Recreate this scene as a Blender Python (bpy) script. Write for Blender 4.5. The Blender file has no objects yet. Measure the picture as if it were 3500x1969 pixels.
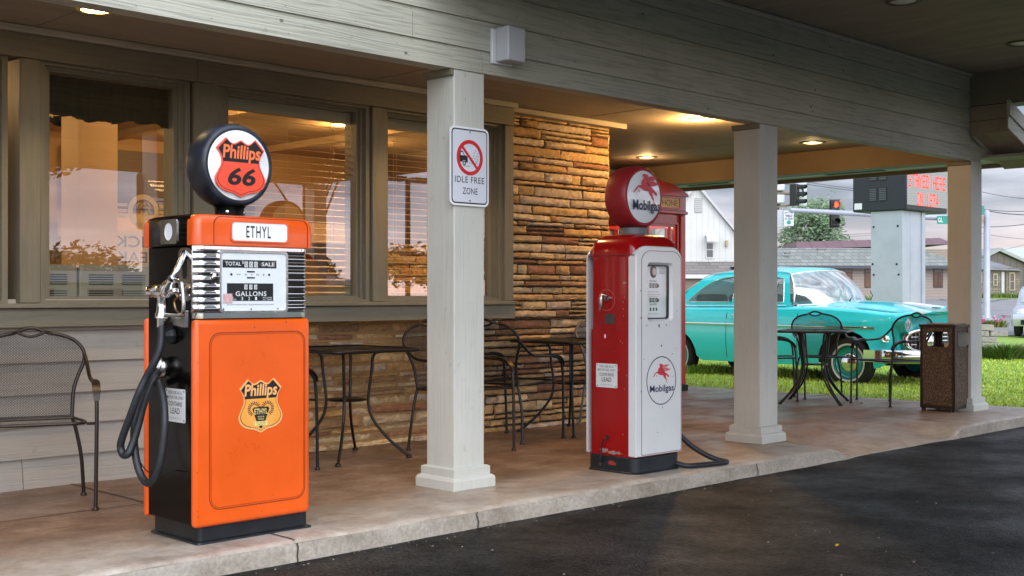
import bpy, bmesh, math, random
from mathutils import Vector, Matrix
from mathutils.geometry import tessellate_polygon
R_ = math.radians
rnd = random.Random(7)
C = bpy.context.scene.collection
SC = bpy.context.scene

# ------------------------------------------------------------------ camera
FOC = 4123.0; YAW = 45.2; EYE = 1.12          # focal length in px of a 3500 px wide frame, yaw from the wall
cc, ss = math.cos(R_(YAW)), math.sin(R_(YAW))
cd = bpy.data.cameras.new('camera'); cam = bpy.data.objects.new('camera', cd); C.objects.link(cam)
cam.location = (0, 0, EYE); cam.rotation_euler = (R_(90), 0, R_(YAW - 90))
cd.sensor_width = 36; cd.lens = FOC / 3500 * 36
cd.shift_y = (1010 - 984.5) / 3500
cd.clip_start = .05; cd.clip_end = 3000
SC.camera = cam

# ------------------------------------------------------------------ sky, sun, exposure
SUN_AZ, SUN_EL = 243, 32        # degrees; azimuth counter-clockwise from +X
w = bpy.data.worlds.new('World'); SC.world = w; w.use_nodes = True
nt = w.node_tree; N = nt.nodes; L = nt.links; N.clear()
out = N.new('ShaderNodeOutputWorld'); bg = N.new('ShaderNodeBackground'); bg.inputs[1].default_value = .1
sky = N.new('ShaderNodeTexSky'); sky.sky_type = 'NISHITA'; sky.sun_disc = False
sky.sun_elevation = R_(SUN_EL); sky.sun_rotation = R_(90 - SUN_AZ)
tc = N.new('ShaderNodeTexCoord')
sp = N.new('ShaderNodeSeparateXYZ'); L.new(tc.outputs['Generated'], sp.inputs[0])
mp = N.new('ShaderNodeMapping'); mp.inputs['Scale'].default_value = (1, 1, 6.5); L.new(tc.outputs['Generated'], mp.inputs[0])
nz = N.new('ShaderNodeTexNoise'); nz.inputs['Scale'].default_value = 3.3; nz.inputs['Detail'].default_value = 7; nz.inputs['Roughness'].default_value = .55
L.new(mp.outputs[0], nz.inputs[0])
cr = N.new('ShaderNodeValToRGB'); e = cr.color_ramp.elements
e[0].position = .40; e[0].color = (.25, .29, .35, 1); e[1].position = .66; e[1].color = (.84, .87, .93, 1)
L.new(nz.outputs[0], cr.inputs[0])
gr = N.new('ShaderNodeValToRGB'); g = gr.color_ramp.elements      # height above the horizon -> cloud base tint
g[0].position = 0; g[0].color = (1.25, .92, .82, 1); g[1].position = .16; g[1].color = (.86, .88, .95, 1)
x_ = g.new(.07); x_.color = (.97, .91, .94, 1)
L.new(sp.outputs[2], gr.inputs[0])
fz = N.new('ShaderNodeMapRange'); fz.inputs[1].default_value = .0; fz.inputs[2].default_value = .07; fz.inputs[3].default_value = .2; fz.inputs[4].default_value = 1
L.new(sp.outputs[2], fz.inputs[0])
m1 = N.new('ShaderNodeMixRGB'); m1.inputs[1].default_value = (.82, .82, .84, 1); L.new(fz.outputs[0], m1.inputs[0]); L.new(cr.outputs[0], m1.inputs[2])
m2 = N.new('ShaderNodeMixRGB'); m2.blend_type = 'MULTIPLY'; m2.inputs[0].default_value = 1; L.new(m1.outputs[0], m2.inputs[1]); L.new(gr.outputs[0], m2.inputs[2])
# thin cloud toward the sun is brighter
sd = N.new('ShaderNodeVectorMath'); sd.operation = 'DOT_PRODUCT'
az = R_(SUN_AZ); el = R_(SUN_EL)
sd.inputs[1].default_value = (math.cos(az) * math.cos(el), math.sin(az) * math.cos(el), math.sin(el))
L.new(tc.outputs['Generated'], sd.inputs[0])
br = N.new('ShaderNodeMapRange'); br.inputs[1].default_value = -.5; br.inputs[2].default_value = .9; br.inputs[3].default_value = 10.5; br.inputs[4].default_value = 34
L.new(sd.outputs['Value'], br.inputs[0])
m3 = N.new('ShaderNodeVectorMath'); m3.operation = 'SCALE'; L.new(m2.outputs[0], m3.inputs[0]); L.new(br.outputs[0], m3.inputs['Scale'])
m4 = N.new('ShaderNodeMixRGB'); m4.inputs[0].default_value = .88; L.new(sky.outputs[0], m4.inputs[1]); L.new(m3.outputs[0], m4.inputs[2])
L.new(m4.outputs[0], bg.inputs[0]); L.new(bg.outputs[0], out.inputs[0])

sl = bpy.data.lights.new('sun', 'SUN'); sl.energy = 1.35; sl.angle = R_(50); sl.color = (1, .95, .88)
so = bpy.data.objects.new('sun', sl); C.objects.link(so)
so.rotation_euler = Vector((math.cos(az) * math.cos(el), math.sin(az) * math.cos(el), math.sin(el))).to_track_quat('Z', 'Y').to_euler()
SC.view_settings.view_transform = 'Standard'; SC.view_settings.look = 'None'
SC.view_settings.exposure = 0.45; SC.view_settings.gamma = 1

# ------------------------------------------------------------------ from the photograph's lines to places in the world
def ray(px, py):
    u = (px - 1750) / FOC; v = (1010 - py) / FOC
    return Vector((cc + u * ss, ss - u * cc, v))
def onz(px, py, z=0.): d = ray(px, py); t = (z - EYE) / d.z; return Vector((d.x * t, d.y * t, z))
def onx(px, py, x): d = ray(px, py); t = x / d.x; return Vector((x, d.y * t, EYE + d.z * t))
def ony(px, py, y): d = ray(px, py); t = y / d.y; return Vector((d.x * t, y, EYE + d.z * t))
def deep(px, py, Z): d = ray(px, py); return Vector((d.x * Z, d.y * Z, EYE + d.z * Z))
def rz(r, Z, z=0.): return Vector((Z * cc + r * ss, Z * ss - r * cc, z))

# ------------------------------------------------------------------ materials
def nmat(name):
    m = bpy.data.materials.new(name); m.use_nodes = True
    return m, m.node_tree.nodes, m.node_tree.links, m.node_tree.nodes['Principled BSDF']
def mat(name, col, rough=.5, metal=0., var=.0, vscale=6., bump=0., bscale=40., stretch=(1, 1, 1), coat=0., col2=None, vcon=(.3, .7), spec=None, detail=4, emit=None, estr=0., rvar=0.):
    m, N, L, P = nmat(name)
    P.inputs['Base Color'].default_value = (*col, 1); P.inputs['Roughness'].default_value = rough; P.inputs['Metallic'].default_value = metal
    P.inputs['Coat Weight'].default_value = coat; P.inputs['Coat Roughness'].default_value = .06
    if spec is not None: P.inputs['Specular IOR Level'].default_value = spec
    if emit: P.inputs['Emission Color'].default_value = (*emit, 1); P.inputs['Emission Strength'].default_value = estr
    if var or col2 or bump or rvar:
        tc = N.new('ShaderNodeTexCoord'); mp = N.new('ShaderNodeMapping'); mp.inputs['Scale'].default_value = stretch; L.new(tc.outputs['Object'], mp.inputs[0])
    if var or col2 or rvar:
        nz = N.new('ShaderNodeTexNoise'); nz.inputs['Scale'].default_value = vscale; nz.inputs['Detail'].default_value = detail; nz.inputs['Roughness'].default_value = .6
        L.new(mp.outputs[0], nz.inputs[0])
    if var or col2:
        r = N.new('ShaderNodeValToRGB'); e = r.color_ramp.elements; e[0].position, e[1].position = vcon
        c2 = col2 or tuple(c * (1 - var) for c in col)
        e[0].color = (*c2, 1); e[1].color = (*col, 1); L.new(nz.outputs[0], r.inputs[0]); L.new(r.outputs[0], P.inputs['Base Color'])
    if rvar:
        q = N.new('ShaderNodeMapRange'); q.inputs[1].default_value = .3; q.inputs[2].default_value = .7; q.inputs[3].default_value = max(.02, rough - rvar); q.inputs[4].default_value = rough + rvar
        L.new(nz.outputs[0], q.inputs[0]); L.new(q.outputs[0], P.inputs['Roughness'])
    if bump:
        b = N.new('ShaderNodeTexNoise'); b.inputs['Scale'].default_value = bscale; b.inputs['Detail'].default_value = 5; L.new(mp.outputs[0], b.inputs[0])
        bp = N.new('ShaderNodeBump'); bp.inputs['Strength'].default_value = bump; bp.inputs['Distance'].default_value = .01
        L.new(b.outputs[0], bp.inputs['Height']); L.new(bp.outputs[0], P.inputs['Normal'])
    return m
def wood(name, col, axis=0, rough=.6, dark=.6, gscale=1., bump=.5):
    """painted sawn board: long grain with knots that shows through the paint"""
    m, N, L, P = nmat(name); P.inputs['Roughness'].default_value = rough
    tc = N.new('ShaderNodeTexCoord'); mp = N.new('ShaderNodeMapping')
    sc = [10 * gscale, 10 * gscale, 10 * gscale]; sc[axis] = .42 * gscale
    mp.inputs['Scale'].default_value = sc; L.new(tc.outputs['Object'], mp.inputs[0])
    n1 = N.new('ShaderNodeTexNoise'); n1.inputs['Scale'].default_value = .9; n1.inputs['Detail'].default_value = 2.5; n1.inputs['Distortion'].default_value = .12
    L.new(mp.outputs[0], n1.inputs[0])
    mu = N.new('ShaderNodeMath'); mu.operation = 'MULTIPLY'; mu.inputs[1].default_value = 70; L.new(n1.outputs[0], mu.inputs[0])
    si = N.new('ShaderNodeMath'); si.operation = 'SINE'; L.new(mu.outputs[0], si.inputs[0])
    n2 = N.new('ShaderNodeTexNoise'); n2.inputs['Scale'].default_value = 11; n2.inputs['Detail'].default_value = 6; L.new(mp.outputs[0], n2.inputs[0])
    ad = N.new('ShaderNodeMath'); ad.operation = 'MULTIPLY_ADD'; ad.inputs[1].default_value = .18; L.new(si.outputs[0], ad.inputs[0]); L.new(n2.outputs[0], ad.inputs[2])
    r = N.new('ShaderNodeValToRGB'); e = r.color_ramp.elements; e[0].position = .18; e[1].position = .5
    e[0].color = (*[c * dark for c in col], 1); e[1].color = (*col, 1); L.new(ad.outputs[0], r.inputs[0])
    n3 = N.new('ShaderNodeTexNoise'); n3.inputs['Scale'].default_value = 1.1; n3.inputs['Detail'].default_value = 5; L.new(tc.outputs['Object'], n3.inputs[0])
    r3 = N.new('ShaderNodeMapRange'); r3.inputs[1].default_value = .3; r3.inputs[2].default_value = .7; r3.inputs[3].default_value = .84; r3.inputs[4].default_value = 1.05; L.new(n3.outputs[0], r3.inputs[0])
    v = N.new('ShaderNodeVectorMath'); v.operation = 'SCALE'; L.new(r.outputs[0], v.inputs[0]); L.new(r3.outputs[0], v.inputs['Scale'])
    n4 = N.new('ShaderNodeTexNoise'); n4.inputs['Scale'].default_value = 17; n4.inputs['Detail'].default_value = 3; L.new(tc.outputs['Object'], n4.inputs[0])
    r4 = N.new('ShaderNodeMapRange'); r4.inputs[1].default_value = .68; r4.inputs[2].default_value = .73; r4.inputs[3].default_value = 1; r4.inputs[4].default_value = .84; L.new(n4.outputs[0], r4.inputs[0])
    v4 = N.new('ShaderNodeVectorMath'); v4.operation = 'SCALE'; L.new(v.outputs[0], v4.inputs[0]); L.new(r4.outputs[0], v4.inputs['Scale']); L.new(v4.outputs[0], P.inputs['Base Color'])
    b = N.new('ShaderNodeBump'); b.inputs['Strength'].default_value = bump; b.inputs['Distance'].default_value = .006; L.new(ad.outputs[0], b.inputs['Height']); L.new(b.outputs[0], P.inputs['Normal'])
    return m
def glassmat(name, tint=(1, 1, 1), refl=2.0, base=.02, rough=0., sky_veil=0.):
    m, N, L, P = nmat(name); N.remove(P); o = N['Material Output']
    t = N.new('ShaderNodeBsdfTransparent'); t.inputs[0].default_value = (*tint, 1)
    g = N.new('ShaderNodeBsdfGlossy'); g.inputs['Roughness'].default_value = rough
    f = N.new('ShaderNodeFresnel'); gm = N.new('ShaderNodeNewGeometry'); ir = N.new('ShaderNodeMapRange'); ir.inputs[3].default_value = 1.5; ir.inputs[4].default_value = 1 / 1.5; L.new(gm.outputs['Backfacing'], ir.inputs[0]); L.new(ir.outputs[0], f.inputs[0])
    a = N.new('ShaderNodeMath'); a.operation = 'MULTIPLY_ADD'; a.inputs[1].default_value = refl; a.inputs[2].default_value = base; a.use_clamp = True; L.new(f.outputs[0], a.inputs[0])
    mx = N.new('ShaderNodeMixShader'); L.new(a.outputs[0], mx.inputs[0]); L.new(t.outputs[0], mx.inputs[1]); L.new(g.outputs[0], mx.inputs[2])
    if sky_veil:      # pale diffuse share standing in for sky reflected in the panes
        d = N.new('ShaderNodeBsdfDiffuse'); d.inputs[0].default_value = (.62, .66, .66, 1); m2 = N.new('ShaderNodeMixShader'); m2.inputs[0].default_value = sky_veil; L.new(mx.outputs[0], m2.inputs[1]); L.new(d.outputs[0], m2.inputs[2]); mx = m2
    L.new(mx.outputs[0], o.inputs[0])
    return m
def meshmat(name, col, pu=.016, pv=.009, th=.27, rough=.45):
    """expanded metal sheet: diamond holes cut through the steel"""
    m, N, L, P = nmat(name); P.inputs['Base Color'].default_value = (*col, 1); P.inputs['Roughness'].default_value = rough; P.inputs['Metallic'].default_value = .3
    o = N['Material Output']; uv = N.new('ShaderNodeUVMap'); s = N.new('ShaderNodeSeparateXYZ'); L.new(uv.outputs[0], s.inputs[0])
    a = N.new('ShaderNodeMath'); a.operation = 'DIVIDE'; a.inputs[1].default_value = pu; L.new(s.outputs[0], a.inputs[0])
    b = N.new('ShaderNodeMath'); b.operation = 'DIVIDE'; b.inputs[1].default_value = pv; L.new(s.outputs[1], b.inputs[0])
    fs = []
    for op in ('ADD', 'SUBTRACT'):
        q = N.new('ShaderNodeMath'); q.operation = op; L.new(a.outputs[0], q.inputs[0]); L.new(b.outputs[0], q.inputs[1])
        p = N.new('ShaderNodeMath'); p.operation = 'PINGPONG'; p.inputs[1].default_value = .5; L.new(q.outputs[0], p.inputs[0])
        c = N.new('ShaderNodeMath'); c.operation = 'LESS_THAN'; c.inputs[1].default_value = th * .5; L.new(p.outputs[0], c.inputs[0]); fs.append(c)
    mxx = N.new('ShaderNodeMath'); mxx.operation = 'MAXIMUM'; L.new(fs[0].outputs[0], mxx.inputs[0]); L.new(fs[1].outputs[0], mxx.inputs[1])
    t = N.new('ShaderNodeBsdfTransparent'); mx = N.new('ShaderNodeMixShader'); L.new(mxx.outputs[0], mx.inputs[0]); L.new(t.outputs[0], mx.inputs[1]); L.new(P.outputs[0], mx.inputs[2]); L.new(mx.outputs[0], o.inputs[0])
    return m
def emis(name, col, s):
    m, N, L, P = nmat(name); P.inputs['Base Color'].default_value = (*[c * .3 for c in col], 1); P.inputs['Emission Color'].default_value = (*col, 1); P.inputs['Emission Strength'].default_value = s
    return m

PAINT = (.475, .485, .405)
M = dict(
    paint=wood('painted_boards', PAINT, 0, dark=.72), paint_v=wood('painted_posts', (.585, .60, .55), 2, dark=.94, gscale=1.1, bump=.3), ptrim=wood('edge_trim_paint', (.52, .54, .47), 0, dark=.85),
    trim=wood('window_trim_paint', (.215, .205, .155), 0, dark=.86, bump=.25), trim_v=wood('window_trim_paint_vertical', (.215, .205, .155), 2, dark=.86, bump=.25),
    siding=wood('siding_paint', (.43, .41, .37), 0, dark=.9, bump=.35),
    ceil=mat('plywood_ceiling', (.34, .29, .22), .7, var=.22, vscale=2.2, stretch=(.6, 4, 4), bump=.15, bscale=60),
    ceil2=mat('plywood_canopy_ceiling', (.36, .34, .30), .7, var=.25, vscale=3, stretch=(3, .5, 3), bump=.2, bscale=30),
    conc=None, kerb=None, asph=None,
    orange=mat('orange_enamel', (.86, .115, .006), .33, var=.16, vscale=3.2, detail=9, rvar=.08, bump=.05, bscale=180, coat=.25),
    orange2=mat('orange_enamel_cap', (.80, .105, .010), .28, var=.12, vscale=8, coat=.35),
    black=mat('black_enamel', (.003, .003, .003), .16, spec=.22, bump=.02, bscale=6),
    rubber=mat('black_rubber', (.018, .022, .028), .48, var=.5, vscale=14, bump=.1, bscale=60),
    rubber_ring=mat('weathered_rubber_ring', (.012, .016, .026), .40, col2=(.040, .052, .072), vcon=(.30, .52), vscale=7, detail=8, bump=.05, bscale=40),
    basep=mat('black_base_paint', (.012, .016, .020), .35, var=.5, vscale=9, bump=.1),
    chrome=mat('chrome', (.80, .80, .80), .08, 1, rvar=.05, vscale=14), chrome2=mat('worn_chrome', (.62, .61, .59), .2, 1, var=.3, vscale=20, bump=.05, bscale=50, rvar=.08),
    white=mat('white_enamel', (.72, .75, .76), .25, var=.06, vscale=5, coat=.4), dial=mat('dial_face', (.80, .84, .88), .35, var=.05, vscale=10),
    lens=mat('globe_lens', (.80, .84, .88), .12, coat=.8), ink=mat('black_ink', (.012, .012, .014), .4), inkblue=mat('navy_ink', (.01, .02, .08), .4),
    phred=mat('shield_red_orange', (.85, .06, .01), .3, coat=.6), phor=mat('lettering_orange', (.90, .16, .03), .3, coat=.6), yel=mat('shield_yellow_orange', (.85, .36, .05), .35),
    palegold=mat('shield_pale_border', (.85, .45, .16), .35), cream=mat('cream_ink', (.85, .70, .25), .4), wink=mat('white_ink', (.8, .82, .82), .4), redink=mat('red_ink', (.55, .01, .02), .35), pinkred=mat('horse_red', (.58, .012, .03), .35),
    red=mat('red_enamel', (.33, .002, .004), .2, var=.12, vscale=4, coat=.35, bump=.02, bscale=50), redglobe=mat('red_globe_paint', (.30, .012, .018), .42, var=.15, vscale=10),
    pin=mat('dark_red_pinline', (.13, .01, .01), .4), signwhite=mat('sign_white', (.62, .66, .74), .35, var=.03), signedge=mat('sign_white_edge', (.75, .80, .82), .3),
    iron=mat('black_painted_iron', (.006, .007, .008), .36, var=.3, vscale=20, bump=.05, bscale=120), iron_brown=mat('brown_painted_iron', (.020, .012, .009), .38, var=.3, vscale=20),
    silver=mat('grey_painted_iron', (.16, .15, .15), .4),
    mesh=meshmat('black_expanded_metal', (.008, .008, .008)), mesh_b=meshmat('brown_expanded_metal', (.016, .011, .009)), mesh_s=meshmat('grey_expanded_metal', (.13, .12, .12)),
    tmesh=meshmat('table_expanded_metal', (.020, .017, .015), .011, .007, .52),
    glass=glassmat('window_glass', (.95, .97, .95), 5.8, .0), cglass=glassmat('car_glass', (.80, .90, .88), 3.4, .16, sky_veil=.07), dglass=glassmat('dial_glass', (.98, 1, 1), .8, .0),
    bglass=glassmat('booth_glass', (.8, .8, .78), 1.6, .05),
    turq=mat('turquoise_car_paint', (.035, .82, .88), .22, coat=1., var=.04, vscale=2), turq_d=mat('turquoise_wheel_paint', (.01, .36, .34), .3, coat=.5),
    tyre=mat('tyre_rubber', (.012, .012, .012), .7, bump=.3, bscale=40), wwall=mat('white_tyre_stripe', (.65, .65, .62), .6), dark=mat('black_void', (.004, .004, .004), .8),
    brown=mat('brown_metal', (.030, .017, .011), .4, var=.3, vscale=10), booth=mat('booth_red_paint', (.42, .006, .004), .3, coat=.4, var=.12, vscale=5), boothsign=mat('booth_sign_panel', (.75, .55, .30), .5),
    tan=mat('interior_tan_wall', (.40, .24, .10), .7, var=.12, vscale=1.5), tan_d=mat('interior_brown_wall', (.10, .06, .035), .6, var=.3, vscale=2), tanp=mat('interior_pillar', (.62, .42, .22), .6),
    icl=mat('interior_ceiling_panel', (.42, .28, .13), .8, var=.1, vscale=2), ifl=mat('interior_floor', (.12, .07, .04), .5),
    curtain=mat('dark_green_curtain', (.006, .010, .008), .85, var=.4, vscale=30, stretch=(6, 1, .6)), blind=mat('wooden_blind', (.60, .36, .17), .5), rail=mat('reflection_tinted_rail', (.40, .46, .45), .5),
    lock=mat('beige_metal_cabinet', (.38, .36, .30), .45, var=.1), galv=mat('galvanised_steel', (.44, .48, .53), .42, .35, var=.2, vscale=1.4, bump=.03), pylon=mat('pale_blue_metal', (.45, .485, .56), .42, .2, var=.16, vscale=2.4, bump=.04, bscale=12),
    cabinet=mat('dark_slate_cabinet', (.016, .020, .028), .45, var=.15), sigblk=mat('signal_housing', (.012, .014, .016), .4), wsid=None, shin=None,
    stonewhite=mat('white_house_paint', (.62, .63, .60), .6, var=.06, vscale=3), bark=mat('bark', (.08, .06, .045), .9, var=.4, vscale=12, bump=.6, bscale=20),
    silvercar=mat('silver_car_paint', (.50, .54, .60), .25, .5, coat=.8), greybox=mat('grey_plastic_box', (.50, .52, .55), .45, var=.05), flower=mat('pink_petals', (.60, .05, .20), .6), wleaf=mat('yellow_leaf', (.50, .28, .02), .6), dleaf=mat('brown_leaf', (.05, .03, .015), .7),
    wire=mat('cable_black', (.10, .10, .115), .7), green=mat('street_sign_green', (.01, .26, .20), .4), seafoam=mat('green_disc', (.01, .30, .18), .4), copper=mat('weathered_arm_paint', (.45, .35, .27), .5, var=.4, vscale=6),
)

# aggregate panels of the litter bin
def aggregate():
    m, N, L, P = nmat('pebble_aggregate'); P.inputs['Roughness'].default_value = .75
    tc = N.new('ShaderNodeTexCoord'); v = N.new('ShaderNodeTexVoronoi'); v.inputs['Scale'].default_value = 130; L.new(tc.outputs['Object'], v.inputs[0])
    r = N.new('ShaderNodeValToRGB'); e = r.color_ramp.elements; e[0].color = (.030, .018, .011, 1); e[1].color = (.20, .14, .09, 1); k = e.new(.55); k.color = (.085, .053, .032, 1)
    s = N.new('ShaderNodeSeparateColor'); L.new(v.outputs['Color'], s.inputs[0]); L.new(s.outputs[0], r.inputs[0]); L.new(r.outputs[0], P.inputs['Base Color'])
    b = N.new('ShaderNodeBump'); b.inputs['Strength'].default_value = .7; b.inputs['Distance'].default_value = .004; b.invert = True; L.new(v.outputs['Distance'], b.inputs['Height']); L.new(b.outputs[0], P.inputs['Normal'])
    return m
M['aggr'] = aggregate()
def concrete(name, base, dark, light, rough=.5, lo=.12):
    m, N, L, P = nmat(name)
    tc = N.new('ShaderNodeTexCoord')
    def nz(s, d, st=(1, 1, 1), r=.6):
        mp = N.new('ShaderNodeMapping'); mp.inputs['Scale'].default_value = st; L.new(tc.outputs['Object'], mp.inputs[0])
        n = N.new('ShaderNodeTexNoise'); n.inputs['Scale'].default_value = s; n.inputs['Detail'].default_value = d; n.inputs['Roughness'].default_value = r; L.new(mp.outputs[0], n.inputs[0]); return n
    a = nz(2.6, 12, (.9, 1.15, 1), .76); r = N.new('ShaderNodeValToRGB'); e = r.color_ramp.elements; e[0].position = .33; e[1].position = .70; e[0].color = (*dark, 1); e[1].color = (*light, 1); k = e.new(.5); k.color = (*base, 1)
    L.new(a.outputs[0], r.inputs[0])
    b = nz(48, 6, (1, 1, 1), .75); r2 = N.new('ShaderNodeMapRange'); r2.inputs[1].default_value = .25; r2.inputs[2].default_value = .75; r2.inputs[3].default_value = .58; r2.inputs[4].default_value = 1.28; L.new(b.outputs[0], r2.inputs[0])
    v = N.new('ShaderNodeVectorMath'); v.operation = 'SCALE'; L.new(r.outputs[0], v.inputs[0]); L.new(r2.outputs[0], v.inputs['Scale']); L.new(v.outputs[0], P.inputs['Base Color'])
    c = nz(1.7, 7, (.8, 1.3, 1)); q = N.new('ShaderNodeMapRange'); q.inputs[1].default_value = .38; q.inputs[2].default_value = .62; q.inputs[3].default_value = rough - lo; q.inputs[4].default_value = rough + .2; L.new(c.outputs[0], q.inputs[0]); L.new(q.outputs[0], P.inputs['Roughness'])
    bp = N.new('ShaderNodeBump'); bp.inputs['Strength'].default_value = .55; bp.inputs['Distance'].default_value = .006; L.new(b.outputs[0], bp.inputs['Height']); L.new(bp.outputs[0], P.inputs['Normal'])
    return m
M['conc'] = concrete('stained_concrete', (.235, .145, .095), (.115, .066, .043), (.38, .285, .215), .42, .12)
M['kerb'] = concrete('kerb_concrete', (.40, .36, .30), (.26, .22, .17), (.50, .46, .40), .7, .1)
def asphalt():
    m, N, L, P = nmat('wet_asphalt'); tc = N.new('ShaderNodeTexCoord')
    n = N.new('ShaderNodeTexNoise'); n.inputs['Scale'].default_value = 190; n.inputs['Detail'].default_value = 3; L.new(tc.outputs['Object'], n.inputs[0])
    v = N.new('ShaderNodeTexVoronoi'); v.inputs['Scale'].default_value = 85; L.new(tc.outputs['Object'], v.inputs[0])
    a = N.new('ShaderNodeTexNoise'); a.inputs['Scale'].default_value = 1.3; a.inputs['Detail'].default_value = 10; a.inputs['Roughness'].default_value = .72; L.new(tc.outputs['Object'], a.inputs[0])
    r = N.new('ShaderNodeValToRGB'); e = r.color_ramp.elements; e[0].position = .3; e[1].position = .75; e[0].color = (.0018, .0018, .0018, 1); e[1].color = (.0095, .0098, .0098, 1); L.new(a.outputs[0], r.inputs[0])
    s = N.new('ShaderNodeSeparateColor'); L.new(v.outputs['Color'], s.inputs[0])
    k = N.new('ShaderNodeMapRange'); k.inputs[1].default_value = .0; k.inputs[2].default_value = 1; k.inputs[3].default_value = .1; k.inputs[4].default_value = 5.0; L.new(s.outputs[0], k.inputs[0])
    q = N.new('ShaderNodeVectorMath'); q.operation = 'SCALE'; L.new(r.outputs[0], q.inputs[0]); L.new(k.outputs[0], q.inputs['Scale']); L.new(q.outputs[0], P.inputs['Base Color'])
    rr = N.new('ShaderNodeMapRange'); rr.inputs[1].default_value = .36; rr.inputs[2].default_value = .62; rr.inputs[3].default_value = .66; rr.inputs[4].default_value = .40; P.inputs['Specular IOR Level'].default_value = .13; L.new(a.outputs[0], rr.inputs[0]); L.new(rr.outputs[0], P.inputs['Roughness'])
    b = N.new('ShaderNodeBump'); b.inputs['Strength'].default_value = .45; b.inputs['Distance'].default_value = .010; L.new(v.outputs['Distance'], b.inputs['Height'])
    b2 = N.new('ShaderNodeBump'); b2.inputs['Strength'].default_value = .22; b2.inputs['Distance'].default_value = .02; L.new(a.outputs[0], b2.inputs['Height']); L.new(b.outputs[0], b2.inputs['Normal']); L.new(b2.outputs[0], P.inputs['Normal'])
    return m
M['asph'] = asphalt()
def attrmat(name, rough=.8, vs=30, amp=.35, bump=.5, attr='Col'):
    m, N, L, P = nmat(name); P.inputs['Roughness'].default_value = rough
    a = N.new('ShaderNodeVertexColor'); a.layer_name = attr; tc = N.new('ShaderNodeTexCoord')
    n = N.new('ShaderNodeTexNoise'); n.inputs['Scale'].default_value = vs; n.inputs['Detail'].default_value = 6; n.inputs['Roughness'].default_value = .65; L.new(tc.outputs['Object'], n.inputs[0])
    k = N.new('ShaderNodeMapRange'); k.inputs[1].default_value = .3; k.inputs[2].default_value = .7; k.inputs[3].default_value = 1 - amp; k.inputs[4].default_value = 1 + amp; L.new(n.outputs[0], k.inputs[0])
    v = N.new('ShaderNodeVectorMath'); v.operation = 'SCALE'; L.new(a.outputs[0], v.inputs[0]); L.new(k.outputs[0], v.inputs['Scale']); L.new(v.outputs[0], P.inputs['Base Color'])
    b = N.new('ShaderNodeBump'); b.inputs['Strength'].default_value = bump; b.inputs['Distance'].default_value = .012; L.new(n.outputs[0], b.inputs['Height']); L.new(b.outputs[0], P.inputs['Normal'])
    return m
M['stone'] = attrmat('ledge_stone', .85, 22, .32, .8); M['leafc'] = attrmat('leaves', .55, 3, .15, 0)
M['mortar'] = mat('mortar', (.055, .042, .03), .9, var=.3, vscale=15, bump=.4)
def lined(name, col, period, axis='Z', dark=.6, frac=.12, rough=.6, var=.1):
    """boards, shingle courses: fine dark joints at a fixed pitch"""
    m, N, L, P = nmat(name); P.inputs['Roughness'].default_value = rough; tc = N.new('ShaderNodeTexCoord'); s = N.new('ShaderNodeSeparateXYZ'); L.new(tc.outputs['Object'], s.inputs[0])
    d = N.new('ShaderNodeMath'); d.operation = 'DIVIDE'; d.inputs[1].default_value = period; L.new(s.outputs['XYZ'.index(axis)], d.inputs[0])
    f = N.new('ShaderNodeMath'); f.operation = 'FRACT'; L.new(d.outputs[0], f.inputs[0]); g = N.new('ShaderNodeMath'); g.operation = 'LESS_THAN'; g.inputs[1].default_value = frac; L.new(f.outputs[0], g.inputs[0])
    n = N.new('ShaderNodeTexNoise'); n.inputs['Scale'].default_value = 1.6; n.inputs['Detail'].default_value = 6; L.new(tc.outputs['Object'], n.inputs[0])
    r = N.new('ShaderNodeValToRGB'); e = r.color_ramp.elements; e[0].position = .3; e[1].position = .7; e[0].color = (*[c * (1 - var) for c in col], 1); e[1].color = (*[min(1, c * (1 + var)) for c in col], 1); L.new(n.outputs[0], r.inputs[0])
    mx = N.new('ShaderNodeMixRGB'); L.new(g.outputs[0], mx.inputs[0]); L.new(r.outputs[0], mx.inputs[1]); mx.inputs[2].default_value = (*[c * dark for c in col], 1); L.new(mx.outputs[0], P.inputs['Base Color'])
    b = N.new('ShaderNodeBump'); b.inputs['Strength'].default_value = .5; b.inputs['Distance'].default_value = .03; L.new(f.outputs[0], b.inputs['Height']); L.new(b.outputs[0], P.inputs['Normal'])
    return m
def brickmat(name, c1, c2, mo, sx, sz, rough=.85):
    m, N, L, P = nmat(name); P.inputs['Roughness'].default_value = rough; tc = N.new('ShaderNodeTexCoord'); s = N.new('ShaderNodeSeparateXYZ'); L.new(tc.outputs['Object'], s.inputs[0])
    c = N.new('ShaderNodeCombineXYZ'); L.new(s.outputs[0], c.inputs[0]); L.new(s.outputs[2], c.inputs[1])
    b = N.new('ShaderNodeTexBrick'); b.inputs['Scale'].default_value = 1; b.inputs['Brick Width'].default_value = sx; b.inputs['Row Height'].default_value = sz; b.inputs['Mortar Size'].default_value = sz * .09
    b.inputs['Color1'].default_value = (*c1, 1); b.inputs['Color2'].default_value = (*c2, 1); b.inputs['Mortar'].default_value = (*mo, 1); L.new(c.outputs[0], b.inputs[0]); L.new(b.outputs[0], P.inputs['Base Color'])
    return m

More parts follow.
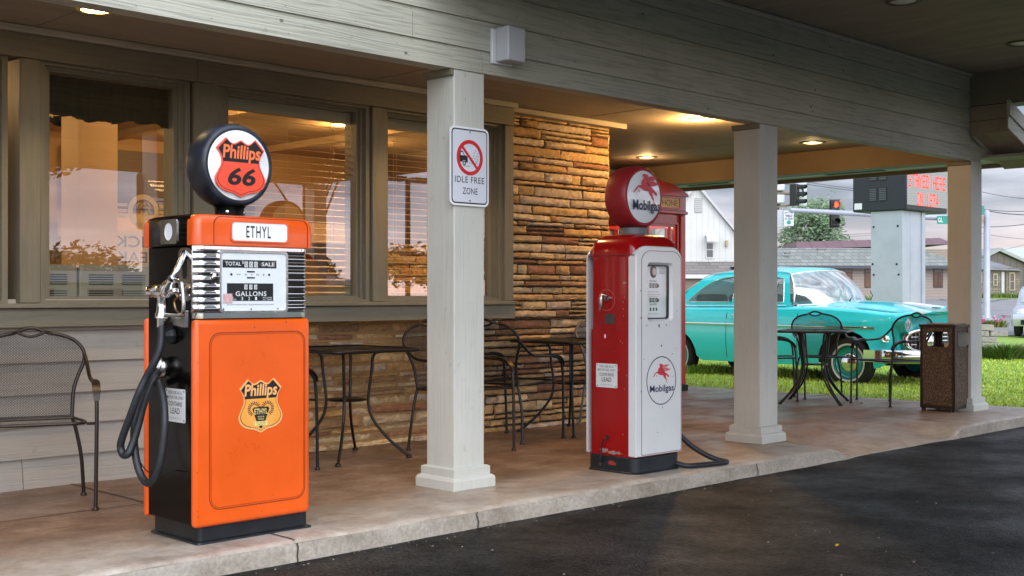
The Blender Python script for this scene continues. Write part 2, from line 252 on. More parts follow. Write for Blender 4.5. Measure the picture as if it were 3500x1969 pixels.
# ------------------------------------------------------------------ mesh building
class Fr:
    def __init__(s, o, r, u, n): s.o, s.r, s.u, s.n = Vector(o), Vector(r), Vector(u), Vector(n)
    def p(s, a, b, d=0.): return s.o + s.r * a + s.u * b + s.n * d
def front(x, y, z): return Fr((x, y, z), (1, 0, 0), (0, 0, 1), (0, -1, 0))      # a face that looks at the road
def side(x, y, z): return Fr((x, y, z), (0, -1, 0), (0, 0, 1), (-1, 0, 0))      # a face that looks left along the porch
ORG = {}
class MB:
    def __init__(s): s.v = []; s.f = []; s.col = None; s.uv = None
    def add(s, vs, fs):
        b = len(s.v); s.v += [tuple(v) for v in vs]; s.f += [tuple(i + b for i in f) for f in fs]; return s
    def box(s, x0, x1, y0, y1, z0, z1):
        return s.add([(x0, y0, z0), (x1, y0, z0), (x1, y1, z0), (x0, y1, z0), (x0, y0, z1), (x1, y0, z1), (x1, y1, z1), (x0, y1, z1)],
                     [(3, 2, 1, 0), (4, 5, 6, 7), (0, 1, 5, 4), (1, 2, 6, 5), (2, 3, 7, 6), (3, 0, 4, 7)])
    def hexa(s, p): return s.add(p, [(3, 2, 1, 0), (4, 5, 6, 7), (0, 1, 5, 4), (1, 2, 6, 5), (2, 3, 7, 6), (3, 0, 4, 7)])
    def fbox(s, f, a0, a1, b0, b1, d0, d1):
        return s.hexa([f.p(a0, b0, d0), f.p(a1, b0, d0), f.p(a1, b0, d1), f.p(a0, b0, d1), f.p(a0, b1, d0), f.p(a1, b1, d0), f.p(a1, b1, d1), f.p(a0, b1, d1)])
    def tube(s, pts, r, n=8, caps=True, closed=False):
        pts = [Vector(p) for p in pts]; k = len(pts); rs = r if isinstance(r, (list, tuple)) else [r] * k
        vs = []; up = None
        for i, p in enumerate(pts):
            if closed: t = pts[(i + 1) % k] - pts[i - 1]
            else: t = pts[min(i + 1, k - 1)] - pts[max(i - 1, 0)]
            t.normalize()
            if up is None: up = Vector((0, 0, 1)) if abs(t.z) < .9 else Vector((1, 0, 0))
            a = t.cross(up); a.normalize(); b = a.cross(t); up = b
            for j in range(n): q = 2 * math.pi * j / n; vs.append(p + (a * math.cos(q) + b * math.sin(q)) * rs[i])
        fs = [(i * n + j, i * n + (j + 1) % n, ((i + 1) % k) * n + (j + 1) % n, ((i + 1) % k) * n + j) for i in range(k if closed else k - 1) for j in range(n)]
        if caps and not closed: fs += [tuple(range(n))[::-1], tuple(range((k - 1) * n, k * n))]
        return s.add(vs, fs)
    def lathe(s, prof, o, ax=(0, 0, 1), n=32, caps=True):
        ax = Vector(ax).normalized(); a = ax.orthogonal().normalized(); b = ax.cross(a); o = Vector(o); vs = []
        for r, h in prof:
            for j in range(n): q = 2 * math.pi * j / n; vs.append(o + ax * h + (a * math.cos(q) + b * math.sin(q)) * max(r, 1e-5))
        k = len(prof); fs = [(i * n + j, i * n + (j + 1) % n, (i + 1) * n + (j + 1) % n, (i + 1) * n + j) for i in range(k - 1) for j in range(n)]
        if caps: fs += [tuple(range(n))[::-1], tuple(range((k - 1) * n, k * n))]
        return s.add(vs, fs)
    def poly(s, f, outer, holes=(), d0=0., d1=.001):
        """flat outline extruded from d0 to d1 along the frame's normal, open at the back"""
        loops = [list(outer)] + [list(h) for h in holes]
        tris = tessellate_polygon([[Vector((a, b, 0)) for a, b in l] for l in loops]); flat = [q for l in loops for q in l]
        s.add([f.p(a, b, d1) for a, b in flat], tris)
        if d1 - d0 > 1e-6:
            for l in loops:
                k = len(l); s.add([f.p(a, b, d0) for a, b in l] + [f.p(a, b, d1) for a, b in l], [(i, (i + 1) % k, k + (i + 1) % k, k + i) for i in range(k)])
        return s
    def loft(s, rings, caps=(True, True)):
        n = len(rings[0]); vs = [p for r in rings for p in r]
        fs = [(i * n + j, i * n + (j + 1) % n, (i + 1) * n + (j + 1) % n, (i + 1) * n + j) for i in range(len(rings) - 1) for j in range(n)]
        if caps[0]: fs.append(tuple(range(n))[::-1])
        if caps[1]: fs.append(tuple(range((len(rings) - 1) * n, len(rings) * n)))
        return s.add(vs, fs)
    def grid(s, fn, nu, nv):
        vs = [fn(i / nu, j / nv) for i in range(nu + 1) for j in range(nv + 1)]
        return s.add(vs, [(i * (nv + 1) + j, (i + 1) * (nv + 1) + j, (i + 1) * (nv + 1) + j + 1, i * (nv + 1) + j + 1) for i in range(nu) for j in range(nv)])
    def text(s, f, body, cx, cy, wd, ht, d=.001, off=0., shear=0., mirror=False, rot=0., space=1.):
        cu = bpy.data.curves.new('t', 'FONT'); cu.body = body; cu.size = 1; cu.resolution_u = 3; cu.offset = off; cu.shear = shear; cu.space_character = space
        ob = bpy.data.objects.new('t', cu); me = ob.to_mesh()
        vs = [v.co.copy() for v in me.vertices]; fs = [tuple(p.vertices) for p in me.polygons]; ob.to_mesh_clear(); bpy.data.objects.remove(ob); bpy.data.curves.remove(cu)
        x0 = min(v.x for v in vs); x1 = max(v.x for v in vs); y0 = min(v.y for v in vs); y1 = max(v.y for v in vs); o = []
        for v in vs:
            a = ((v.x - x0) / (x1 - x0) - .5) * wd * (-1 if mirror else 1); b = ((v.y - y0) / (y1 - y0) - .5) * ht
            if rot: a, b = a * math.cos(rot) - b * math.sin(rot), a * math.sin(rot) + b * math.cos(rot)
            o.append(f.p(cx + a, cy + b, d))
        return s.add(o, fs)
    def build(s, name, m=None, parent=None, smooth=None, bevel=0., seg=2, label=None, sub=0):
        me = bpy.data.meshes.new(name); o = ORG.get(parent.name, Vector()) if parent else Vector()
        me.from_pydata([(v[0] - o[0], v[1] - o[1], v[2] - o[2]) for v in s.v], [], s.f)
        if m: me.materials.append(m)
        if s.col:
            a = me.color_attributes.new('Col', 'FLOAT_COLOR', 'POINT'); a.data.foreach_set('color', [c for q in s.col for c in (*q, 1)])
        if s.uv:
            u = me.uv_layers.new(name='UVMap')
            for l in me.loops: u.data[l.index].uv = s.uv[l.vertex_index]
        me.update()
        if smooth: me.shade_smooth(); me.set_sharp_from_angle(angle=R_(smooth))
        ob = bpy.data.objects.new(name, me); C.objects.link(ob)
        if bevel:
            b = ob.modifiers.new('b', 'BEVEL'); b.width = bevel; b.segments = seg; b.limit_method = 'ANGLE'; b.angle_limit = R_(40); b.harden_normals = False
            me.shade_smooth(); me.set_sharp_from_angle(angle=R_(50))
        if sub: q = ob.modifiers.new('s', 'SUBSURF'); q.levels = sub; q.render_levels = sub
        if parent: ob.parent = parent; ORG[ob.name] = o
        else: ORG[ob.name] = Vector()
        if label: ob['label'] = label
        return ob
def fix(bm_ob):      # outward normals
    b = bmesh.new(); b.from_mesh(bm_ob.data); bmesh.ops.recalc_face_normals(b, faces=b.faces); b.to_mesh(bm_ob.data); b.free(); return bm_ob
def thing(name, label, cat, loc=(0, 0, 0), rot=0., group=None):
    o = bpy.data.objects.new(name, None); C.objects.link(o); o.empty_display_size = .1; o.location = loc; o.rotation_euler = (0, 0, rot)
    o['label'] = label; o['category'] = cat
    if group: o['group'] = group
    ORG[o.name] = Vector(loc) if rot == 0 else Vector()
    return o
def tag(o, label, cat, group=None, kind=None):
    o['label'] = label
    if cat: o['category'] = cat
    if group: o['group'] = group
    if kind: o['kind'] = kind
    return o
def struct(o, label=None):
    o['kind'] = 'structure'
    if label: o['label'] = label
    return o
def clone(root, loc, rot, label, group=None):
    def cp(o, par):
        c = o.copy(); C.objects.link(c); c.parent = par
        for ch in kids.get(o.name, []): cp(ch, c)
        return c
    kids = {}
    for o in root.children_recursive: kids.setdefault(o.parent.name, []).append(o)
    r = cp(root, None); r.location = loc; r.rotation_euler = (0, 0, rot); r['label'] = label
    if group: r['group'] = group
    return r
def rrect(x0, x1, y0, y1, r, n=6):
    pts = []
    for cx, cy, a in ((x1 - r, y1 - r, 0), (x0 + r, y1 - r, 90), (x0 + r, y0 + r, 180), (x1 - r, y0 + r, 270)):
        for k in range(n + 1): q = R_(a + 90 * k / n); pts.append((cx + r * math.cos(q), cy + r * math.sin(q)))
    return pts
def ring(x0, x1, y0, y1, r, z, n=6): return [Vector((a, b, z)) for a, b in rrect(x0, x1, y0, y1, r, n)]
def circ(cx, cy, r, n=40, ry=None): return [(cx + r * math.cos(2 * math.pi * k / n), cy + (ry or r) * math.sin(2 * math.pi * k / n)) for k in range(n)]
def smooth_path(pts, n=6):
    """Catmull-Rom through the points"""
    P = [Vector(p) for p in pts]; P = [P[0] * 2 - P[1]] + P + [P[-1] * 2 - P[-2]]; o = []
    for i in range(1, len(P) - 2):
        for k in range(n):
            t = k / n; a, b, c, d = P[i - 1], P[i], P[i + 1], P[i + 2]
            o.append(.5 * ((2 * b) + (c - a) * t + (2 * a - 5 * b + 4 * c - d) * t * t + (3 * b - a - 3 * c + d) * t ** 3))
    o.append(P[-2]); return o
def smoothp2(pts, n=5): return [(v.x, v.y) for v in smooth_path([(a, b, 0) for a, b in pts], n)]

# ================================================================== GROUND
def hz(x, y):
    Z = x * cc + y * ss
    if x < 12.09 or y < 4.7: return -.16
    b = -.02
    if Z > 34: b += min(.95, (Z - 34) * .0165)
    return b
def gridlines(a, fine0, fine1, st):
    o = [-a, -a / 3, -a / 9, -25., -8.]; x = fine0
    while x <= fine1: o.append(x); x += st
    return sorted(set(o + [fine1 + 12, fine1 + 30, fine1 + 60, a / 2, a]))
b = MB(); gx = sorted(set(gridlines(900, 10, 70, 3) + [12.08, 12.1])); gy = sorted(set(gridlines(900, 2, 70, 3) + [4.69, 4.71]))
b.v = [(x, y, hz(x, y)) for x in gx for y in gy]
n = len(gy); b.f = [(i * n + j, (i + 1) * n + j, (i + 1) * n + j + 1, i * n + j + 1) for i in range(len(gx) - 1) for j in range(n - 1)]
M['lawn'] = mat('lawn_soil_and_grass', (.30, .44, .06), .8, col2=(.17, .29, .035), vscale=2.6, stretch=(1, 1, 1), bump=.5, bscale=60, detail=7)
struct(b.build('ground', M['lawn'], smooth=30))
# driveway sheet
b = MB(); b.add([(-60, -60, -.1), (60, -60, -.1), (60, 4.66, -.1), (-60, 4.66, -.1)], [(0, 1, 2, 3)]); struct(b.build('driveway', M['asph']))
# puddle-like pale dents
M['road'] = mat('worn_grey_road', (.27, .26, .27), .7, col2=(.17, .165, .17), vscale=.35, bump=.2, bscale=20, detail=8, stretch=(.5, 1, 1))
b = MB(); rr_ = []
for i in range(31):
    for j in range(25):
        r = -14 + i * 4.0; Z = 33.5 + j * 2.2; p = rz(r, Z); p.z = hz(p.x, p.y) + .03; rr_.append(p)
b.v = [tuple(p) for p in rr_]; b.f = [(i * 25 + j, (i + 1) * 25 + j, (i + 1) * 25 + j + 1, i * 25 + j + 1) for i in range(30) for j in range(24)]
struct(b.build('road', M['road'], smooth=30))
b = MB()          # tar-sealed cracks across the road
for (p0, p1) in (((3345, 1068), (3520, 1052)), ((3340, 1090), (3510, 1098)), ((3420, 1048), (3520, 1045)), ((3190, 1058), (3240, 1062))):
    A = onz(*p0, .1); B = onz(*p1, .1); pts = []
    for k in range(9):
        q = A.lerp(B, k / 8); q.z = hz(q.x, q.y) + .045; q.x += rnd.uniform(-.25, .25); pts.append(q)
    for a_, c_ in zip(pts[:-1], pts[1:]):
        dx = Vector((.0, .07, 0)); b.add([a_ - dx, c_ - dx, c_ + dx, a_ + dx], [(0, 1, 2, 3)])
struct(b.build('road_crack', M['dark']))

# ================================================================== PORCH SLAB
KY = 4.62
def slabz(x, y):
    # dropped kerb between x = 8.1 and 9.95, sloping up to the porch
    f = max(0, min(1, (x - 7.85) / .42)) * max(0, min(1, (10.1 - x) / .34)); f = f * f * (3 - 2 * f)
    g = max(0, min(1, (5.45 - y) / .83))
    return -.098 * f * g
xs = sorted(set([-6, -3] + [round(-1 + k * .25, 3) for k in range(53)] + [7.7 + k * .06 for k in range(44)] + [12.1]))
xs = [x for x in xs if x <= 12.1]
ys = [KY, KY + .012, KY + .03, KY + .06, 4.72, 4.8, 4.9, 5.0, 5.1, 5.2, 5.3, 5.45, 5.7, 6, 6.5, 7, 7.5, 8.5, 9.8]
b = MB(); vs = []
for x in xs:
    wob = .006 * math.sin(x * 3.1) + .004 * math.sin(x * 11.3 + 1)
    for y in ys:
        z = slabz(x, y) + (-.016 if y == KY else -.006 if y == KY + .012 else -.001 if y == KY + .03 else 0)
        vs.append((x, y + (wob if y < 4.65 else 0), z + .002 * math.sin(x * 7.7 + y * 3)))
n = len(ys); b.v = vs; b.f = [(i * n + j, (i + 1) * n + j, (i + 1) * n + j + 1, i * n + j + 1) for i in range(len(xs) - 1) for j in range(n - 1)]
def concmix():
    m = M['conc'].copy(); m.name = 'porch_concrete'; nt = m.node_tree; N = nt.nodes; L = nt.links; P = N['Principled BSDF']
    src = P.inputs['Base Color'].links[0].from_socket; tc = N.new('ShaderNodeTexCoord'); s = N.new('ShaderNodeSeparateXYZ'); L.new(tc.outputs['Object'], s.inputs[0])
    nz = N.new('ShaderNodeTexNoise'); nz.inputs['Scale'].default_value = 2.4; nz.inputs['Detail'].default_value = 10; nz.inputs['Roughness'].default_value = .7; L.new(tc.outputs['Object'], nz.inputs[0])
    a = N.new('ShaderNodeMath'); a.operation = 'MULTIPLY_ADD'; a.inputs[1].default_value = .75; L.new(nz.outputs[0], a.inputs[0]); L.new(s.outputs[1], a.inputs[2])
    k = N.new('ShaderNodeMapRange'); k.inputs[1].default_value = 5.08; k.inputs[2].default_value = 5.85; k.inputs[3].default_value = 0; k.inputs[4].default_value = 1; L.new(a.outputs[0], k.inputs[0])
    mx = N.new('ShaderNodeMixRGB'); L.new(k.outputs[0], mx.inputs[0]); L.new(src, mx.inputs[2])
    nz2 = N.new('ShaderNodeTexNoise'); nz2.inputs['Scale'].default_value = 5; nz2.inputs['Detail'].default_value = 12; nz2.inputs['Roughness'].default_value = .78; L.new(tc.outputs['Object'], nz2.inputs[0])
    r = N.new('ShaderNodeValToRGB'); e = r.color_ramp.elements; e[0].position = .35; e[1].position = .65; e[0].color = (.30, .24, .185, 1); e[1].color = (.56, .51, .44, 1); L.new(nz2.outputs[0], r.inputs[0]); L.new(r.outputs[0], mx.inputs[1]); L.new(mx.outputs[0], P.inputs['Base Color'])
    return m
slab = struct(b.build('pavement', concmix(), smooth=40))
b = MB(); vs = []
for x in xs:
    wob = .006 * math.sin(x * 3.1) + .004 * math.sin(x * 11.3 + 1)
    vs += [(x, KY + wob, slabz(x, KY) - .016), (x, KY - .006 + wob, slabz(x, KY) - .045), (x, KY - .008 + wob, -.2)]
b.v = vs; b.f = [(i * 3 + j + 1, (i + 1) * 3 + j + 1, (i + 1) * 3 + j, i * 3 + j) for i in range(len(xs) - 1) for j in range(2)]
b.add([(12.1, KY, -.016), (12.1, 9.8, -.0), (12.1, 9.8, -.2), (12.1, KY, -.2)], [(0, 3, 2, 1)])
struct(b.build('kerb', M['kerb'], smooth=50))
b = MB()
for x in (-1.8, .7, 3.185, 8.15, 10.2):
    k = 26; pts = []
    for i in range(k + 1):
        y = KY - .004 + (9.6 - KY) * (i / k) ** 1.5 if i else KY - .004
        xo = x + (.25 * (y - KY) / 2.4 if x == 10.2 and y < 7 else .25 if x == 10.2 else .05 * (y - KY) if x == 8.15 else 0); pts.append((xo, y, slabz(xo, y) + .0035))
    for p, q in zip(pts[:-1], pts[1:]): b.add([(p[0] - .006, p[1], p[2]), (p[0] + .006, p[1], p[2]), (q[0] + .006, q[1], q[2]), (q[0] - .006, q[1], q[2])], [(0, 1, 2, 3)])
for y, x0, x1 in ((7.13, 8.3, 12.08), (6.0, -2, 3.18)): b.add([(x0, y - .005, .0035), (x1, y - .005, .0035), (x1, y + .005, .0035), (x0, y + .005, .0035)], [(0, 1, 2, 3)])
for x in (3.19, 4.32, 6.9, -.4):      # cracks down the kerb face
    z = -.012; px = x
    for k in range(5): nx = px + rnd.uniform(-.012, .014); b.add([(px - .004, KY - .012, z), (px + .004, KY - .012, z), (nx + .004, KY - .013, z - .019), (nx - .004, KY - .013, z - .019)], [(0, 1, 2, 3)]); px = nx; z -= .019
struct(b.build('pavement_joint', M['mortar']))

# grass blades near the porch
import numpy as np
rs = np.random.RandomState(3); NB = 95000
bx = 12.12 + rs.rand(NB) ** 1.35 * 13; by = 3.9 + rs.rand(NB) * 15
keep = (by < 5.2 + (bx - 12) * 1.6 + 3.6) & (by > 4.72); bx = bx[keep]; by = by[keep]; NB = len(bx)
hh = (.014 + .022 * rs.rand(NB)) * (1 + (bx - 12) * .03); aa = rs.rand(NB) * 6.283; ww = .006 + .006 * rs.rand(NB) + (bx - 12) * .0006; lx = (rs.rand(NB) - .5) * .04; ly = (rs.rand(NB) - .5) * .04
z0 = np.full(NB, -.022)
v = np.zeros((NB, 3, 3)); v[:, 0] = np.stack([bx - np.cos(aa) * ww, by - np.sin(aa) * ww, z0], 1); v[:, 1] = np.stack([bx + np.cos(aa) * ww, by + np.sin(aa) * ww, z0], 1); v[:, 2] = np.stack([bx + lx, by + ly, z0 + hh], 1)
me = bpy.data.meshes.new('grass'); me.vertices.add(NB * 3); me.vertices.foreach_set('co', v.ravel()); me.loops.add(NB * 3); me.loops.foreach_set('vertex_index', np.arange(NB * 3)); me.polygons.add(NB); me.polygons.foreach_set('loop_start', np.arange(NB) * 3); me.update(calc_edges=True)
ca = me.color_attributes.new('Col', 'FLOAT_COLOR', 'POINT'); t = rs.rand(NB) ** 1.0; pt = .5 + .5 * np.sin(bx * 1.3 + np.sin(by * .9) * 2) * np.sin(by * 1.7 + bx * .4); dr = (rs.rand(NB) < .07)
cl = np.stack([.21 + .24 * t + .09 * pt, .34 + .24 * t + .08 * pt, .035 + .05 * t, np.ones(NB)], 1); cl[dr] = (.42, .36, .13, 1); ca.data.foreach_set('color', np.repeat(cl, 3, 0).ravel())
me.materials.append(M['leafc']); go = bpy.data.objects.new('grass', me); C.objects.link(go); tag(go, 'short bright green lawn grass beside the porch end', 'grass', kind='stuff')

# ================================================================== RESTAURANT BUILDING
bd = thing('restaurant_building', 'sage green roadside restaurant with covered porch, stone wall and lit windows', 'building', (0, 7.2, 0))
PF = 5.15
# lap siding below the windows
b = MB(); z = -.01
while z < .93:
    for x0, x1 in ((-6, 1.55), (1.554, 4.62)) if int(z * 10) % 2 else ((-6, 2.9), (2.904, 4.62)):
        b.hexa([(x0, 6.918, z), (x1, 6.918, z), (x1, 7.1, z), (x0, 7.1, z), (x0, 6.945, z + .183), (x1, 6.945, z + .183), (x1, 7.1, z + .183), (x0, 7.1, z + .183)])
    z += .185
b.build('siding_wall', M['siding'], bd)
# window wall pieces
WIN = [(1.75, 2.81), (2.99, 3.97), (4.194, 5.418), (5.54, 6.76)]; ZB, ZT = 1.075, 2.485
b = MB(); b.box(-6, 4.0, 6.88, 7.1, 2.487, 2.625); b.box(4.003, 6.865, 6.883, 7.1, 2.489, 2.626); b.build('header_board', M['trim'], bd, bevel=.004, seg=1)
b = MB(); b.box(-6, 1.9, 6.835, 6.96, 2.627, 2.665); b.box(1.903, 6.868, 6.84, 6.96, 2.6265, 2.664); b.build('crown_trim', M['paint'], bd, bevel=.004, seg=1)
b = MB(); b.box(-6, 6.862, 6.868, 7.08, .935, 1.045); b.build('apron_board', M['trim'], bd, bevel=.004, seg=1)
b = MB(); b.box(-6, 6.85, 6.835, 7.1, 1.046, 1.074); b.build('window_sill', M['trim'], bd, bevel=.006)
for x0, x1 in ((1.55, 1.75), (2.868, 2.99), (3.985, 4.194), (5.425, 5.54), (6.765, 6.862)):
    b = MB(); b.box(x0, x1, 6.89, 7.12, 1.076, 2.485); b.build('window_post', M['trim_v'], bd, bevel=.004, seg=1)
for i, (x0, x1) in enumerate(WIN):
    b = MB(); f = front(0, 0, 0)
    for d, (i0, i1) in ((6.915, (0, .035)), (6.945, (.034, .062)), (6.965, (.061, .085))):
        b.poly(front(0, 7.1, 0), [(x0 + i0, ZB + i0 * .5), (x1 - i0, ZB + i0 * .5), (x1 - i0, ZT - i0 * .5), (x0 + i0, ZT - i0 * .5)], [[(x0 + i1, ZB + i1 * .5), (x1 - i1, ZB + i1 * .5), (x1 - i1, ZT - i1 * .5), (x0 + i1, ZT - i1 * .5)]], 0, 7.1 - d)
    fr = b.build('window', M['trim_v'], bd)
    q = MB(); a0, a1, c0, c1 = x0 + .083, x1 - .083, ZB + .04, ZT - .04; q.add([(a0, 7.0, c0), (a1, 7.0, c0), (a1, 7.0, c1), (a0, 7.0, c1)], [(0, 1, 2, 3)])
    q.build('pane', M['glass'], fr)
# ledge stone: individual stones laid in uneven courses
def stones(x0, x1, z0, z1, y, face='y', seed=1, prot=.045):
    r = random.Random(seed); B = MB(); B.col = []
    pal = [(.60, .40, .18), (.54, .35, .16), (.64, .48, .26), (.50, .31, .13), (.58, .43, .26), (.38, .23, .12), (.66, .52, .32), (.56, .34, .13), (.30, .15, .08), (.55, .44, .32)]
    rows = []; z = z0
    while z < z1 - .01: h = r.choice([.042, .052, .060, .068, .076, .086]); h = min(h, z1 - z); rows.append((z, h)); z += h
    for z, h in rows:
        x = x0 - r.random() * .2
        while x < x1:
            l = r.uniform(.10, .22) if r.random() < .25 else r.uniform(.26, .72); a = max(x, x0); e = min(x + l, x1 + r.uniform(-.015, .03) if x + l > x1 else x + l); x += l
            if e - a < .03: continue
            col = r.choice(pal); k = r.uniform(.78, 1.15); col = tuple(c * k for c in col); split = h > .065 and r.random() < .1
            for zz, hh_ in (((z, h * .5), (z + h * .5, h * .5)) if split else ((z, h),)):
                g = .0072; n = max(3, int((e - a) / .028)); dd = prot * r.uniform(.35, 1.1); tilt = r.uniform(-.004, .004); rows_ = 4
                for ri in range(rows_ + 1):
                    for j in range(n + 1):
                        u = j / n; vv = ri / rows_; X = a + g + (e - a - 2 * g) * u; Zs = zz + g + (hh_ - 2 * g) * vv + tilt * (u - .5) * 2
                        edge = ri in (0, rows_) or j in (0, n)
                        Zs += r.uniform(-.0035, .0035) if ri in (0, rows_) else r.uniform(-.002, .002)
                        if j in (0, n): X += r.uniform(-.004, .004)
                        D = dd * (.45 if edge else 1) + r.uniform(-.007, .007)
                        B.v.append((X, y - D, Zs) if face == 'y' else (y + D, X, Zs)); kk = r.uniform(.9, 1.1); B.col.append(tuple(c * kk for c in col))
                base = len(B.v) - (n + 1) * (rows_ + 1)
                for ri in range(rows_):
                    for j in range(n):
                        q = (base + ri * (n + 1) + j, base + ri * (n + 1) + j + 1, base + (ri + 1) * (n + 1) + j + 1, base + (ri + 1) * (n + 1) + j); B.f.append(q if face == 'y' else q)
                # sides down to the mortar
                per = [base + j for j in range(n + 1)] + [base + ri * (n + 1) + n for ri in range(1, rows_ + 1)] + [base + rows_ * (n + 1) + j for j in range(n - 1, -1, -1)] + [base + ri * (n + 1) for ri in range(rows_ - 1, 0, -1)]
                bb = len(B.v)
                for p in per: v_ = B.v[p]; B.v.append((v_[0], y, v_[2]) if face == 'y' else (y, v_[1], v_[2])); B.col.append(tuple(c * .8 for c in col))
                kx = len(per)
                for t in range(kx): B.f.append((per[t], per[(t + 1) % kx], bb + (t + 1) % kx, bb + t))
    return B
B1 = stones(4.625, 8.29, -.01, .93, 7.135, seed=4); B2 = stones(6.875, 8.30, .93, 2.655, 7.125, seed=9)
nb = len(B1.v); B1.v += B2.v; B1.col += B2.col; B1.f += [tuple(i + nb for i in f) for f in B2.f]
B3 = stones(7.12, 9.7, -.01, 2.655, 8.30, 'x', 12); nb = len(B1.v); B1.v += B3.v; B1.col += B3.col; B1.f += [tuple(i + nb for i in f) for f in B3.f]
sw = B1.build('stone_wall', M['stone'], bd, smooth=50)
b = MB(); b.box(4.62, 8.298, 7.133, 7.2, -.02, .934); b.box(6.866, 8.299, 7.1235, 7.2, .9345, 2.664); b.box(8.2, 8.2995, 7.2005, 9.72, -.02, 2.664); b.build('mortar_bed', M['mortar'], sw)
b = MB(); b.box(6.872, 8.40, 6.985, 7.12, 2.618, 2.6645); b.build('wall_cap_trim', mat('cap_trim_paint', (.34, .30, .22), .6, var=.15, vscale=4, stretch=(.5, 6, 6)), bd, bevel=.004, seg=1)
b = MB(); b.box(8.301, 12.1, 9.6, 9.7, -.02, 2.66); b.build('rear_porch_wall', M['siding'], bd)
# porch ceiling and the beam
b = MB(); b.box(-6, 11.5, 5.272, 6.955, 2.666, 2.70); b.box(-6, 11.5, 6.956, 9.7, 2.6665, 2.70); b.build('porch_ceiling', M['ceil'], bd)
for x in (.5, 2.94, 5.38, 7.82, 10.26):
    b = MB(); b.box(x - .002, x + .002, 5.275, 6.83 if x < 7 else 9.6, 2.6635, 2.6655)
    b.build('ceiling_seam', M['trim'], bd)
b = MB(); b.box(-6, 11.62, 5.168, 5.27, 2.4255, 3.3); b.box(11.6205, 12.129, 5.1505, 5.27, 2.4915, 3.3); b.build('porch_beam', M['paint'], bd)
zs = [2.425, 2.560, 2.735, 2.912, 3.088, 3.255]; jn = [(-1.2, 4.868, 9.791), (.4, 4.335, 9.126), (1.6, 6.35), (3.2, 7.42), (.9, 5.2, 9.8)]
b = MB()
for i in range(5):
    xsx = [-6] + list(jn[i]) + [11.352]
    for p, q in zip(xsx[:-1], xsx[1:]):
        z0, z1 = zs[i], zs[i + 1]
        # rebated board: flat face with a sloped rebate at the top where the next board laps over it
        prof = [(PF + .0, z0), (PF + .0, z1 - .030), (PF + .013, z1 - .024), (PF + .013, z1 - .0015), (PF + .03, z1 - .0015), (PF + .03, z0)]
        b.loft([[Vector((x, y, z)) for y, z in prof] for x in (p + .0015, q - .0015)])
fix(b.build('fascia_boards', M['paint'], bd))
b = MB(); b.box(-6, 11.352, 5.118, 5.149, 3.225, 3.258); b.build('fascia_top_trim', M['ptrim'], bd, bevel=.004, seg=1)
# end of the porch: cross beam, soffit with a vent, eave fascia
b = MB(); b.box(11.37, 11.60, 5.271, 9.6, 2.43, 2.663); b.build('cross_beam', mat('lamplit_beam_tone', (.27, .20, .12), .65, var=.15, vscale=3), bd)  # porch paint browned to carry the warm lamplight and dimness in its colour
b = MB(); b.box(11.6005, 12.13, 5.2, 10.4, 2.462, 2.49); b.build('eave_soffit', M['paint_v'], bd)
b = MB(); b.box(12.1305, 12.17, 3.2, 10.6, 2.418, 2.60); b.build('eave_fascia', mat('eave_fascia_paint', (.30, .24, .18), .6, var=.2, vscale=3), bd, bevel=.004)
for ya, yb in ((6.35, 7.05), (8.35, 8.95)): b = MB(); b.box(11.80, 11.98, ya, yb, 2.4595, 2.4615); b.build('soffit_vent', M['dark'], bd)
# main canopy over the driveway
b = MB(); b.box(4.6, 11.352, -2.0, 5.14, 3.262, 3.34); b.build('canopy_ceiling', M['ceil2'], bd)
b = MB(); b.box(11.3525, 11.62, -2.2, 5.1485, 2.937, 3.34); b.build('canopy_end_beam', M['trim'], bd)
b = MB(); b.box(4.35, 11.3515, -2.2, -2.001, 2.90, 3.5); b.box(4.35, 4.599, -2.0, 5.14, 2.95, 3.5); b.build('canopy_edge_beam', M['paint'], bd)
b = MB(); b.box(4.3, 11.9, -2.3, 5.3, 3.5, 3.62); b.box(-6, 12.2, 5.3, 14, 3.301, 3.6); b.build('roof', mat('brown_shingle_roof', (.12, .10, .085), .9, var=.3, vscale=8), bd)
for x, y in ((4.36, -2.19), (11.37, -2.19)):
    b = MB(); b.box(x, x + .24, y, y + .24, -.12, 2.9); b.build('canopy_post', M['paint_v'], bd)
# boxed eave end that slopes down past the end beam
def sl_(x): return (x - 11.352) * -.355
b = MB(); X0, X1 = 11.3535, 12.129
for y0, y1, za, zb in ((4.765, 5.147, 2.672, 2.936),):
    b.hexa([(X0, y0, za), (X1, y0, za + sl_(X1)), (X1, y1, za + sl_(X1)), (X0, y1, za), (X0, y0, zb), (X1, y0, zb + sl_(X1)), (X1, y1, zb + sl_(X1)), (X0, y1, zb)])
b.build('eave_return', M['ceil'], bd)
b = MB()
for za, zb, yy in ((2.795, 2.93, 4.735), (2.668, 2.79, 4.75)):
    b.hexa([(11.28, yy, za - sl_(11.28) * 0 + .025), (X1 + .04, yy, za + sl_(X1)), (X1 + .04, 4.7645, za + sl_(X1)), (11.28, 4.7645, za + .025), (11.28, yy, zb + .025), (X1 + .04, yy, zb + sl_(X1)), (X1 + .04, 4.7645, zb + sl_(X1)), (11.28, 4.7645, zb + .025)])
b.hexa([(11.38, 5.115, 2.65), (11.99, 5.115, 2.44), (11.99, 5.1475, 2.44), (11.38, 5.1475, 2.65), (11.38, 5.115, 2.672), (11.99, 5.115, 2.475), (11.99, 5.1475, 2.475), (11.38, 5.1475, 2.672)])
b.build('eave_trim', M['paint'], bd)
b = MB(); b.box(11.62, 12.13, 3.2, 5.199, 2.463, 2.491); b.build('eave_soffit', M['ceil2'], bd)
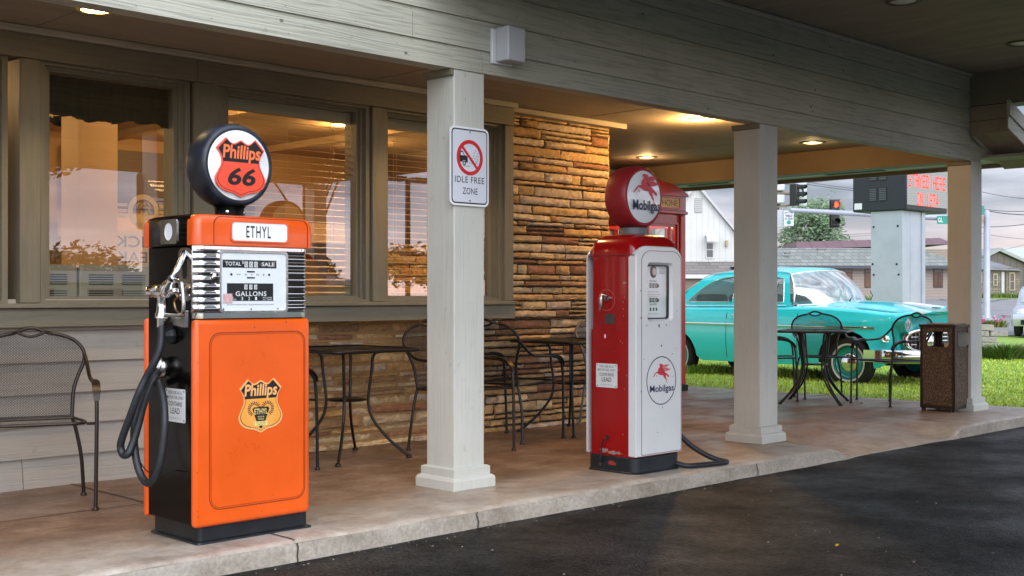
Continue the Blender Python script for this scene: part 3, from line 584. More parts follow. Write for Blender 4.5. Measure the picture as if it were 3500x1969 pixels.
# joints of the end beam boards
b = MB(); b.box(11.3505, 11.3525, 4.765, 5.147, 2.795, 2.799); b.box(11.349, 11.352, -2, 5.147, 2.938, 2.944); b.build('board_joint', M['dark'], bd)
# columns
def column(x0):
    y0 = PF + .008; b = MB(); b.box(x0, x0 + .24, y0, y0 + .24, .02, 2.4245); c = b.build('column', M['paint_v'], bd, bevel=.006)
    b = MB(); e = .033; prof = []
    for hx, z in ((.046, .0), (.046, .052), (.036, .068), (.024, .072), (.024, .118), (.012, .124), (.002, .126)):
        prof.append([Vector(p) for p in ((x0 - hx, y0 - hx, z), (x0 + .24 + hx, y0 - hx, z), (x0 + .24 + hx, y0 + .24 + hx, z), (x0 - hx, y0 + .24 + hx, z))])
    b.loft(prof); b.build('column_base', M['paint_v'], c)
    b = MB(); b.hexa([(x0 - .022, y0 - .0, 2.39), (x0 - .001, y0 - .0, 2.385), (x0 - .001, y0 + .24, 2.385), (x0 - .022, y0 + .24, 2.39), (x0 - .03, y0, 2.424), (x0 - .001, y0, 2.424), (x0 - .001, y0 + .24, 2.424), (x0 - .03, y0 + .24, 2.424)]); b.build('column_cap', M['trim'], c)
    return c
for x0 in (4.652, 7.770, 11.390): column(x0)
column(1.40)

# ------------------------------------------------------------------ interior seen through the glass
b = MB(); b.box(-4, 8.2, 10.8, 10.9, 0, 2.75); b.build('interior_back_wall', M['tan'], bd)
b = MB(); b.box(-4, 8.2, 7.13, 10.8, -.01, 0.0); b.build('interior_floor', M['ifl'], bd)
b = MB(); b.box(-4, 8.2, 7.13, 10.8, 2.625, 2.66)
for x in (0, 1.6, 3.4, 5.2, 6.8): b.box(x, x + .12, 7.13, 10.79, 2.56, 2.6245)
b.build('interior_ceiling', M['icl'], bd)
b = MB(); b.box(8.11, 8.195, 7.14, 10.79, 0, 1.66); b.build('interior_half_wall', M['tan'], bd)
B4 = stones(7.16, 10.78, .5, 1.66, 8.108, 'x', 31, .03); B4.v = [(8.108 - (v[0] - 8.108), v[1], v[2]) for v in B4.v]; B4.build('interior_stone', M['stone'], bd)
b = MB(); b.box(8.12, 8.19, 7.14, 10.79, 1.665, 2.62); b.build('interior_upper_wall', M['tan_d'], bd)
b = MB(); b.box(4.18, 4.50, 8.95, 9.25, 0, 2.62); b.build('interior_pillar', M['tanp'], bd)
b = MB(); b.box(4.9, 6.9, 10.72, 10.79, 1.95, 2.5); b.box(1.0, 3.9, 10.72, 10.79, 2.0, 2.5); b.build('menu_board', M['tan_d'], bd)
b = MB(); b.box(4.8, 8.1, 10.2, 10.7, 1.66, 1.86); b.build('interior_bulkhead', M['tanp'], bd)
b = MB(); b.box(5.0, 8.0, 10.3, 10.75, .0, 1.05); b.build('interior_counter', M['tan_d'], bd)
b = MB(); b.box(-3.9, 6.76, 7.121, 7.13, 0, .95); b.build('interior_lining', M['tan'], bd)
# cabinets with louvres under window
for k in range(4):
    x0 = 2.32 + k * .52; t = thing('metal_cabinet', 'beige louvred metal cabinet inside the curtained window, %s' % ['leftmost of the row', 'second of the row', 'third of the row', 'rightmost of the row'][k], 'cabinet', (x0 + .25, 7.35, 0), 0, 'louvred cabinets under the curtained window')
    b = MB(); b.box(x0, x0 + .505, 7.18, 7.6, 0, 1.31); b.build('body', M['lock'], t, bevel=.008)
    b = MB()
    for c_ in (0, 1):
        for j in range(5):
            for zz in (1.245, 1.145): z = zz - j * .0145; b.box(x0 + .06 + c_ * .22, x0 + .22 + c_ * .22, 7.176, 7.181, z, z + .006)
    b.build('louvre', M['dark'], t)
# curtain valance
for k, (x0, x1) in enumerate(((1.8, 2.76), (3.03, 3.93))):
    b = MB(); nn = 130
    def fn(u, v, x0=x0, x1=x1, k=k):
        x = x0 + (x1 - x0) * u; wv = .016 * math.sin(u * 70 + k) + .009 * math.sin(u * 151 + 1.3); zb = 2.195 + .012 * math.sin(u * 9 + k) + .008 * math.sin(u * 31)
        return (x, 7.055 + wv * (.25 + .75 * v), 2.44 + (zb - 2.44) * v)
    b.grid(fn, nn, 8); o = b.build('curtain_valance', M['curtain'], smooth=80)
    tag(o, ['dark green gathered valance in the window at the left frame edge', 'dark green gathered valance across the top of the curtained window left of the orange pump'][k], 'curtain', 'window valances')
    mo = o.modifiers.new('t', 'SOLIDIFY'); mo.thickness = .003
# wooden blinds
for k, (x0, x1) in enumerate(((4.25, 5.33), (5.60, 6.68))):
    t = thing('window_blind', ['raised-slat wooden blind in the wide window right of the orange pump', 'wooden blind in the window behind the white column'][k], 'blind', ((x0 + x1) / 2, 7.06, 1.1), 0, 'wooden slat blinds')
    b = MB(); b.box(x0, x1, 7.03, 7.085, 2.365, 2.44); b.build('reflection_rail', M['rail'], t)  # added strip; its blue-grey colour stands for the fascia reflected in the glass
    b = MB(); z = 1.135
    while z < 2.35: b.hexa([(x0, 7.035, z), (x1, 7.035, z), (x1, 7.083, z + .009), (x0, 7.083, z + .009), (x0, 7.035, z + .003), (x1, 7.035, z + .003), (x1, 7.083, z + .012), (x0, 7.083, z + .012)]); z += .0455
    b.build('slats', M['blind'], t)
    b = MB()
    for x in (x0 + .13, x0 + .16, (x0 + x1) / 2, x1 - .18, x1 - .15): b.tube([(x, 7.03, 1.13), (x, 7.03, 2.37)], .0018, 5)
    b.build('cords', M['blind'], t)
# lettering stuck on an inner screen, read from behind
t = thing('glass_screen', 'clear inner screen with a mirrored highway shield emblem and mirrored cream lettering', 'screen', (5.9, 9.0, 0))
f = front(0, 9.0, 0); p0 = ony(820, 1000, 9.0)
b = MB(); b.add([(4.75, 9.0, .95), (6.1, 9.0, .95), (6.1, 9.0, 2.05), (4.75, 9.0, 2.05)], [(0, 1, 2, 3)]); b.build('pane', M['glass'], t)
b = MB()
cx, cz = ony(490, 722, 8.99).x, ony(490, 722, 8.99).z; fx = front(0, 8.99, 0)
b.poly(fx, circ(cx, cz, .135), [circ(cx, cz, .095)], 0, .004)
for s_ in (-1, 1):
    for j in range(3): b.fbox(fx, cx + s_ * .14 - (.13 - j * .025 if s_ < 0 else 0), cx + s_ * .14 + (.13 - j * .025 if s_ > 0 else 0), cz + .03 - j * .045, cz + .055 - j * .045, 0, .004)
SH = [(0, .50), (.16, .43), (.30, .53), (.48, .34), (.40, .20), (.385, .05), (.44, -.08), (.50, -.22), (.46, -.36), (.33, -.45), (.15, -.49), (0, -.56)]
SHIELD = smoothp2(SH[:3], 4)[:-1] + [SH[2]] + smoothp2(SH[3:11], 4)[:-1] + smoothp2(SH[10:], 3)
SHIELD = SHIELD + [(-a, q) for a, q in SHIELD[::-1][1:-1]]
def shield(cx, cz, w, h): return [(cx + a * w, cz + q * h) for a, q in SHIELD]
b.poly(fx, shield(cx, cz, .13, .13), [shield(cx, cz, .115, .115)], 0, .005)
b.text(fx, '66', cx, cz - .018, .07, .06, .006, .02, mirror=True); b.text(fx, 'ROUTE', cx, cz + .035, .08, .018, .006, .01, mirror=True)
b.build('emblem', mat('cream_vinyl', (.60, .48, .32), .5), t)
b = MB(); c1 = ony(470, 848, 8.99); b.poly(fx, rrect(c1.x - .30, c1.x + .34, c1.z - .16, c1.z + .13, .05), (), 0, .003); b.build('lettering_panel', mat('pale_vinyl', (.66, .52, .32), .5), t)
b = MB(); b.text(fx, 'KICKS', c1.x - .05, c1.z + .05, .42, .09, .004, .01, mirror=True); b.text(fx, 'STEAKS', c1.x, c1.z - .075, .5, .09, .004, .01, mirror=True); b.build('lettering', M['tan_d'], t)
# ceiling lamps: a recessed trim, a lens that glows and the light it throws
def can(x, y, z, label, power, lens=30., col=(1, .66, .30), r=.075, grp='recessed lamps in the porch ceiling', lamp=True, size=.04, narrow=0):
    t = thing('ceiling_lamp', label, 'lamp', (x, y, z), 0, grp)
    b = MB(); b.lathe([(r * 1.35, -.001), (r * 1.33, -.006), (r, -.008), (r, -.001)], (x, y, z), n=28, caps=False); b.build('trim', M['brown'] if z > 3 or power < 9 else M['cream'], t, smooth=40)
    b = MB(); b.lathe([(r * .99, -.002), (r * .7, -.010), (0.001, -.013)], (x, y, z), n=24, caps=False)
    b.build('lens', emis('lamp_lens_%d' % int(lens * 10), col, lens) if lens > 0 else M['dial'], t, smooth=60)
    if lamp and power > 0:
        l = bpy.data.lights.new('lamp_light', 'SPOT' if narrow else 'POINT'); l.energy = power; l.color = col; l.shadow_soft_size = size
        if narrow: l.spot_size = R_(narrow); l.spot_blend = .7
        o = bpy.data.objects.new('lamp_light', l); C.objects.link(o); o.location = (0, 0, -.085); o.parent = t
can(2.99, 6.2, 2.664, 'glowing recessed lamp in the porch ceiling above the left chair', 26, narrow=118)
can(5.80, 6.25, 2.664, 'glowing recessed lamp in the porch ceiling hidden behind the signed column', 34, narrow=130, col=(1, .60, .26))
can(8.59, 6.33, 2.664, 'brightest glowing recessed lamp, just right of the stone wall', 46, 80, col=(1, .56, .20))
can(10.73, 6.50, 2.664, 'dim recessed lamp in the ceiling beyond the second column', 1.5, 2.0, r=.10)
can(10.56, 8.50, 2.664, 'yellow recessed lamp above the telephone box', 6, 2.4, r=.09)
can(.2, 6.2, 2.664, 'glowing recessed lamp in the porch ceiling outside the left frame edge', 26, narrow=118)
can(8.20, 4.22, 3.26, 'unlit recessed lamp cut by the top of the frame', 0, 0, r=.095, grp='unlit recessed lamps in the canopy')
can(10.27, 4.21, 3.26, 'unlit recessed lamp near the right frame edge', 0, 0, r=.095, grp='unlit recessed lamps in the canopy')
il = [(2.6, 8.3), (4.9, 8.1), (6.4, 8.6), (3.5, 9.9), (5.7, 9.8), (7.3, 9.4), (1.2, 8.4), (7.4, 8.0)]
for k, (x, y) in enumerate(il):
    can(x, y, 2.56 if False else 2.624, 'glowing recessed lamp in the dining room ceiling', 21, 14, (1, .60, .26), .07, 'recessed lamps in the dining room', size=.15)
t = thing('dome_camera', 'small dome security camera on the dining room ceiling', 'camera', (4.55, 10.2, 2.62)); p = ony(205, 425, 9.6)
t.location = (p.x, p.y, 2.624); ORG[t.name] = Vector(t.location)
b = MB(); b.lathe([(.11, 0), (.11, -.03), (.09, -.05)], (p.x, p.y, 2.624), n=24); b.build('housing', M['cream'], t, smooth=40)
b = MB(); b.lathe([(.085, -.05), (.08, -.085), (.05, -.115), (.001, -.125)], (p.x, p.y, 2.624), n=24, caps=False); b.build('dome', M['black'], t, smooth=60)
# grey box on the fascia
t = thing('junction_box', 'pale grey plastic box mounted on the fascia above the column', 'box', (5.03, 5.14, 2.6))
b = MB(); b.box(4.93, 5.095, 5.128, 5.149, 2.49, 2.695); b.build('back_plate', M['white'], t, bevel=.004)
b = MB(); b.box(4.955, 5.10, 5.02, 5.127, 2.50, 2.702); b.build('cover', M['greybox'], t, bevel=.008)

b = MB(); fq_ = front(0, PF - .0005, 0); r5 = random.Random(21)
for i in range(5):
    for k in range(34):
        x = -1 + k * .41 + r5.uniform(-.04, .04)
        if x > 11.3: continue
        b.poly(fq_, circ(x, zs[i] + .028 + r5.uniform(-.004, .004), .0024, 8), (), 0, .0008)
        if r5.random() < .4: b.poly(fq_, circ(x + .02, zs[i] + .12, .0022, 8), (), 0, .0008)
b.build('nail_head', M['iron_brown'], bd)['kind'] = 'stuff'
b = MB()
for k in range(14):
    i = r5.randrange(5); x = r5.uniform(1.5, 11.2); z = zs[i] + r5.uniform(.03, .11); b.poly(fq_, [(x + (.011 + .004 * r5.random()) * math.cos(a), z + (.007 + .003 * r5.random()) * math.sin(a)) for a in (0, .8, 1.6, 2.4, 3.1, 3.9, 4.7, 5.5)], (), 0, .0006)
b.build('knot', mat('painted_knot', (.16, .15, .12), .6), bd)['kind'] = 'stuff'

# ================================================================== NO-IDLING SIGN on the column
t = thing('warning_sign', 'white idle free zone sign with a crossed out smoking car, screwed to the front column', 'sign', (4.763, 5.14, 1.868))
f = front(4.7625, 5.1495, 1.868); W2, H2 = .1535, .2285
b = MB(); b.poly(f, rrect(-W2, W2, -H2, H2, .035), (), 0, .004); b.build('plate', M['signedge'], t)
b = MB(); b.poly(f, rrect(-W2 + .012, W2 - .012, -H2 + .012, H2 - .012, .027), (), 0, .0046); b.build('border', M['ink'], t)
b = MB(); b.poly(f, rrect(-W2 + .020, W2 - .020, -H2 + .020, H2 - .020, .020), (), 0, .0052); b.build('panel', M['signwhite'], t)
b = MB(); b.text(f, 'IDLE FREE', 0, -.077, .232, .036, .0058, .006, space=1.1); b.text(f, 'ZONE', .003, -.142, .118, .038, .0058, .006, space=1.1); b.build('lettering', M['ink'], t)
b = MB(); b.poly(f, circ(0, .052, .103), [circ(0, .052, .081)], 0, .0068)
b.poly(f, [(-.071, .112), (-.059, .124), (.071, -.008), (.059, -.020)], (), 0, .0066); b.build('prohibition_ring', M['redink'], t)
b = MB(); o = (0, .052)
b.poly(f, [(-.081, .0), (-.075, .036), (-.056, .036), (-.040, .012), (-.022, .008), (-.016, .0), (-.016, -.030), (-.028, -.030), (-.038, -.018), (-.050, -.018), (-.058, -.028), (-.075, -.028)], [[(-.070, .028), (-.056, .028), (-.045, .010), (-.072, .010)]], 0, .0058)
b2 = MB(); b2.v = [(v[0], v[1], v[2] + .052) for v in b.v]; b2.f = b.f
b2.poly(f, circ(-.043, .018, .013, 16), [circ(-.043, .018, .007, 12)], 0, .0062); b2.fbox(f, -.05, .004, .0, .0025, 0, .0058)
for (x, y) in ((.045, .095), (.035, .083), (.062, .08), (.030, .065), (.05, .062), (.068, .062), (.022, .05), (.04, .048), (.058, .045), (.012, .035), (.028, .033), (.048, .03), (.064, .036), (-.002, .022), (.012, .018), (.03, .014), (.045, .018), (.055, .022)):
    b2.poly(f, [(x - .006, y - .003), (x - .002, y + .001), (x, y), (x + .004, y + .004), (x + .009, y + .003), (x + .004, y + .0015), (x, y - .003), (x - .003, y - .001)], (), 0, .006)
b2.build('pictogram', M['ink'], t)
b = MB()
for z in (.200, -.198): b.lathe([(.006, 0), (.005, .003), (.0, .004)], f.p(0, z, .005), (0, -1, 0), 10, False)
b.build('screw', M['chrome2'], t)

# ================================================================== ORANGE PUMP
OX0, OX1, OY0, OY1 = 2.784, 3.410, 4.812, 5.265
p = thing('fuel_pump', 'orange and black vintage fuel pump with a shield globe and ethyl sign', 'fuel pump', (3.10, 5.03, 0))
b = MB(); b.loft([ring(OX0 + .02, OX1 + .018, 4.818, 5.262, .02, .001), ring(OX0 + .022, OX1 + .016, 4.82, 5.26, .02, .008), ring(OX0 + .036, OX1 + .0, 4.835, 5.25, .02, .014), ring(OX0 + .036, OX1 + 0, 4.835, 5.25, .02, .088)]); b.build('base', M['basep'], p, smooth=35)
b = MB(); b.box(OX0 + .010, OX1 - .010, OY0 + .0465, OY1 - .0145, .086, 1.345); b.build('cabinet', M['black'], p, bevel=.006)
def doorp(y0, y1, nm):
    b = MB(); b.box(OX0, OX1, y0, y1, .076, 1.012); return b.build(nm, M['orange'], p, bevel=.022, seg=4)
door = doorp(OY0, OY0 + .045, 'front_door'); doorp(OY1 - .014, OY1 + .024, 'rear_door')
f = front(3.10, OY0 - .0008, 0); X0, X1, Z0, Z1 = 2.858 - 3.10, 3.377 - 3.10, .150, .952
b = MB(); o1 = rrect(X0, X1, Z0, Z1, .055, 8); i1 = rrect(X0 + .0035, X1 - .0035, Z0 + .0035, Z1 - .0035, .052, 8); b.poly(f, o1, [i1], 0, .0009)
o2 = rrect(X0 + .009, X1 - .009, Z0 + .009, Z1 - .009, .047, 8); i2 = rrect(X0 + .0105, X1 - .0105, Z0 + .0105, Z1 - .0105, .046, 8); b.poly(f, o2, [i2], 0, .0009); b.build('pinstripe', mat('brown_pinstripe', (.20, .03, .005), .4), door)
b = MB(); r7 = random.Random(3)
for k in range(26):
    x = r7.choice([r7.uniform(-.30, .30), r7.choice([-.302, .300]) + r7.uniform(-.004, .004)]); z = r7.uniform(.10, 1.0) if abs(x) > .29 else r7.choice([r7.uniform(.082, .12), r7.uniform(.97, 1.0), r7.uniform(.1, .95)]); q = r7.uniform(.0012, .0032)
    b.poly(f, [(x + q * r7.uniform(.5, 1.3) * math.cos(a), z + q * r7.uniform(.6, 1.8) * math.sin(a)) for a in (0, 1, 2, 3, 4, 5)], (), 0, .0006)
b.build('enamel_chip', mat('chip_brown', (.12, .04, .015), .7), door)
# shield decal on the door
cx, cz = .028, .611; w_, h_ = .238, .232
b = MB(); b.poly(f, shield(cx, cz, w_, h_), (), 0, .0012); dec = b.build('shield_decal', M['palegold'], door)
b = MB(); b.poly(f, shield(cx, cz, w_ * .93, h_ * .93), (), 0, .0016); b.build('outline', M['ink'], door)
def clip_shield(cx, cz, w, h, zc, top):
    pts = shield(cx, cz, w, h); o = []
    for i in range(len(pts)):
        a, c = pts[i], pts[(i + 1) % len(pts)]; ina = (a[1] >= zc) == top; inc = (c[1] >= zc) == top
        if ina: o.append(a)
        if ina != inc: t = (zc - a[1]) / (c[1] - a[1]); o.append((a[0] + (c[0] - a[0]) * t, zc))
    return o
b = MB(); b.poly(f, clip_shield(cx, cz, w_ * .905, h_ * .905, cz + .030, False), (), 0, .0020)
b.build('lower_field', M['yel'], door)
b = MB(); b.text(f, 'Phillips', cx, cz + .062, .178, .072, .0026, .028, .12); b.build('shield_lettering', M['palegold'], door)
b = MB()
for k in range(40):
    q = 2 * math.pi * k / 40; 
    if .38 < (q / math.pi) < .62: continue
    r0, r1 = .048, .083; a = q; c_, s_ = math.cos(a), math.sin(a); wv = .0016
    b.poly(f, [(cx + c_ * r0 - s_ * wv, cz - .035 + s_ * r0 + c_ * wv), (cx + c_ * r0 + s_ * wv, cz - .035 + s_ * r0 - c_ * wv), (cx + c_ * r1 + s_ * wv, cz - .035 + min(s_ * r1, .062) - c_ * wv), (cx + c_ * r1 - s_ * wv, cz - .035 + min(s_ * r1, .062) + c_ * wv)], (), 0, .0023)
b.build('decal_rays', M['palegold'], door)
b = MB()
for sx in (-1, 1):
    for k in range(16):
        a = R_(60 + 190 * k / 15); x = cx + sx * .034 + sx * -.0 - sx * math.cos(a) * .022 * (1 if k < 8 else 1); 
        ccx, ccz = cx + sx * .036, cz - .018; a2 = R_(-60 + k * 17); r0, r1 = .020, .036; c_, s_ = sx * math.cos(a2), math.sin(a2)
        b.poly(f, [(ccx + c_ * r0 - s_ * .0018, ccz + s_ * r0 + c_ * .0018), (ccx + c_ * r0 + s_ * .0018, ccz + s_ * r0 - c_ * .0018), (ccx + c_ * r1 + s_ * .0022, ccz + s_ * r1 - c_ * .0022), (ccx + c_ * r1 - s_ * .0022, ccz + s_ * r1 + c_ * .0022)], (), 0, .0028)
b.poly(f, [(cx - .046, cz - .018), (cx - .038, cz - .010), (cx + .040, cz - .010), (cx + .046, cz - .018), (cx + .022, cz - .080), (cx - .022, cz - .080)], (), 0, .0031); b.poly(f, circ(cx, cz - .1, .009, 14), (), 0, .0028); b.build('decal_wings', M['ink'], door)
b = MB(); b.text(f, 'ETHYL', cx, cz - .030, .072, .026, .0036, .012); b.fbox(f, cx - .034, cx + .034, cz - .096, cz - .076, .0030, .0038); b.text(f, 'MOTOR FUEL', cx, cz - .055, .036, .007, .0036, .01); b.text(f, 'COMPOUND', cx, cz - .066, .032, .007, .0036, .01); b.build('decal_lettering', M['cream'], door)
b = MB(); b.text(f, 'ETHYL GASOLINE', cx, cz - .082, .058, .006, .0042, .0); b.text(f, 'CORPORATION', cx, cz - .090, .048, .006, .0042, .0); b.build('decal_small_print', M['ink'], door)
# chrome dial surround: horizontal ribs either side
FY = OY0 + .004
b = MB(); zz = [1.016, 1.020]
def ribz(z):
    if z < 1.045 or z > 1.325: return 0.
    return -.009 * abs(math.sin((z - 1.045) / .28 * math.pi * 8.5)) ** .7
nz_ = 90; nx_ = 44
def cf(u, v):
    z = 1.016 + .327 * v; s_ = u * 2 - 1; x = 3.097 + s_ * .305; e = max(0, (abs(s_) - .88) / .12); y = FY + .03 * e * e
    return (x, y + ribz(z) * (1 if abs(s_) < .93 else max(0, (1 - abs(s_)) / .07)), z)
b.grid(cf, nx_, nz_); b.box(2.7925, 3.402, FY + .028, FY + .040, 1.0165, 1.3425); ch = b.build('chrome_surround', M['chrome'], p, smooth=60)
f2 = front(3.10, FY - .010, 0)
b = MB(); b.poly(f2, rrect(-.198, .170, 1.040, 1.326, .020), [rrect(-.188, .160, 1.050, 1.316, .016)], -.01, .010); b.build('dial_bezel', M['chrome2'], ch, bevel=.003)
b = MB(); b.poly(f2, rrect(-.189, .161, 1.049, 1.317, .016), (), 0, .004); b.build('dial', M['dial'], ch)
b = MB()
b.fbox(f2, -.180, .108, 1.247, 1.283, .0042, .0050); b.fbox(f2, -.157, .090, 1.095, 1.176, .0042, .0050)
b.text(f2, 'W   A   Y   N   E', -.032, 1.216, .150, .008, .0048, .004)
for sx in (-.134, .068): b.poly(f2, circ(sx, 1.216, .006, 10), (), 0, .0048)
for z in (1.230, 1.202): b.fbox(f2, -.052, -.010, z - .004, z + .003, .004, .0048)
b.text(f2, 'ACCURATE DELIVERY FROM 1 GALLON PER MINUTE TO FULL FLOW', -.032, 1.078, .25, .005, .0048, .0)
b.build('dial_print', M['ink'], ch)
b = MB(); b.text(f2, 'TOTAL', -.125, 1.265, .082, .018, .0056, .012); b.text(f2, '$', -.074, 1.272, .008, .016, .0056, .005); b.text(f2, 'SALE', .062, 1.265, .070, .018, .0056, .012)
b.text(f2, 'GALLONS', -.030, 1.128, .165, .022, .0056, .012, space=1.1); b.text(f2, 'PER', -.132, 1.110, .018, .007, .0056, .006); b.text(f2, 'GALLON', -.128, 1.101, .038, .007, .0056, .006); b.text(f2, 'INCLUDES', .058, 1.110, .05, .006, .0056, .004); b.text(f2, 'ALL TAXES', .058, 1.101, .05, .006, .0056, .004)
for k, ch_ in enumerate('000'):
    x = -.056 + k * .026; b.fbox(f2, x - .009, x + .009, 1.250, 1.276, .0050, .0056); x2 = -.058 + k * .026; b.fbox(f2, x2 - .008, x2 + .008, 1.148, 1.170, .0050, .0056)
for k, ch_ in enumerate('321'): x = -.078 + k * .037; b.text(f2, ch_, x, 1.106, .010, .015, .0056, .006)
b.build('dial_white_print', M['wink'], ch)
b = MB()
for k in range(3): x = -.056 + k * .026; b.text(f2, '0', x, 1.263, .012, .020, .0062, .004); b.text(f2, '0', x - .002, 1.159, .010, .016, .0062, .004)
b.build('counter_digits', M['ink'], ch)
b = MB(); b.fbox(f2, -.178, -.130, 1.085, 1.128, .0058, .0064); b.build('sticker', mat('pink_sticker', (.70, .55, .56), .5, col2=(.65, .30, .30), vscale=90), ch)
b = MB(); b.lathe([(.018, 0), (.018, .006), (.012, .010), (.0, .012)], (2.885, FY - .012, 1.205), (0, -1, 0), 20, False)
for x, z in ((-.175, 1.058), (-.03, 1.057), (.115, 1.058)): b.lathe([(.005, 0), (.004, .003), (.0, .0035)], f2.p(x, z, .004), (0, -1, 0), 10, False)
b.build('lock', M['chrome2'], ch, smooth=40)
b = MB(); b.poly(f2, [(-.186, 1.052), (.158, 1.052), (.158, 1.314), (-.186, 1.314)], (), .0092, .0092); b.build('dial_window', M['dglass'], ch)
# cap: black ends, orange front and rear hoods
b = MB(); b.loft([ring(OX0 - .004, OX1 + .004, 4.83, 5.25, .015, 1.3465), ring(OX0 - .004, OX1 + .004, 4.83, 5.25, .015, 1.462), ring(OX0 + .004, OX1 - .004, 4.836, 5.244, .02, 1.478), ring(OX0 + .03, OX1 - .03, 4.86, 5.22, .02, 1.489)]); cap = b.build('cap', M['black'], p, smooth=40)
def hood(yf, yb, s_):
    rings = []
    for z, i in ((1.3455, .0), (1.352, .0), (1.44, .0), (1.462, .004), (1.476, .012), (1.486, .03)):
        pts = []
        x0, x1 = OX0 - .008 + i, OX1 + .008 - i; fr_ = yf + s_ * i; r = .035
        for k in range(7): q = R_(90 * k / 6); pts.append(Vector((x0 + r - r * math.cos(q), fr_ + s_ * (r - r * math.sin(q)), z)))
        for k in range(7): q = R_(90 - 90 * k / 6); pts.append(Vector((x1 - r + r * math.cos(q), fr_ + s_ * (r - r * math.sin(q)), z)))
        pts += [Vector((x1, yb, z)), Vector((x0, yb, z))]; rings.append(pts)
    b = MB(); b.loft(rings); return fix(b.build('orange_hood', M['orange2'], p, smooth=35))
hd = hood(4.792, 4.862, 1); hood(5.288, 5.218, -1)
f3 = front(3.10, 4.7915, 0)
def arch(x0, x1, z0, z1, r): return [(x0, z0), (x1, z0)] + [(x1 - r + r * math.cos(R_(q)), z1 - r + r * math.sin(R_(q))) for q in range(0, 91, 15)] + [(x0 + r - r * math.cos(R_(q)), z1 - r + r * math.sin(R_(q))) for q in range(90, -1, -15)]
b = MB(); b.poly(f3, arch(-.232, .278, 1.349, 1.4775, .035), [arch(-.229, .275, 1.349, 1.4745, .033)], 0, .0015); b.build('hood_pinstripe', mat('cap_pinstripe', (.10, .015, .005), .4), hd)
b = MB(); b.poly(f3, rrect(-.148, .168, 1.364, 1.462, .02), [rrect(-.139, .159, 1.371, 1.455, .016)], -.004, .006); b.build('name_frame', M['orange2'], hd, bevel=.003)
b = MB(); b.poly(f3, rrect(-.140, .160, 1.370, 1.456, .016), (), 0, .0035); b.build('name_panel', M['lens'], hd)
b = MB(); b.text(f3, 'ETHYL', .002, 1.413, .132, .054, .0042, .012, .0, space=1.25); b.build('name_lettering', M['ink'], hd)
# side lamp window on the cap
f4 = side(OX0 - .004, 5.03, 0)
b = MB(); b.poly(f4, rrect(-.070, .078, 1.355, 1.468, .012), [circ(.004, 1.412, .036, 28, .040)], -.001, .006); lp = b.build('lamp_plate', M['chrome'], p, bevel=.002)
b = MB(); b.poly(f4, circ(.004, 1.412, .037, 28, .041), (), 0, .003); b.build('lamp_glass', M['dial'], lp)
b = MB()
for k in range(4): b.fbox(f4, .095, .165, 1.375 + k * .022, 1.382 + k * .022, 0, .004)
b.build('vent_slot', M['black'], lp)
# nozzle boot plate
b = MB(); f5 = side(OX0 + .010, 4.905, 0)
b.poly(f5, rrect(-.056, .060, 1.095, 1.335, .03), [rrect(-.022, .022, 1.195, 1.312, .02)], 0, .006); bp_ = b.build('nozzle_boot', M['chrome2'], p, bevel=.003)
b = MB(); b.poly(f5, rrect(-.023, .023, 1.194, 1.313, .02), (), 0, .001); b.build('boot_hole', M['dark'], bp_)
b = MB()
for q in ((-.04, 1.12), (.04, 1.12), (-.04, 1.16), (.04, 1.155)): b.lathe([(.006, 0), (.005, .003), (0, .004)], f5.p(*q, .006), (-1, 0, 0), 8, False)
b.build('rivet', M['chrome2'], bp_)
# nozzle: spout, body, handle, guard
def S(px, py, x=2.705): return onx(px, py, x)
nz1 = MB(); nz1.tube(smooth_path([S(631, 862, 2.79), S(622, 885, 2.765), S(604, 925, 2.735), S(590, 950, 2.72), S(584, 975, 2.712)], 5), [.0145] * 10 + [.0155] * 8 + [.017] * 3, 12)
noz = nz1.build('nozzle', M['chrome'], p, smooth=50)
b = MB(); pa, pb = S(588, 955), S(566, 1000); b.tube([pa, pa.lerp(pb, .25), pa.lerp(pb, .5), pb], [.019, .022, .032, .034], 16); b.tube([pa.lerp(pb, -.02), pa.lerp(pb, .02)], [.024, .024], 14); b.build('spout_collar', M['chrome'], noz, smooth=45)
b = MB(); q0, q1 = S(511, 996), S(603, 996); d_ = q1 - q0
b.tube([q0 - d_ * .02, q0, q0 + d_ * .12, q0 + d_ * .2, q0 + d_ * .28, q0 + d_ * .62, q0 + d_ * .74, q0 + d_ * .76, q0 + d_ * .98, q0 + d_], [.010, .025, .029, .022, .031, .033, .026, .016, .015, .008], 16)
b.build('valve_barrel', M['chrome'], noz, smooth=45)
b = MB(); q0, q1 = S(556, 1005), S(552, 1088); b.tube([q0, q0.lerp(q1, .2), q0.lerp(q1, .75), q0.lerp(q1, .8), q1], [.029, .023, .024, .029, .029], 16); b.tube([S(552, 1088), S(551, 1118)], [.021, .019], 14); b.build('handle', M['chrome'], noz, smooth=45)
b = MB(); b.tube(smooth_path([S(598, 958), S(612, 962), S(622, 975), S(626, 1010), S(627, 1050), S(622, 1075), S(590, 1078), S(560, 1076)], 5), .009, 8); b.build('lever_guard', M['chrome2'], noz, smooth=60)
b = MB(); b.tube(smooth_path([S(598, 1000), S(606, 1015), S(596, 1030), S(600, 1055), S(612, 1070)], 5), .0045, 8); b.build('trigger', mat('brass_trigger', (.35, .22, .10), .3, 1), noz, smooth=60)
b = MB(); fb = side(2.74, 0, 0)
def sp_(px, py): v = onx(px, py, 2.74); return (-v.y, v.z)
b.poly(fb, [sp_(585, 1070), sp_(612, 1082), sp_(632, 1062), sp_(637, 1062), sp_(636, 1120), sp_(600, 1112), sp_(583, 1098)], (), -.01, .006); b.build('hook_bracket', M['chrome2'], p, bevel=.003)
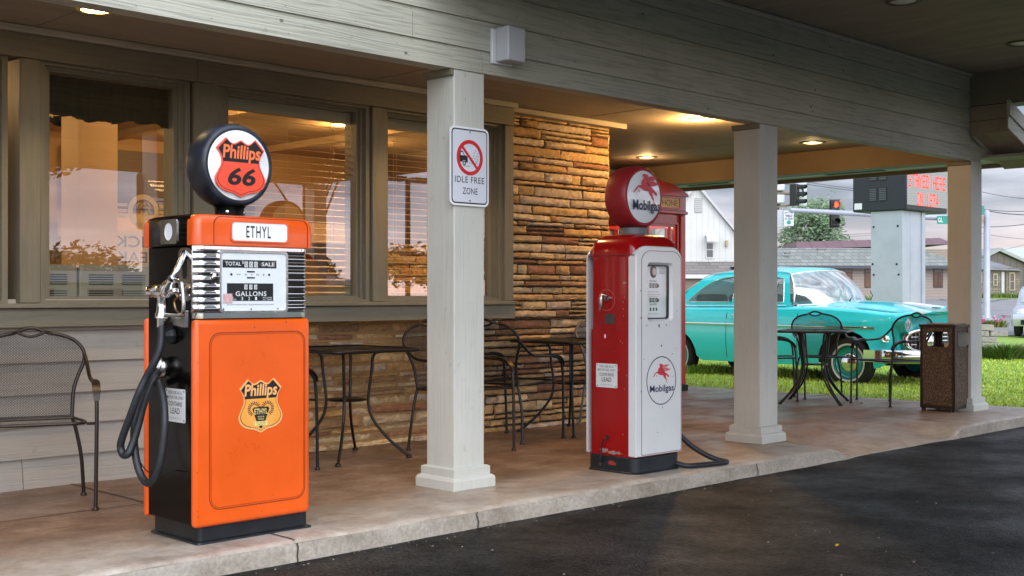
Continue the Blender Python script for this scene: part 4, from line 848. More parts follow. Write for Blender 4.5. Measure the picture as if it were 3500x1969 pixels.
b = MB(); c0 = onx(588, 1147, 2.79); b.lathe([(.040, 0), (.040, .012), (.022, .045), (.014, .05), (.0, .05)], c0, (-1, 0, 0), 8, False); b.build('hex_boss', M['rubber'], p)
b = MB(); c0 = onx(553, 1255, 2.77); b.lathe([(.040, -.02), (.050, .0), (.046, .022), (.030, .038), (.0, .046)], c0, Vector((-1, -.15, .0)), 22, False); b.build('hose_bell', M['chrome2'], p, smooth=50)
# hose: down from the nozzle, out and back up over the bell, then a second hanging loop
def Hp(l): return [onx(px, py, x) for px, py, x in l]
h1 = Hp([(552, 1108, 2.705), (551, 1160, 2.70), (544, 1200, 2.69), (525, 1245, 2.67), (500, 1290, 2.65), (472, 1350, 2.62), (446, 1420, 2.60), (420, 1490, 2.585), (412, 1525, 2.585), (420, 1553, 2.59), (437, 1552, 2.60), (452, 1520, 2.62), (468, 1470, 2.64), (486, 1400, 2.66), (505, 1340, 2.68), (522, 1300, 2.70), (535, 1286, 2.72)])
b = MB(); b.tube(smooth_path(h1, 8), .0172, 14); hs = b.build('hose', M['rubber'], p, smooth=60)
h2 = Hp([(545, 1262, 2.745), (520, 1300, 2.72), (496, 1350, 2.70), (474, 1400, 2.675), (460, 1455, 2.65), (459, 1520, 2.64), (470, 1590, 2.64), (488, 1635, 2.645), (510, 1652, 2.65), (532, 1630, 2.655), (548, 1580, 2.665), (558, 1510, 2.675), (563, 1440, 2.685), (560, 1375, 2.70), (548, 1320, 2.715), (532, 1298, 2.73), (518, 1310, 2.75)])
b = MB(); b.tube(smooth_path(h2, 8), .0172, 14); b.build('hose', M['rubber'], p, smooth=60)
b = MB(); b.tube(smooth_path(Hp([(524, 1230, 2.72), (505, 1270, 2.70), (480, 1380, 2.69), (455, 1470, 2.68), (452, 1510, 2.68), (480, 1580, 2.69), (510, 1615, 2.70), (550, 1622, 2.73), (590, 1608, 2.785)]), 6), .0028, 6); b.build('ground_wire', M['dark'], p)
# lead notice
def notice(yc, x, zc, par, scr=False):
    f = side(x, yc, zc); b = MB(); b.poly(f, rrect(-.088, .088, -.076, .076, .007), (), 0, .002); n = b.build('warning_plate', M['white'], par)
    b = MB(); b.text(f, 'FOR USE AS A', 0, .058, .118, .014, .0026, .004); b.text(f, 'MOTOR FUEL ONLY', 0, .036, .148, .014, .0026, .004); b.text(f, 'CONTAINS', 0, .007, .120, .021, .0026, .006); b.text(f, 'LEAD', 0, -.025, .080, .027, .0026, .008)
    for q in ((-.078, .066), (.078, .066), (-.078, -.066), (.078, -.066)): b.poly(f, circ(*q, .004, 10), (), 0, .003)
    b.build('notice_lettering', M['ink'], n); b = MB(); b.text(f, '(TETRAETHYL)', 0, -.060, .105, .011, .0026, .0); b.build('notice_small_print', mat('faded_ink', (.30, .31, .32), .5), n)
    return n
notice(4.994, OX0 + .009, .618, p)
# globe
gc = Vector((3.10, 5.035, 1.735)); p2 = onz(0, 0)
b = MB(); b.lathe([(.078, 1.484), (.078, 1.492), (.070, 1.496), (.070, 1.535), (.078, 1.545)], (gc.x, gc.y, 0), n=28); nk = b.build('globe_neck', M['black'], p, smooth=40)
b = MB()
for q in (230, 310): b.lathe([(.009, 0), (.007, .006), (0, .008)], (gc.x + .07 * math.cos(R_(q)), gc.y + .07 * math.sin(R_(q)), 1.515), (math.cos(R_(q)), math.sin(R_(q)), 0), 8, False)
b.build('neck_bolt', M['chrome'], nk)
def globe(gc, R, T, m, nm, par, rl):
    prof = [(rl, -T), (rl + .006, -T - .004), (rl + .014, -T - .002)]
    for k in range(1, 12): q = R_(-90 + 180 * k / 12); prof.append((rl + .014 + (R - rl - .014) * math.cos(q) ** .75, T * math.sin(q)))
    prof += [(rl + .014, T + .002), (rl + .006, T + .004), (rl, T)]
    b = MB(); b.lathe(prof, gc, (0, 1, 0), 64, False); o = b.build(nm, m, par, smooth=50); fix(o); return o
gr = globe(gc, .200, .080, M['rubber_ring'], 'globe_ring', p, .165)
b = MB(); b.tube([gc + Vector((.006, y, math.sqrt(max(0, .2 ** 2 - (y * 1.0) ** 2 * .6)) - .0)) for y in (-.07, -.04, 0, .04)], .0035, 6); b.build('ring_seam', M['dark'], gr)
def lens_(gc, rl, T, par):
    for s_ in (-1, 1):
        b = MB(); b.lathe([(rl, T), (rl * .8, T + .008), (rl * .5, T + .014), (rl * .2, T + .017), (0, T + .018)] if s_ > 0 else [(rl, T), (0, T + .018)], gc, (0, s_, 0), 56, False); o = b.build('globe_lens', M['lens'], par, smooth=60)
def dome(b, gc, rl, T, ey=.0007):      # lay flat artwork onto the curved lens
    return
def onlens(B, gc, rl, T, lift):
    """push flat artwork (built at y = 0 plane in front of the globe) onto the domed lens"""
    v2 = []
    for v in B.v:
        r = min(1, math.hypot(v[0] - gc.x, v[2] - gc.z) / rl); h = T + .018 * (1 - r * r) + lift; v2.append((v[0], gc.y - h, v[2]))
    B.v = v2; return B
def dens(pts, k=.012):
    o = []
    for i in range(len(pts)):
        a, c = Vector(pts[i]), Vector(pts[(i + 1) % len(pts)]); n = max(1, int((c - a).length / k))
        for j in range(n): q = a.lerp(c, j / n); o.append((q.x, q.y))
    return o
RL, TT = .165, .082
b = MB(); prof = [(RL * math.cos(R_(k * 9)), TT + .018 * (1 - math.cos(R_(k * 9)) ** 2)) for k in range(11)]; b.lathe(prof, gc, (0, -1, 0), 56, False); b.lathe(prof, gc, (0, 1, 0), 56, False); b.build('globe_lens', M['lens'], p, smooth=60)
# artwork drawn as concentric flat plates slightly above the lens crown
fg = front(gc.x, gc.y - TT - .0185, gc.z)
w_, h_ = .268, .252; oz = -.010
b = MB(); b.poly(fg, shield(0, oz, w_, h_), (), -.012, .0002); gs = b.build('globe_shield', M['phred'], p)
b = MB(); b.poly(fg, shield(0, oz, w_ * .945, h_ * .945), [shield(0, oz, w_ * .925, h_ * .925)], 0, .0007); b.build('shield_line', M['ink'], gs)
b = MB(); b.poly(fg, clip_shield(0, oz, w_ * .925, h_ * .925, .012, True), (), 0, .0008); b.build('shield_top_field', M['ink'], gs)
b = MB(); b.text(fg, 'Phillips', .004, .050, .205, .084, .0014, .026, .10); b.build('shield_lettering', M['phor'], gs)
b = MB(); b.text(fg, '66', .004, -.055, .150, .084, .0014, .028, .18); b.build('shield_number', M['ink'], gs)

# ================================================================== RED PUMP
RX0, RX1, RY0, RY1 = 5.842, 6.312, 4.79, 5.20
p = thing('fuel_pump', 'red and white vintage fuel pump with a flying horse emblem on globe and front', 'fuel pump', (6.077, 5.0, 0))
b = MB(); b.loft([ring(RX0 - .014, RX1 + .006, RY0 - .012, RY1 + .006, .07, .001), ring(RX0 - .012, RX1 + .004, RY0 - .010, RY1 + .004, .07, .006), ring(RX0 - .002, RX1 - .004, RY0 - .0, RY1 - .004, .06, .012), ring(RX0 - .002, RX1 - .004, RY0 - .0, RY1 - .004, .06, .098), ring(RX0 + .006, RX1 - .01, RY0 + .01, RY1 - .01, .055, .104)])
b.build('base', mat('chipped_black_base', (.012, .018, .024), .35, col2=(.010, .014, .018), vscale=8, bump=.1), p, smooth=35)
YF, YB = RY0 + .012, RY1 - .012
rr = []
for z, i in ((.100, .004), (.104, .0), (.90, 0), (.901, 0), (1.3602, 0), (1.3604, 0), (1.372, .0)):
    q_ = ring(RX0 + i, RX1 - i, YF + i, YB - i, .05, z)
    if .9005 < z < 1.3603: q_ = [Vector((p_.x, min(YB - .045, max(p_.y, YF + .045)), p_.z)) for p_ in q_]
    rr.append(q_)
b = MB(); b.loft(rr); body = b.build('body', M['red'], p, smooth=35)
rr = []
for k in range(9):
    q = R_(90 * k / 8); i = .115 * (1 - math.cos(q)); rr.append(ring(RX0 - .002 + i, RX1 + .002 - i, YF - .002 + i * .8, YB + .002 - i * .8, max(.02, .055 - i * .2), 1.376 + .135 * math.sin(q) ** .85))
rr = [ring(RX0 - .002, RX1 + .002, YF - .002, YB + .002, .055, 1.3735)] + rr
b = MB(); b.loft(rr); b.build('top', M['red'], p, smooth=60)
b = MB(); b.box(RX0 + .0, RX1, YF + .002, YB - .002, 1.370, 1.3765); b.build('seam', M['pin'], p)
def archw(x0, x1, z0, z1, r, rb=.006):
    o = [(x0 + rb, z0), (x1 - rb, z0), (x1, z0 + rb)]
    o += [(x1 - r + r * math.cos(R_(q)), z1 - r * .78 + r * .78 * math.sin(R_(q))) for q in range(0, 91, 10)]
    o += [(x0 + r - r * math.cos(R_(q)), z1 - r * .78 + r * .78 * math.sin(R_(q))) for q in range(90, -1, -10)] + [(x0, z0 + rb)]
    return o
XM = (RX0 + RX1) / 2
def panel(yf, s_, nm):
    # raised shell: outer wrap, step, then the face with the window cut through
    f = Fr((XM, yf, 0), (1, 0, 0), (0, 0, 1), (0, -s_, 0)); b = MB(); hw = (RX1 - RX0) / 2
    O = archw(-hw - .001, hw + .001, .108, 1.432, .11); O2 = archw(-hw + .006, hw - .006, .112, 1.426, .105); I = archw(-hw + .050, hw - .006, .112, 1.405, .095)
    win = rrect(-.122, .138, .955, 1.330, .028, 6)
    loops = [[f.p(a, c, d) for a, c in l] for l, d in ((O, -.05 if s_ > 0 else -.004), (O, .004), (O2, .010))]
    b.loft(loops, (False, False)); b.poly(f, O2, [win], .0099, .010)
    # bevelled recess round the window
    win2 = rrect(-.106, .122, .970, 1.314, .020, 6); b.loft([[f.p(a, c, .010) for a, c in win], [f.p(a, c, -.012) for a, c in win2]], (False, False))
    o = b.build(nm, M['white'], p, smooth=30); fix(o); return o, f, win2
pan, f, win2 = panel(RY0 + .006, 1, 'front_panel'); panel(RY1 - .006, -1, 'rear_panel')
hw = (RX1 - RX0) / 2
b = MB(); b.poly(f, archw(-hw + .052, hw - .010, .116, 1.404, .092), [archw(-hw + .0555, hw - .0135, .1195, 1.4005, .089)], 0, .0112); b.build('pinline', M['pin'], pan)
b = MB(); b.poly(f, win2, [rrect(-.098, .114, .978, 1.306, .016, 6)], -.03, -.010); b.build('window_seal', M['ink'], pan)
b = MB(); b.poly(f, rrect(-.104, .120, .972, 1.312, .018), (), 0, -.028) if False else b.poly(f, rrect(-.104, .120, .972, 1.312, .018), (), -.030, -.028); dl = b.build('dial', M['dial'], pan)
b = MB(); d = -.0268
for k in range(3):
    x = -.045 + k * .030
    b.fbox(f, x - .011, x + .011, 1.168, 1.198, -.028, d); b.fbox(f, x - .011, x + .011, 1.076, 1.104, -.028, d); b.fbox(f, x - .007, x + .007, 1.022, 1.042, -.028, d)
b.fbox(f, .028, .040, 1.172, 1.192, -.028, d); b.fbox(f, .028, .040, 1.080, 1.098, -.028, d)
b.text(f, 'THIS  SALE', -.022, 1.212, .07, .012, d, .004); b.text(f, 'GALLONS', -.020, 1.064, .07, .012, d, .004)
for j, s_ in enumerate(('BEFORE', 'AND AFTER', 'DELIVERY')): b.text(f, s_, .074, 1.292 - j * .014, .060, .009, d, .003)
for j in range(3): b.fbox(f, -.094, -.084, 1.256 + j * .014, 1.266 + j * .014, -.028, d)
b.text(f, 'FILTERED AND SEALED GASOLINE', -.020, 1.1435, .12, .006, d); b.text(f, 'THIS SALE YOUR NEW DIGITAL IS REGULAR', -.020, 1.126, .15, .006, d); b.text(f, 'PRICE PER GALLON', -.020, 1.004, .10, .005, d)
b.build('dial_print', M['ink'], dl)
b = MB(); b.text(f, 'INSTRUMENT COMPANY', -.020, 1.114, .10, .006, d); b.build('dial_red_print', M['redink'], dl)
b = MB()
for k in range(3):
    x = -.045 + k * .030
    for z, hh_ in ((1.183, .018), (1.090, .016)): b.text(f, '0', x, z, .008, hh_, -.0262, .002)
b.build('counter_digits', M['wink'], dl)
b = MB(); b.poly(f, circ(-.020, 1.272, .030, 24, .040), (), -.028, -.022); b.build('sight_glass', M['dark'], dl, bevel=.004)
b = MB(); b.poly(f, circ(-.016, 1.272, .019, 20, .024), (), -.022, -.019); b.build('sight_disc', mat('pale_pink_disc', (.50, .42, .42), .3), dl)
b = MB(); b.poly(f, rrect(-.098, .114, .978, 1.306, .016), (), -.013, -.013); b.build('dial_window', M['dglass'], pan)
# emblem
HORSE = [(835, 395), (845, 388), (870, 388), (888, 398), (887, 430), (884, 470), (905, 500), (940, 525), (958, 545), (975, 560), (976, 578), (965, 592), (955, 570), (943, 555), (930, 560), (935, 590), (945, 620), (943, 640), (956, 658), (945, 663), (938, 635), (920, 600), (900, 578), (893, 552), (850, 548), (822, 528), (800, 512), (775, 545), (752, 573), (747, 568), (772, 528), (795, 499), (820, 497), (822, 470), (832, 448), (845, 432), (850, 415), (838, 410)]
WING1 = [(884, 440), (892, 412), (912, 405), (980, 402), (955, 428), (945, 440), (905, 448)]; WING2 = [(884, 452), (940, 450), (1000, 472), (965, 488), (930, 497), (900, 503), (878, 480)]; LEG = [(792, 540), (800, 545), (808, 565), (800, 563)]
def horse(b, f, cx, cz, kx, kz, d):
    mp_ = lambda l: [(cx + (a - 870) * kx, cz + (625 - q) * kz) for a, q in l]
    for l in (HORSE, WING1, WING2, LEG): b.poly(f, mp_(l), (), 0, d)
ex, ez = 6.096 - XM, .578; kx, kz = .152 / 210, .155 / 345
b = MB(); b.poly(f, circ(ex, ez, .1515, 48, .155), [circ(ex, ez, .145, 48, .1485)], 0, .0108); b.build('emblem_ring', M['inkblue'], pan)
b = MB(); horse(b, f, ex, ez, kx, kz, .0108); b.build('emblem_horse', M['pinkred'], pan)
b = MB()
for l in ([(895, 424), (955, 418), (952, 421), (895, 428)], [(890, 436), (945, 432), (942, 436), (890, 440)], [(895, 462), (975, 470), (970, 473), (895, 466)], [(893, 476), (950, 482), (945, 486), (893, 480)]): b.poly(f, [(ex + (a - 870) * kx, ez + (625 - q) * kz) for a, q in l], (), 0, .0112)
b.build('wing_lines', M['white'], pan)
b = MB(); b.text(f, 'Mobilgas', ex + .004, ez - .056, .245, .056, .0108, .024); b.build('emblem_lettering', M['inkblue'], pan)
b = MB()          # enamel chips
for (x, z, r) in ((.02, .80, .006), (-.13, .93, .004), (-.006, .928, .009), (.07, .93, .004), (-.155, .72, .003), (.10, .70, .004), (.13, .745, .004), (.03, .405, .004), (-.185, .98, .006), (-.185, .52, .004), (.17, .78, .003), (-.19, 1.15, .004), (.18, 1.02, .003), (-.02, .25, .003), (.14, .6, .003)):
    b.poly(f, [(x + r * (.6 + .6 * rnd.random()) * math.cos(k), z + r * (.8 + rnd.random()) * math.sin(k)) for k in (0, 1, 2, 3, 4, 5)], (), 0, .0109)
b.build('enamel_chip', M['ink'], pan)
# red side: crank, key plate, access door, notice, power cord
fs_ = side(RX0, 5.0, 0)
b = MB(); b.poly(fs_, circ(-.028, 1.09, .068, 40), [circ(-.028, 1.09, .066, 40)], 0, .0008); b.build('worn_ring', mat('worn_paint_line', (.50, .16, .14), .5), body)
b = MB(); b.lathe([(.020, 0), (.018, .022), (.010, .024)], (RX0, 5.010, 1.10), (-1, 0, 0), 16, False); b.tube(smooth_path([(RX0 - .025, 5.010, 1.115), (RX0 - .045, 5.020, 1.125), (RX0 - .052, 5.030, 1.105), (RX0 - .05, 5.035, 1.04), (RX0 - .035, 5.055, 1.022)], 4), [.009] * 8 + [.012] * 5 + [.007] * 4, 10); b.build('crank', M['chrome2'], body, smooth=50)
b = MB(); b.poly(fs_, [(-.040, .940), (.038, .940), (.038, 1.0), (-.038, 1.005)], (), 0, .003); b.build('key_plate', mat('worn_grey_plate', (.10, .09, .09), .45, .4, var=.4, vscale=40), body)
b = MB(); b.poly(fs_, rrect(-.085, .050, .765, .945, .01), [rrect(-.0835, .0485, .7665, .9435, .009)], 0, .0008); b.build('access_seam', M['pin'], body)
b = MB(); b.poly(fs_, rrect(-.083, .048, .767, .943, .008), (), 0, .0005); b.build('access_door', M['red'], body)
b = MB(); b.poly(fs_, rrect(-.045, -.035, .848, .872, .002), (), 0, .002); b.build('door_lock', M['wink'], body)
notice(5.026, RX0 - .0005, .610, body)
b = MB(); b.lathe([(.013, 0), (.012, .003), (.0, .003)], (RX0, 5.02, .219), (-1, 0, 0), 12, False); b.tube(smooth_path([(RX0 + .01, 5.02, .222), (RX0 - .018, 5.024, .21), (RX0 - .020, 5.050, .175), (RX0 - .012, 5.062, .13), (RX0 - .018, 5.066, .085)], 5), .005, 8)
b.hexa([(RX0 - .028, 5.055, .055), (RX0 - .012, 5.055, .055), (RX0 - .012, 5.078, .055), (RX0 - .028, 5.078, .055), (RX0 - .026, 5.058, .087), (RX0 - .014, 5.058, .087), (RX0 - .014, 5.074, .087), (RX0 - .026, 5.074, .087)]); b.build('power_cord', M['ink'], p, smooth=40)
b = MB()
for y in (5.060, 5.073): b.box(RX0 - .022, RX0 - .018, y - .002, y, .035, .056)
b.build('plug_prong', M['chrome'], p)
b = MB()          # bare metal where the red has flaked off
r9 = random.Random(5)
def flake(cy, cz, wy, wz, n=22): return [(cy + wy * math.cos(2 * math.pi * k / n) * r9.uniform(.55, 1.15), cz + wz * math.sin(2 * math.pi * k / n) * r9.uniform(.5, 1.3)) for k in range(n)]
b.poly(fs_, flake(-.05, .135, .035, .014), (), 0, .0006); b.poly(fs_, flake(.04, .125, .07, .011, 30), (), 0, .0006); b.poly(fs_, flake(.12, 1.20, .015, .006), (), 0, .0006)
for k in range(10): b.poly(fs_, flake(r9.uniform(.05, .14), r9.uniform(.2, 1.3), .003, .005, 8), (), 0, .0006)
b.build('flaked_paint', mat('bare_primer', (.40, .27, .24), .7, var=.5, vscale=60), body)
b = MB(); b.poly(side(RX0 - .0025, 5.0, 0), flake(.02, .055, .035, .016), (), 0, .0008); b.build('red_scuff', mat('red_scuff_paint', (.45, .04, .03), .6, var=.5, vscale=50), p)
# lower hose to the floor
b = MB(); b.tube(smooth_path([(6.30, 4.98, .33), (6.345, 4.95, .30), (6.40, 4.90, .22), (6.47, 4.84, .13), (6.545, 4.77, .065), (6.61, 4.71, .028), (6.64, 4.672, .02), (6.60, 4.655, .019), (6.50, 4.67, .019), (6.38, 4.70, .019), (6.30, 4.74, .019), (6.27, 4.80, .03)], 6), .0175, 12); b.build('hose', M['rubber'], p, smooth=60)
gc = Vector((6.077, 5.0, 1.755))
b = MB(); b.lathe([(.095, 1.508), (.095, 1.516), (.088, 1.52), (.088, 1.556), (.095, 1.56)], (gc.x, gc.y, 0), n=30); nk = b.build('globe_neck', mat('grey_cast_neck', (.17, .18, .19), .5, .3, var=.3, vscale=20), p, smooth=40)
globe(gc, .205, .085, M['redglobe'], 'globe_ring', p, .168)
RL, TT = .168, .087
prof = [(RL * math.cos(R_(k * 9)), TT + .018 * (1 - math.cos(R_(k * 9)) ** 2)) for k in range(11)]
for s_ in (-1, 1): b = MB(); b.lathe(prof, gc, (0, s_, 0), 56, False); b.build('globe_lens', M['lens'], p, smooth=60)
fg = front(gc.x, gc.y - TT - .0185, gc.z)
b = MB(); horse(b, fg, .0, -.016, .00105, .00068, .0004); gh = b.build('globe_horse', M['pinkred'], p)
b = MB(); b.text(fg, 'Mobilgas', .004, -.065, .275, .084, .0006, .026); b.build('globe_lettering', M['inkblue'], p)

# ================================================================== PATIO CHAIRS
def uvgrid(B, fn, nu, nv, uvf):
    B.grid(fn, nu, nv); B.uv = [uvf(i / nu, j / nv) for i in range(nu + 1) for j in range(nv + 1)]
def backline(z):           # how far the back leans at height z
    return -.235 - .11 * ((z - .43) / .5) ** 1.15 if z > .43 else -.235
def backw(z):              # half width of the backrest at height z
    pts = [(.43, .205), (.50, .208), (.60, .218), (.68, .245), (.74, .272), (.79, .278), (.83, .262), (.87, .222), (.895, .165), (.912, .085), (.918, .001)]
    for (a, wa), (c, wc) in zip(pts[:-1], pts[1:]):
        if a <= z <= c: return wa + (wc - wa) * (z - a) / (c - a)
    return .2 if z < .43 else 0
def make_chair(label, iron, mesh):
    t = thing('patio_chair', label, 'chair', (0, 0, 0), 0, 'metal mesh patio chairs'); r = .0105
    # seat
    B = MB()
    def sf(u, v):
        x = -.225 + .47 * u; hw = .215 + .03 * u - .02 * max(0, u - .85) / .15; y = hw * (2 * v - 1); return (x, y, .440 + .018 * u - .022 * math.sin(math.pi * u) * (1 - (2 * v - 1) ** 2) - .02 * max(0, u - .8))
    uvgrid(B, sf, 10, 10, lambda a, c: (.47 * a, .46 * c)); B.build('seat', mesh, t, smooth=80)
    b = MB(); pr = [sf(u, 0) for u in (0, .25, .5, .75, .92)] + [sf(1, .06), sf(1, .3), sf(1, .5), sf(1, .7), sf(1, .94)] + [sf(u, 1) for u in (.92, .75, .5, .25, 0)]
    b.tube(smooth_path(pr, 3), r * .8, 8); b.tube([sf(0, 0), sf(0, 1)], r * .7, 8); b.build('seat_frame', iron, t, smooth=60)
    # back
    B = MB()
    def bf(u, v): z = .445 + .455 * u; hw = backw(z) - .004; y = hw * (2 * v - 1); return (backline(z) - .03 * (1 - (2 * v - 1) ** 2) * math.sin(min(1, u * 1.2) * 1.6), y, z)
    uvgrid(B, bf, 22, 12, lambda a, c: ((2 * c - 1) * max(.02, backw(.445 + .455 * a)), .455 * a)); B.build('backrest', mesh, t, smooth=80)
    b = MB(); zs_ = [.445, .52, .60, .68, .74, .79, .83, .87, .895, .908]
    R1 = [(backline(z), backw(z), z) for z in zs_]; top = [(backline(.908) - .028, .075, .915), (backline(.92) - .03, .035, .932), (backline(.92) - .03, 0, .938), (backline(.92) - .03, -.035, .932), (backline(.908) - .028, -.075, .915)]
    b.tube(smooth_path(R1 + top + [(x, -y, z) for x, y, z in R1[::-1]], 3), r, 8)
    b.tube(smooth_path([top[0], (backline(.9) - .03, .035, .897), (backline(.9) - .03, 0, .890), (backline(.9) - .03, -.035, .897), top[4]], 4), r * .8, 8)
    b.tube(smooth_path([(backline(.45), .2, .45), (backline(.45) - .02, .1, .447), (backline(.45) - .025, 0, .446), (backline(.45) - .02, -.1, .447), (backline(.45), -.2, .45)], 3), r * .8, 8)
    b.build('back_frame', iron, t, smooth=60)
    for s in (-1, 1):
        b = MB(); b.tube(smooth_path([(backline(.79), s * .277, .79), (backline(.76) + .02, s * .285, .755), (-.215, s * .290, .70), (-.14, s * .292, .665), (-.02, s * .293, .655), (.09, s * .292, .652), (.165, s * .290, .640)], 4), r * 1.05, 8); am = b.build('armrest', iron, t, smooth=60)
        b = MB(); pts = smooth_path([(.07, s * .292, .658), (.13, s * .2915, .654), (.19, s * .290, .636), (.232, s * .288, .600), (.245, s * .287, .565)], 3)
        vs = []
        for k, p_ in enumerate(pts):
            a = k / (len(pts) - 1); wv = .011 + .010 * math.sin(math.pi * a) ** .6; t_ = (pts[min(k + 1, len(pts) - 1)] - pts[max(k - 1, 0)]).normalized(); n_ = Vector((-t_.z, 0, t_.x)); n_ = n_ if n_.z >= 0 or abs(n_.x) > .5 else -n_
            if n_.x < 0: n_ = -n_ if n_.z < 0 else n_
            vs.append([p_ + n_ * .013 + Vector((0, -wv, 0)), p_ + n_ * .013 + Vector((0, wv, 0)), p_ + n_ * .004 + Vector((0, wv, 0)), p_ + n_ * .004 + Vector((0, -wv, 0))])
        b.loft(vs); fix(b.build('arm_pad', iron, am, smooth=40))
        b = MB(); b.tube(smooth_path([(.165, s * .290, .640), (.215, s * .289, .610), (.240, s * .288, .56), (.252, s * .287, .44), (.262, s * .283, .22), (.268, s * .28, .014)], 4), r, 8)
        b.tube([(.250, s * .287, .452), (.236, s * .24, .452)], r * .8, 6); b.lathe([(.017, .0), (.019, .006), (.013, .016)], (.268, s * .28, .001), n=10); b.build('leg', iron, t, smooth=60)
        b = MB(); b.tube(smooth_path([(backline(.445), s * .205, .445), (-.238, s * .225, .38), (-.242, s * .255, .22), (-.262, s * .27, .014)], 4), r, 8); b.lathe([(.017, .0), (.019, .006), (.013, .016)], (-.262, s * .27, .001), n=10); b.build('leg', iron, t, smooth=60)
    return t
c0 = make_chair('black mesh armchair with arched back on the lawn side of the right table', M['iron'], M['mesh'])
c0.location = (11.76, 6.98, 0); c0.rotation_euler = (0, 0, R_(226))
clone(c0, (11.53, 6.08, 0), R_(162), 'black mesh armchair between the right table and the litter bin')
clone(c0, (11.20, 7.30, 0), R_(-55), 'black mesh armchair mostly hidden behind the second column, its arms reaching past it')
clone(c0, (6.66, 6.68, 0), R_(8), 'black mesh armchair right of the signed column, facing the middle table')
clone(c0, (4.27, 6.62, 0), R_(8), 'black mesh armchair whose front legs show at the right edge of the orange pump')
cb = make_chair('brown mesh armchair against the pale siding at the left frame edge', M['iron_brown'], M['mesh_b'])
cb.location = (2.72, 6.34, 0); cb.rotation_euler = (0, 0, R_(250))
clone(cb, (5.87, 6.44, 0), R_(268), 'brown mesh armchair against the stone wall partly behind the left of the signed column')
cg = make_chair('grey mesh armchair peeking out left of the red pump by the stone wall', M['silver'], M['mesh_s'])
cg.location = (8.03, 6.72, 0); cg.rotation_euler = (0, 0, R_(263))

# ================================================================== PATIO TABLES
def make_table(label, half=.37, n=2):
    t = thing('patio_table', label, 'table', (0, 0, 0), 0, 'square metal mesh patio tables'); B = MB()
    q = rrect(-half + .01, half - .01, -half + .01, half - .01, .06, 5); hole = circ(0, 0, .022, 16)
    tris = tessellate_polygon([[Vector((a, c, 0)) for a, c in q], [Vector((a, c, 0)) for a, c in hole]]); fl = q + hole
    B.add([(a, c, .752) for a, c in fl], tris); B.uv = fl; B.build('table_top', M['tmesh'], t)
    b = MB(); b.tube([Vector((a, c, .748)) for a, c in rrect(-half, half, -half, half, .07, 6)], .0125, 8, closed=True); b.tube([Vector((a, c, .752)) for a, c in circ(0, 0, .026, 18)], .004, 6, closed=True)
    for s in (-1, 1): b.tube([(s * half * .5, -half, .742), (s * half * .5, half, .742)], .007, 6)
    b.build('rim', M['iron'], t, smooth=60)
    b = MB(); b.lathe([(.13, .395), (.14, .402), (.13, .409), (.0, .409)], (0, 0, 0), n=24); b.build('lower_shelf', M['iron'], t, smooth=40)
    for k in range(4):
        a = R_(45 + 90 * k); ca_, sa = math.cos(a), math.sin(a); b = MB()
        for o in ((-.016, .016) if n == 2 else (0,)):
            P = lambda r, z: (ca_ * r - sa * o * (1 if z > .1 else .6), sa * r + ca_ * o * (1 if z > .1 else .6), z)
            b.tube(smooth_path([P(.30, .742), P(.22, .735), P(.180, .70), P(.168, .60), P(.150, .46), P(.146, .38), P(.170, .28), P(.25, .17), P(.33, .09), P(.425, .012)], 4), .0105, 8)
        b.lathe([(.02, 0), (.022, .008), (.012, .022)], (ca_ * .428, sa * .428, .001), n=10); b.build('leg', M['iron'], t, smooth=60)
    return t
t0 = make_table('square black mesh table beside the orange pump in front of the low stone wall', .37, 1); t0.location = (5.06, 6.71, 0)
t1 = clone(t0, (7.32, 6.68, 0), 0, 'square black mesh table left of the red pump by the tall stone wall')
t2 = make_table('square black mesh table with paired curved legs in front of the turquoise car', .355, 2); t2.location = (11.13, 6.72, 0); t2.rotation_euler = (0, 0, R_(23))

# ================================================================== LITTER BIN
bx0, by0, s_ = 11.105, 5.185, .355
t = thing('litter_bin', 'square brown litter bin with pebble panels in front of the third column', 'bin', (bx0 + s_ / 2, by0 + s_ / 2, 0))
b = MB()
for x in (bx0, bx0 + s_ - .03):
    for y in (by0, by0 + s_ - .03): b.box(x, x + .03, y, y + .03, .03, .815)
b.box(bx0 + .03, bx0 + s_ - .03, by0, by0 + .02, .03, .06); b.box(bx0, bx0 + .02, by0 + .03, by0 + s_ - .03, .03, .06); b.box(bx0 + .03, bx0 + s_ - .03, by0 + s_ - .02, by0 + s_, .03, .06); b.box(bx0 + s_ - .02, bx0 + s_, by0 + .03, by0 + s_ - .03, .03, .06)
b.build('frame', M['brown'], t, bevel=.003)
for (f, nm) in ((front(bx0 + s_ / 2, by0 + .004, 0), 0), (side(bx0 + .004, by0 + s_ / 2, 0), 1), (Fr((bx0 + s_ / 2, by0 + s_ - .004, 0), (-1, 0, 0), (0, 0, 1), (0, 1, 0)), 2), (Fr((bx0 + s_ - .004, by0 + s_ / 2, 0), (0, 1, 0), (0, 0, 1), (1, 0, 0)), 3)):
    b = MB(); b.poly(f, [(-.147, .062), (.147, .062), (.147, .60), (-.147, .60)], (), -.01, .0); b.build('side_panel', M['aggr'], t)
    b = MB(); b.poly(f, [(-.147, .601), (.147, .601), (.147, .815), (-.147, .815)], [rrect(-.118, .118, .622, .775, .045, 6)], -.012, .0015); b.poly(f, rrect(-.126, .126, .614, .783, .05, 6), [rrect(-.116, .116, .624, .773, .042, 6)], 0, .005); b.build('opening_panel', M['aggr'] if nm in (0, 1) else M['brown'], t)
b = MB(); b.poly(Fr((bx0 + s_ / 2, by0 + s_ / 2, .816), (1, 0, 0), (0, 1, 0), (0, 0, 1)), rrect(-s_ / 2 - .012, s_ / 2 + .012, -s_ / 2 - .012, s_ / 2 + .012, .012), (), 0, .022); b.build('lid', M['brown'], t, bevel=.004)
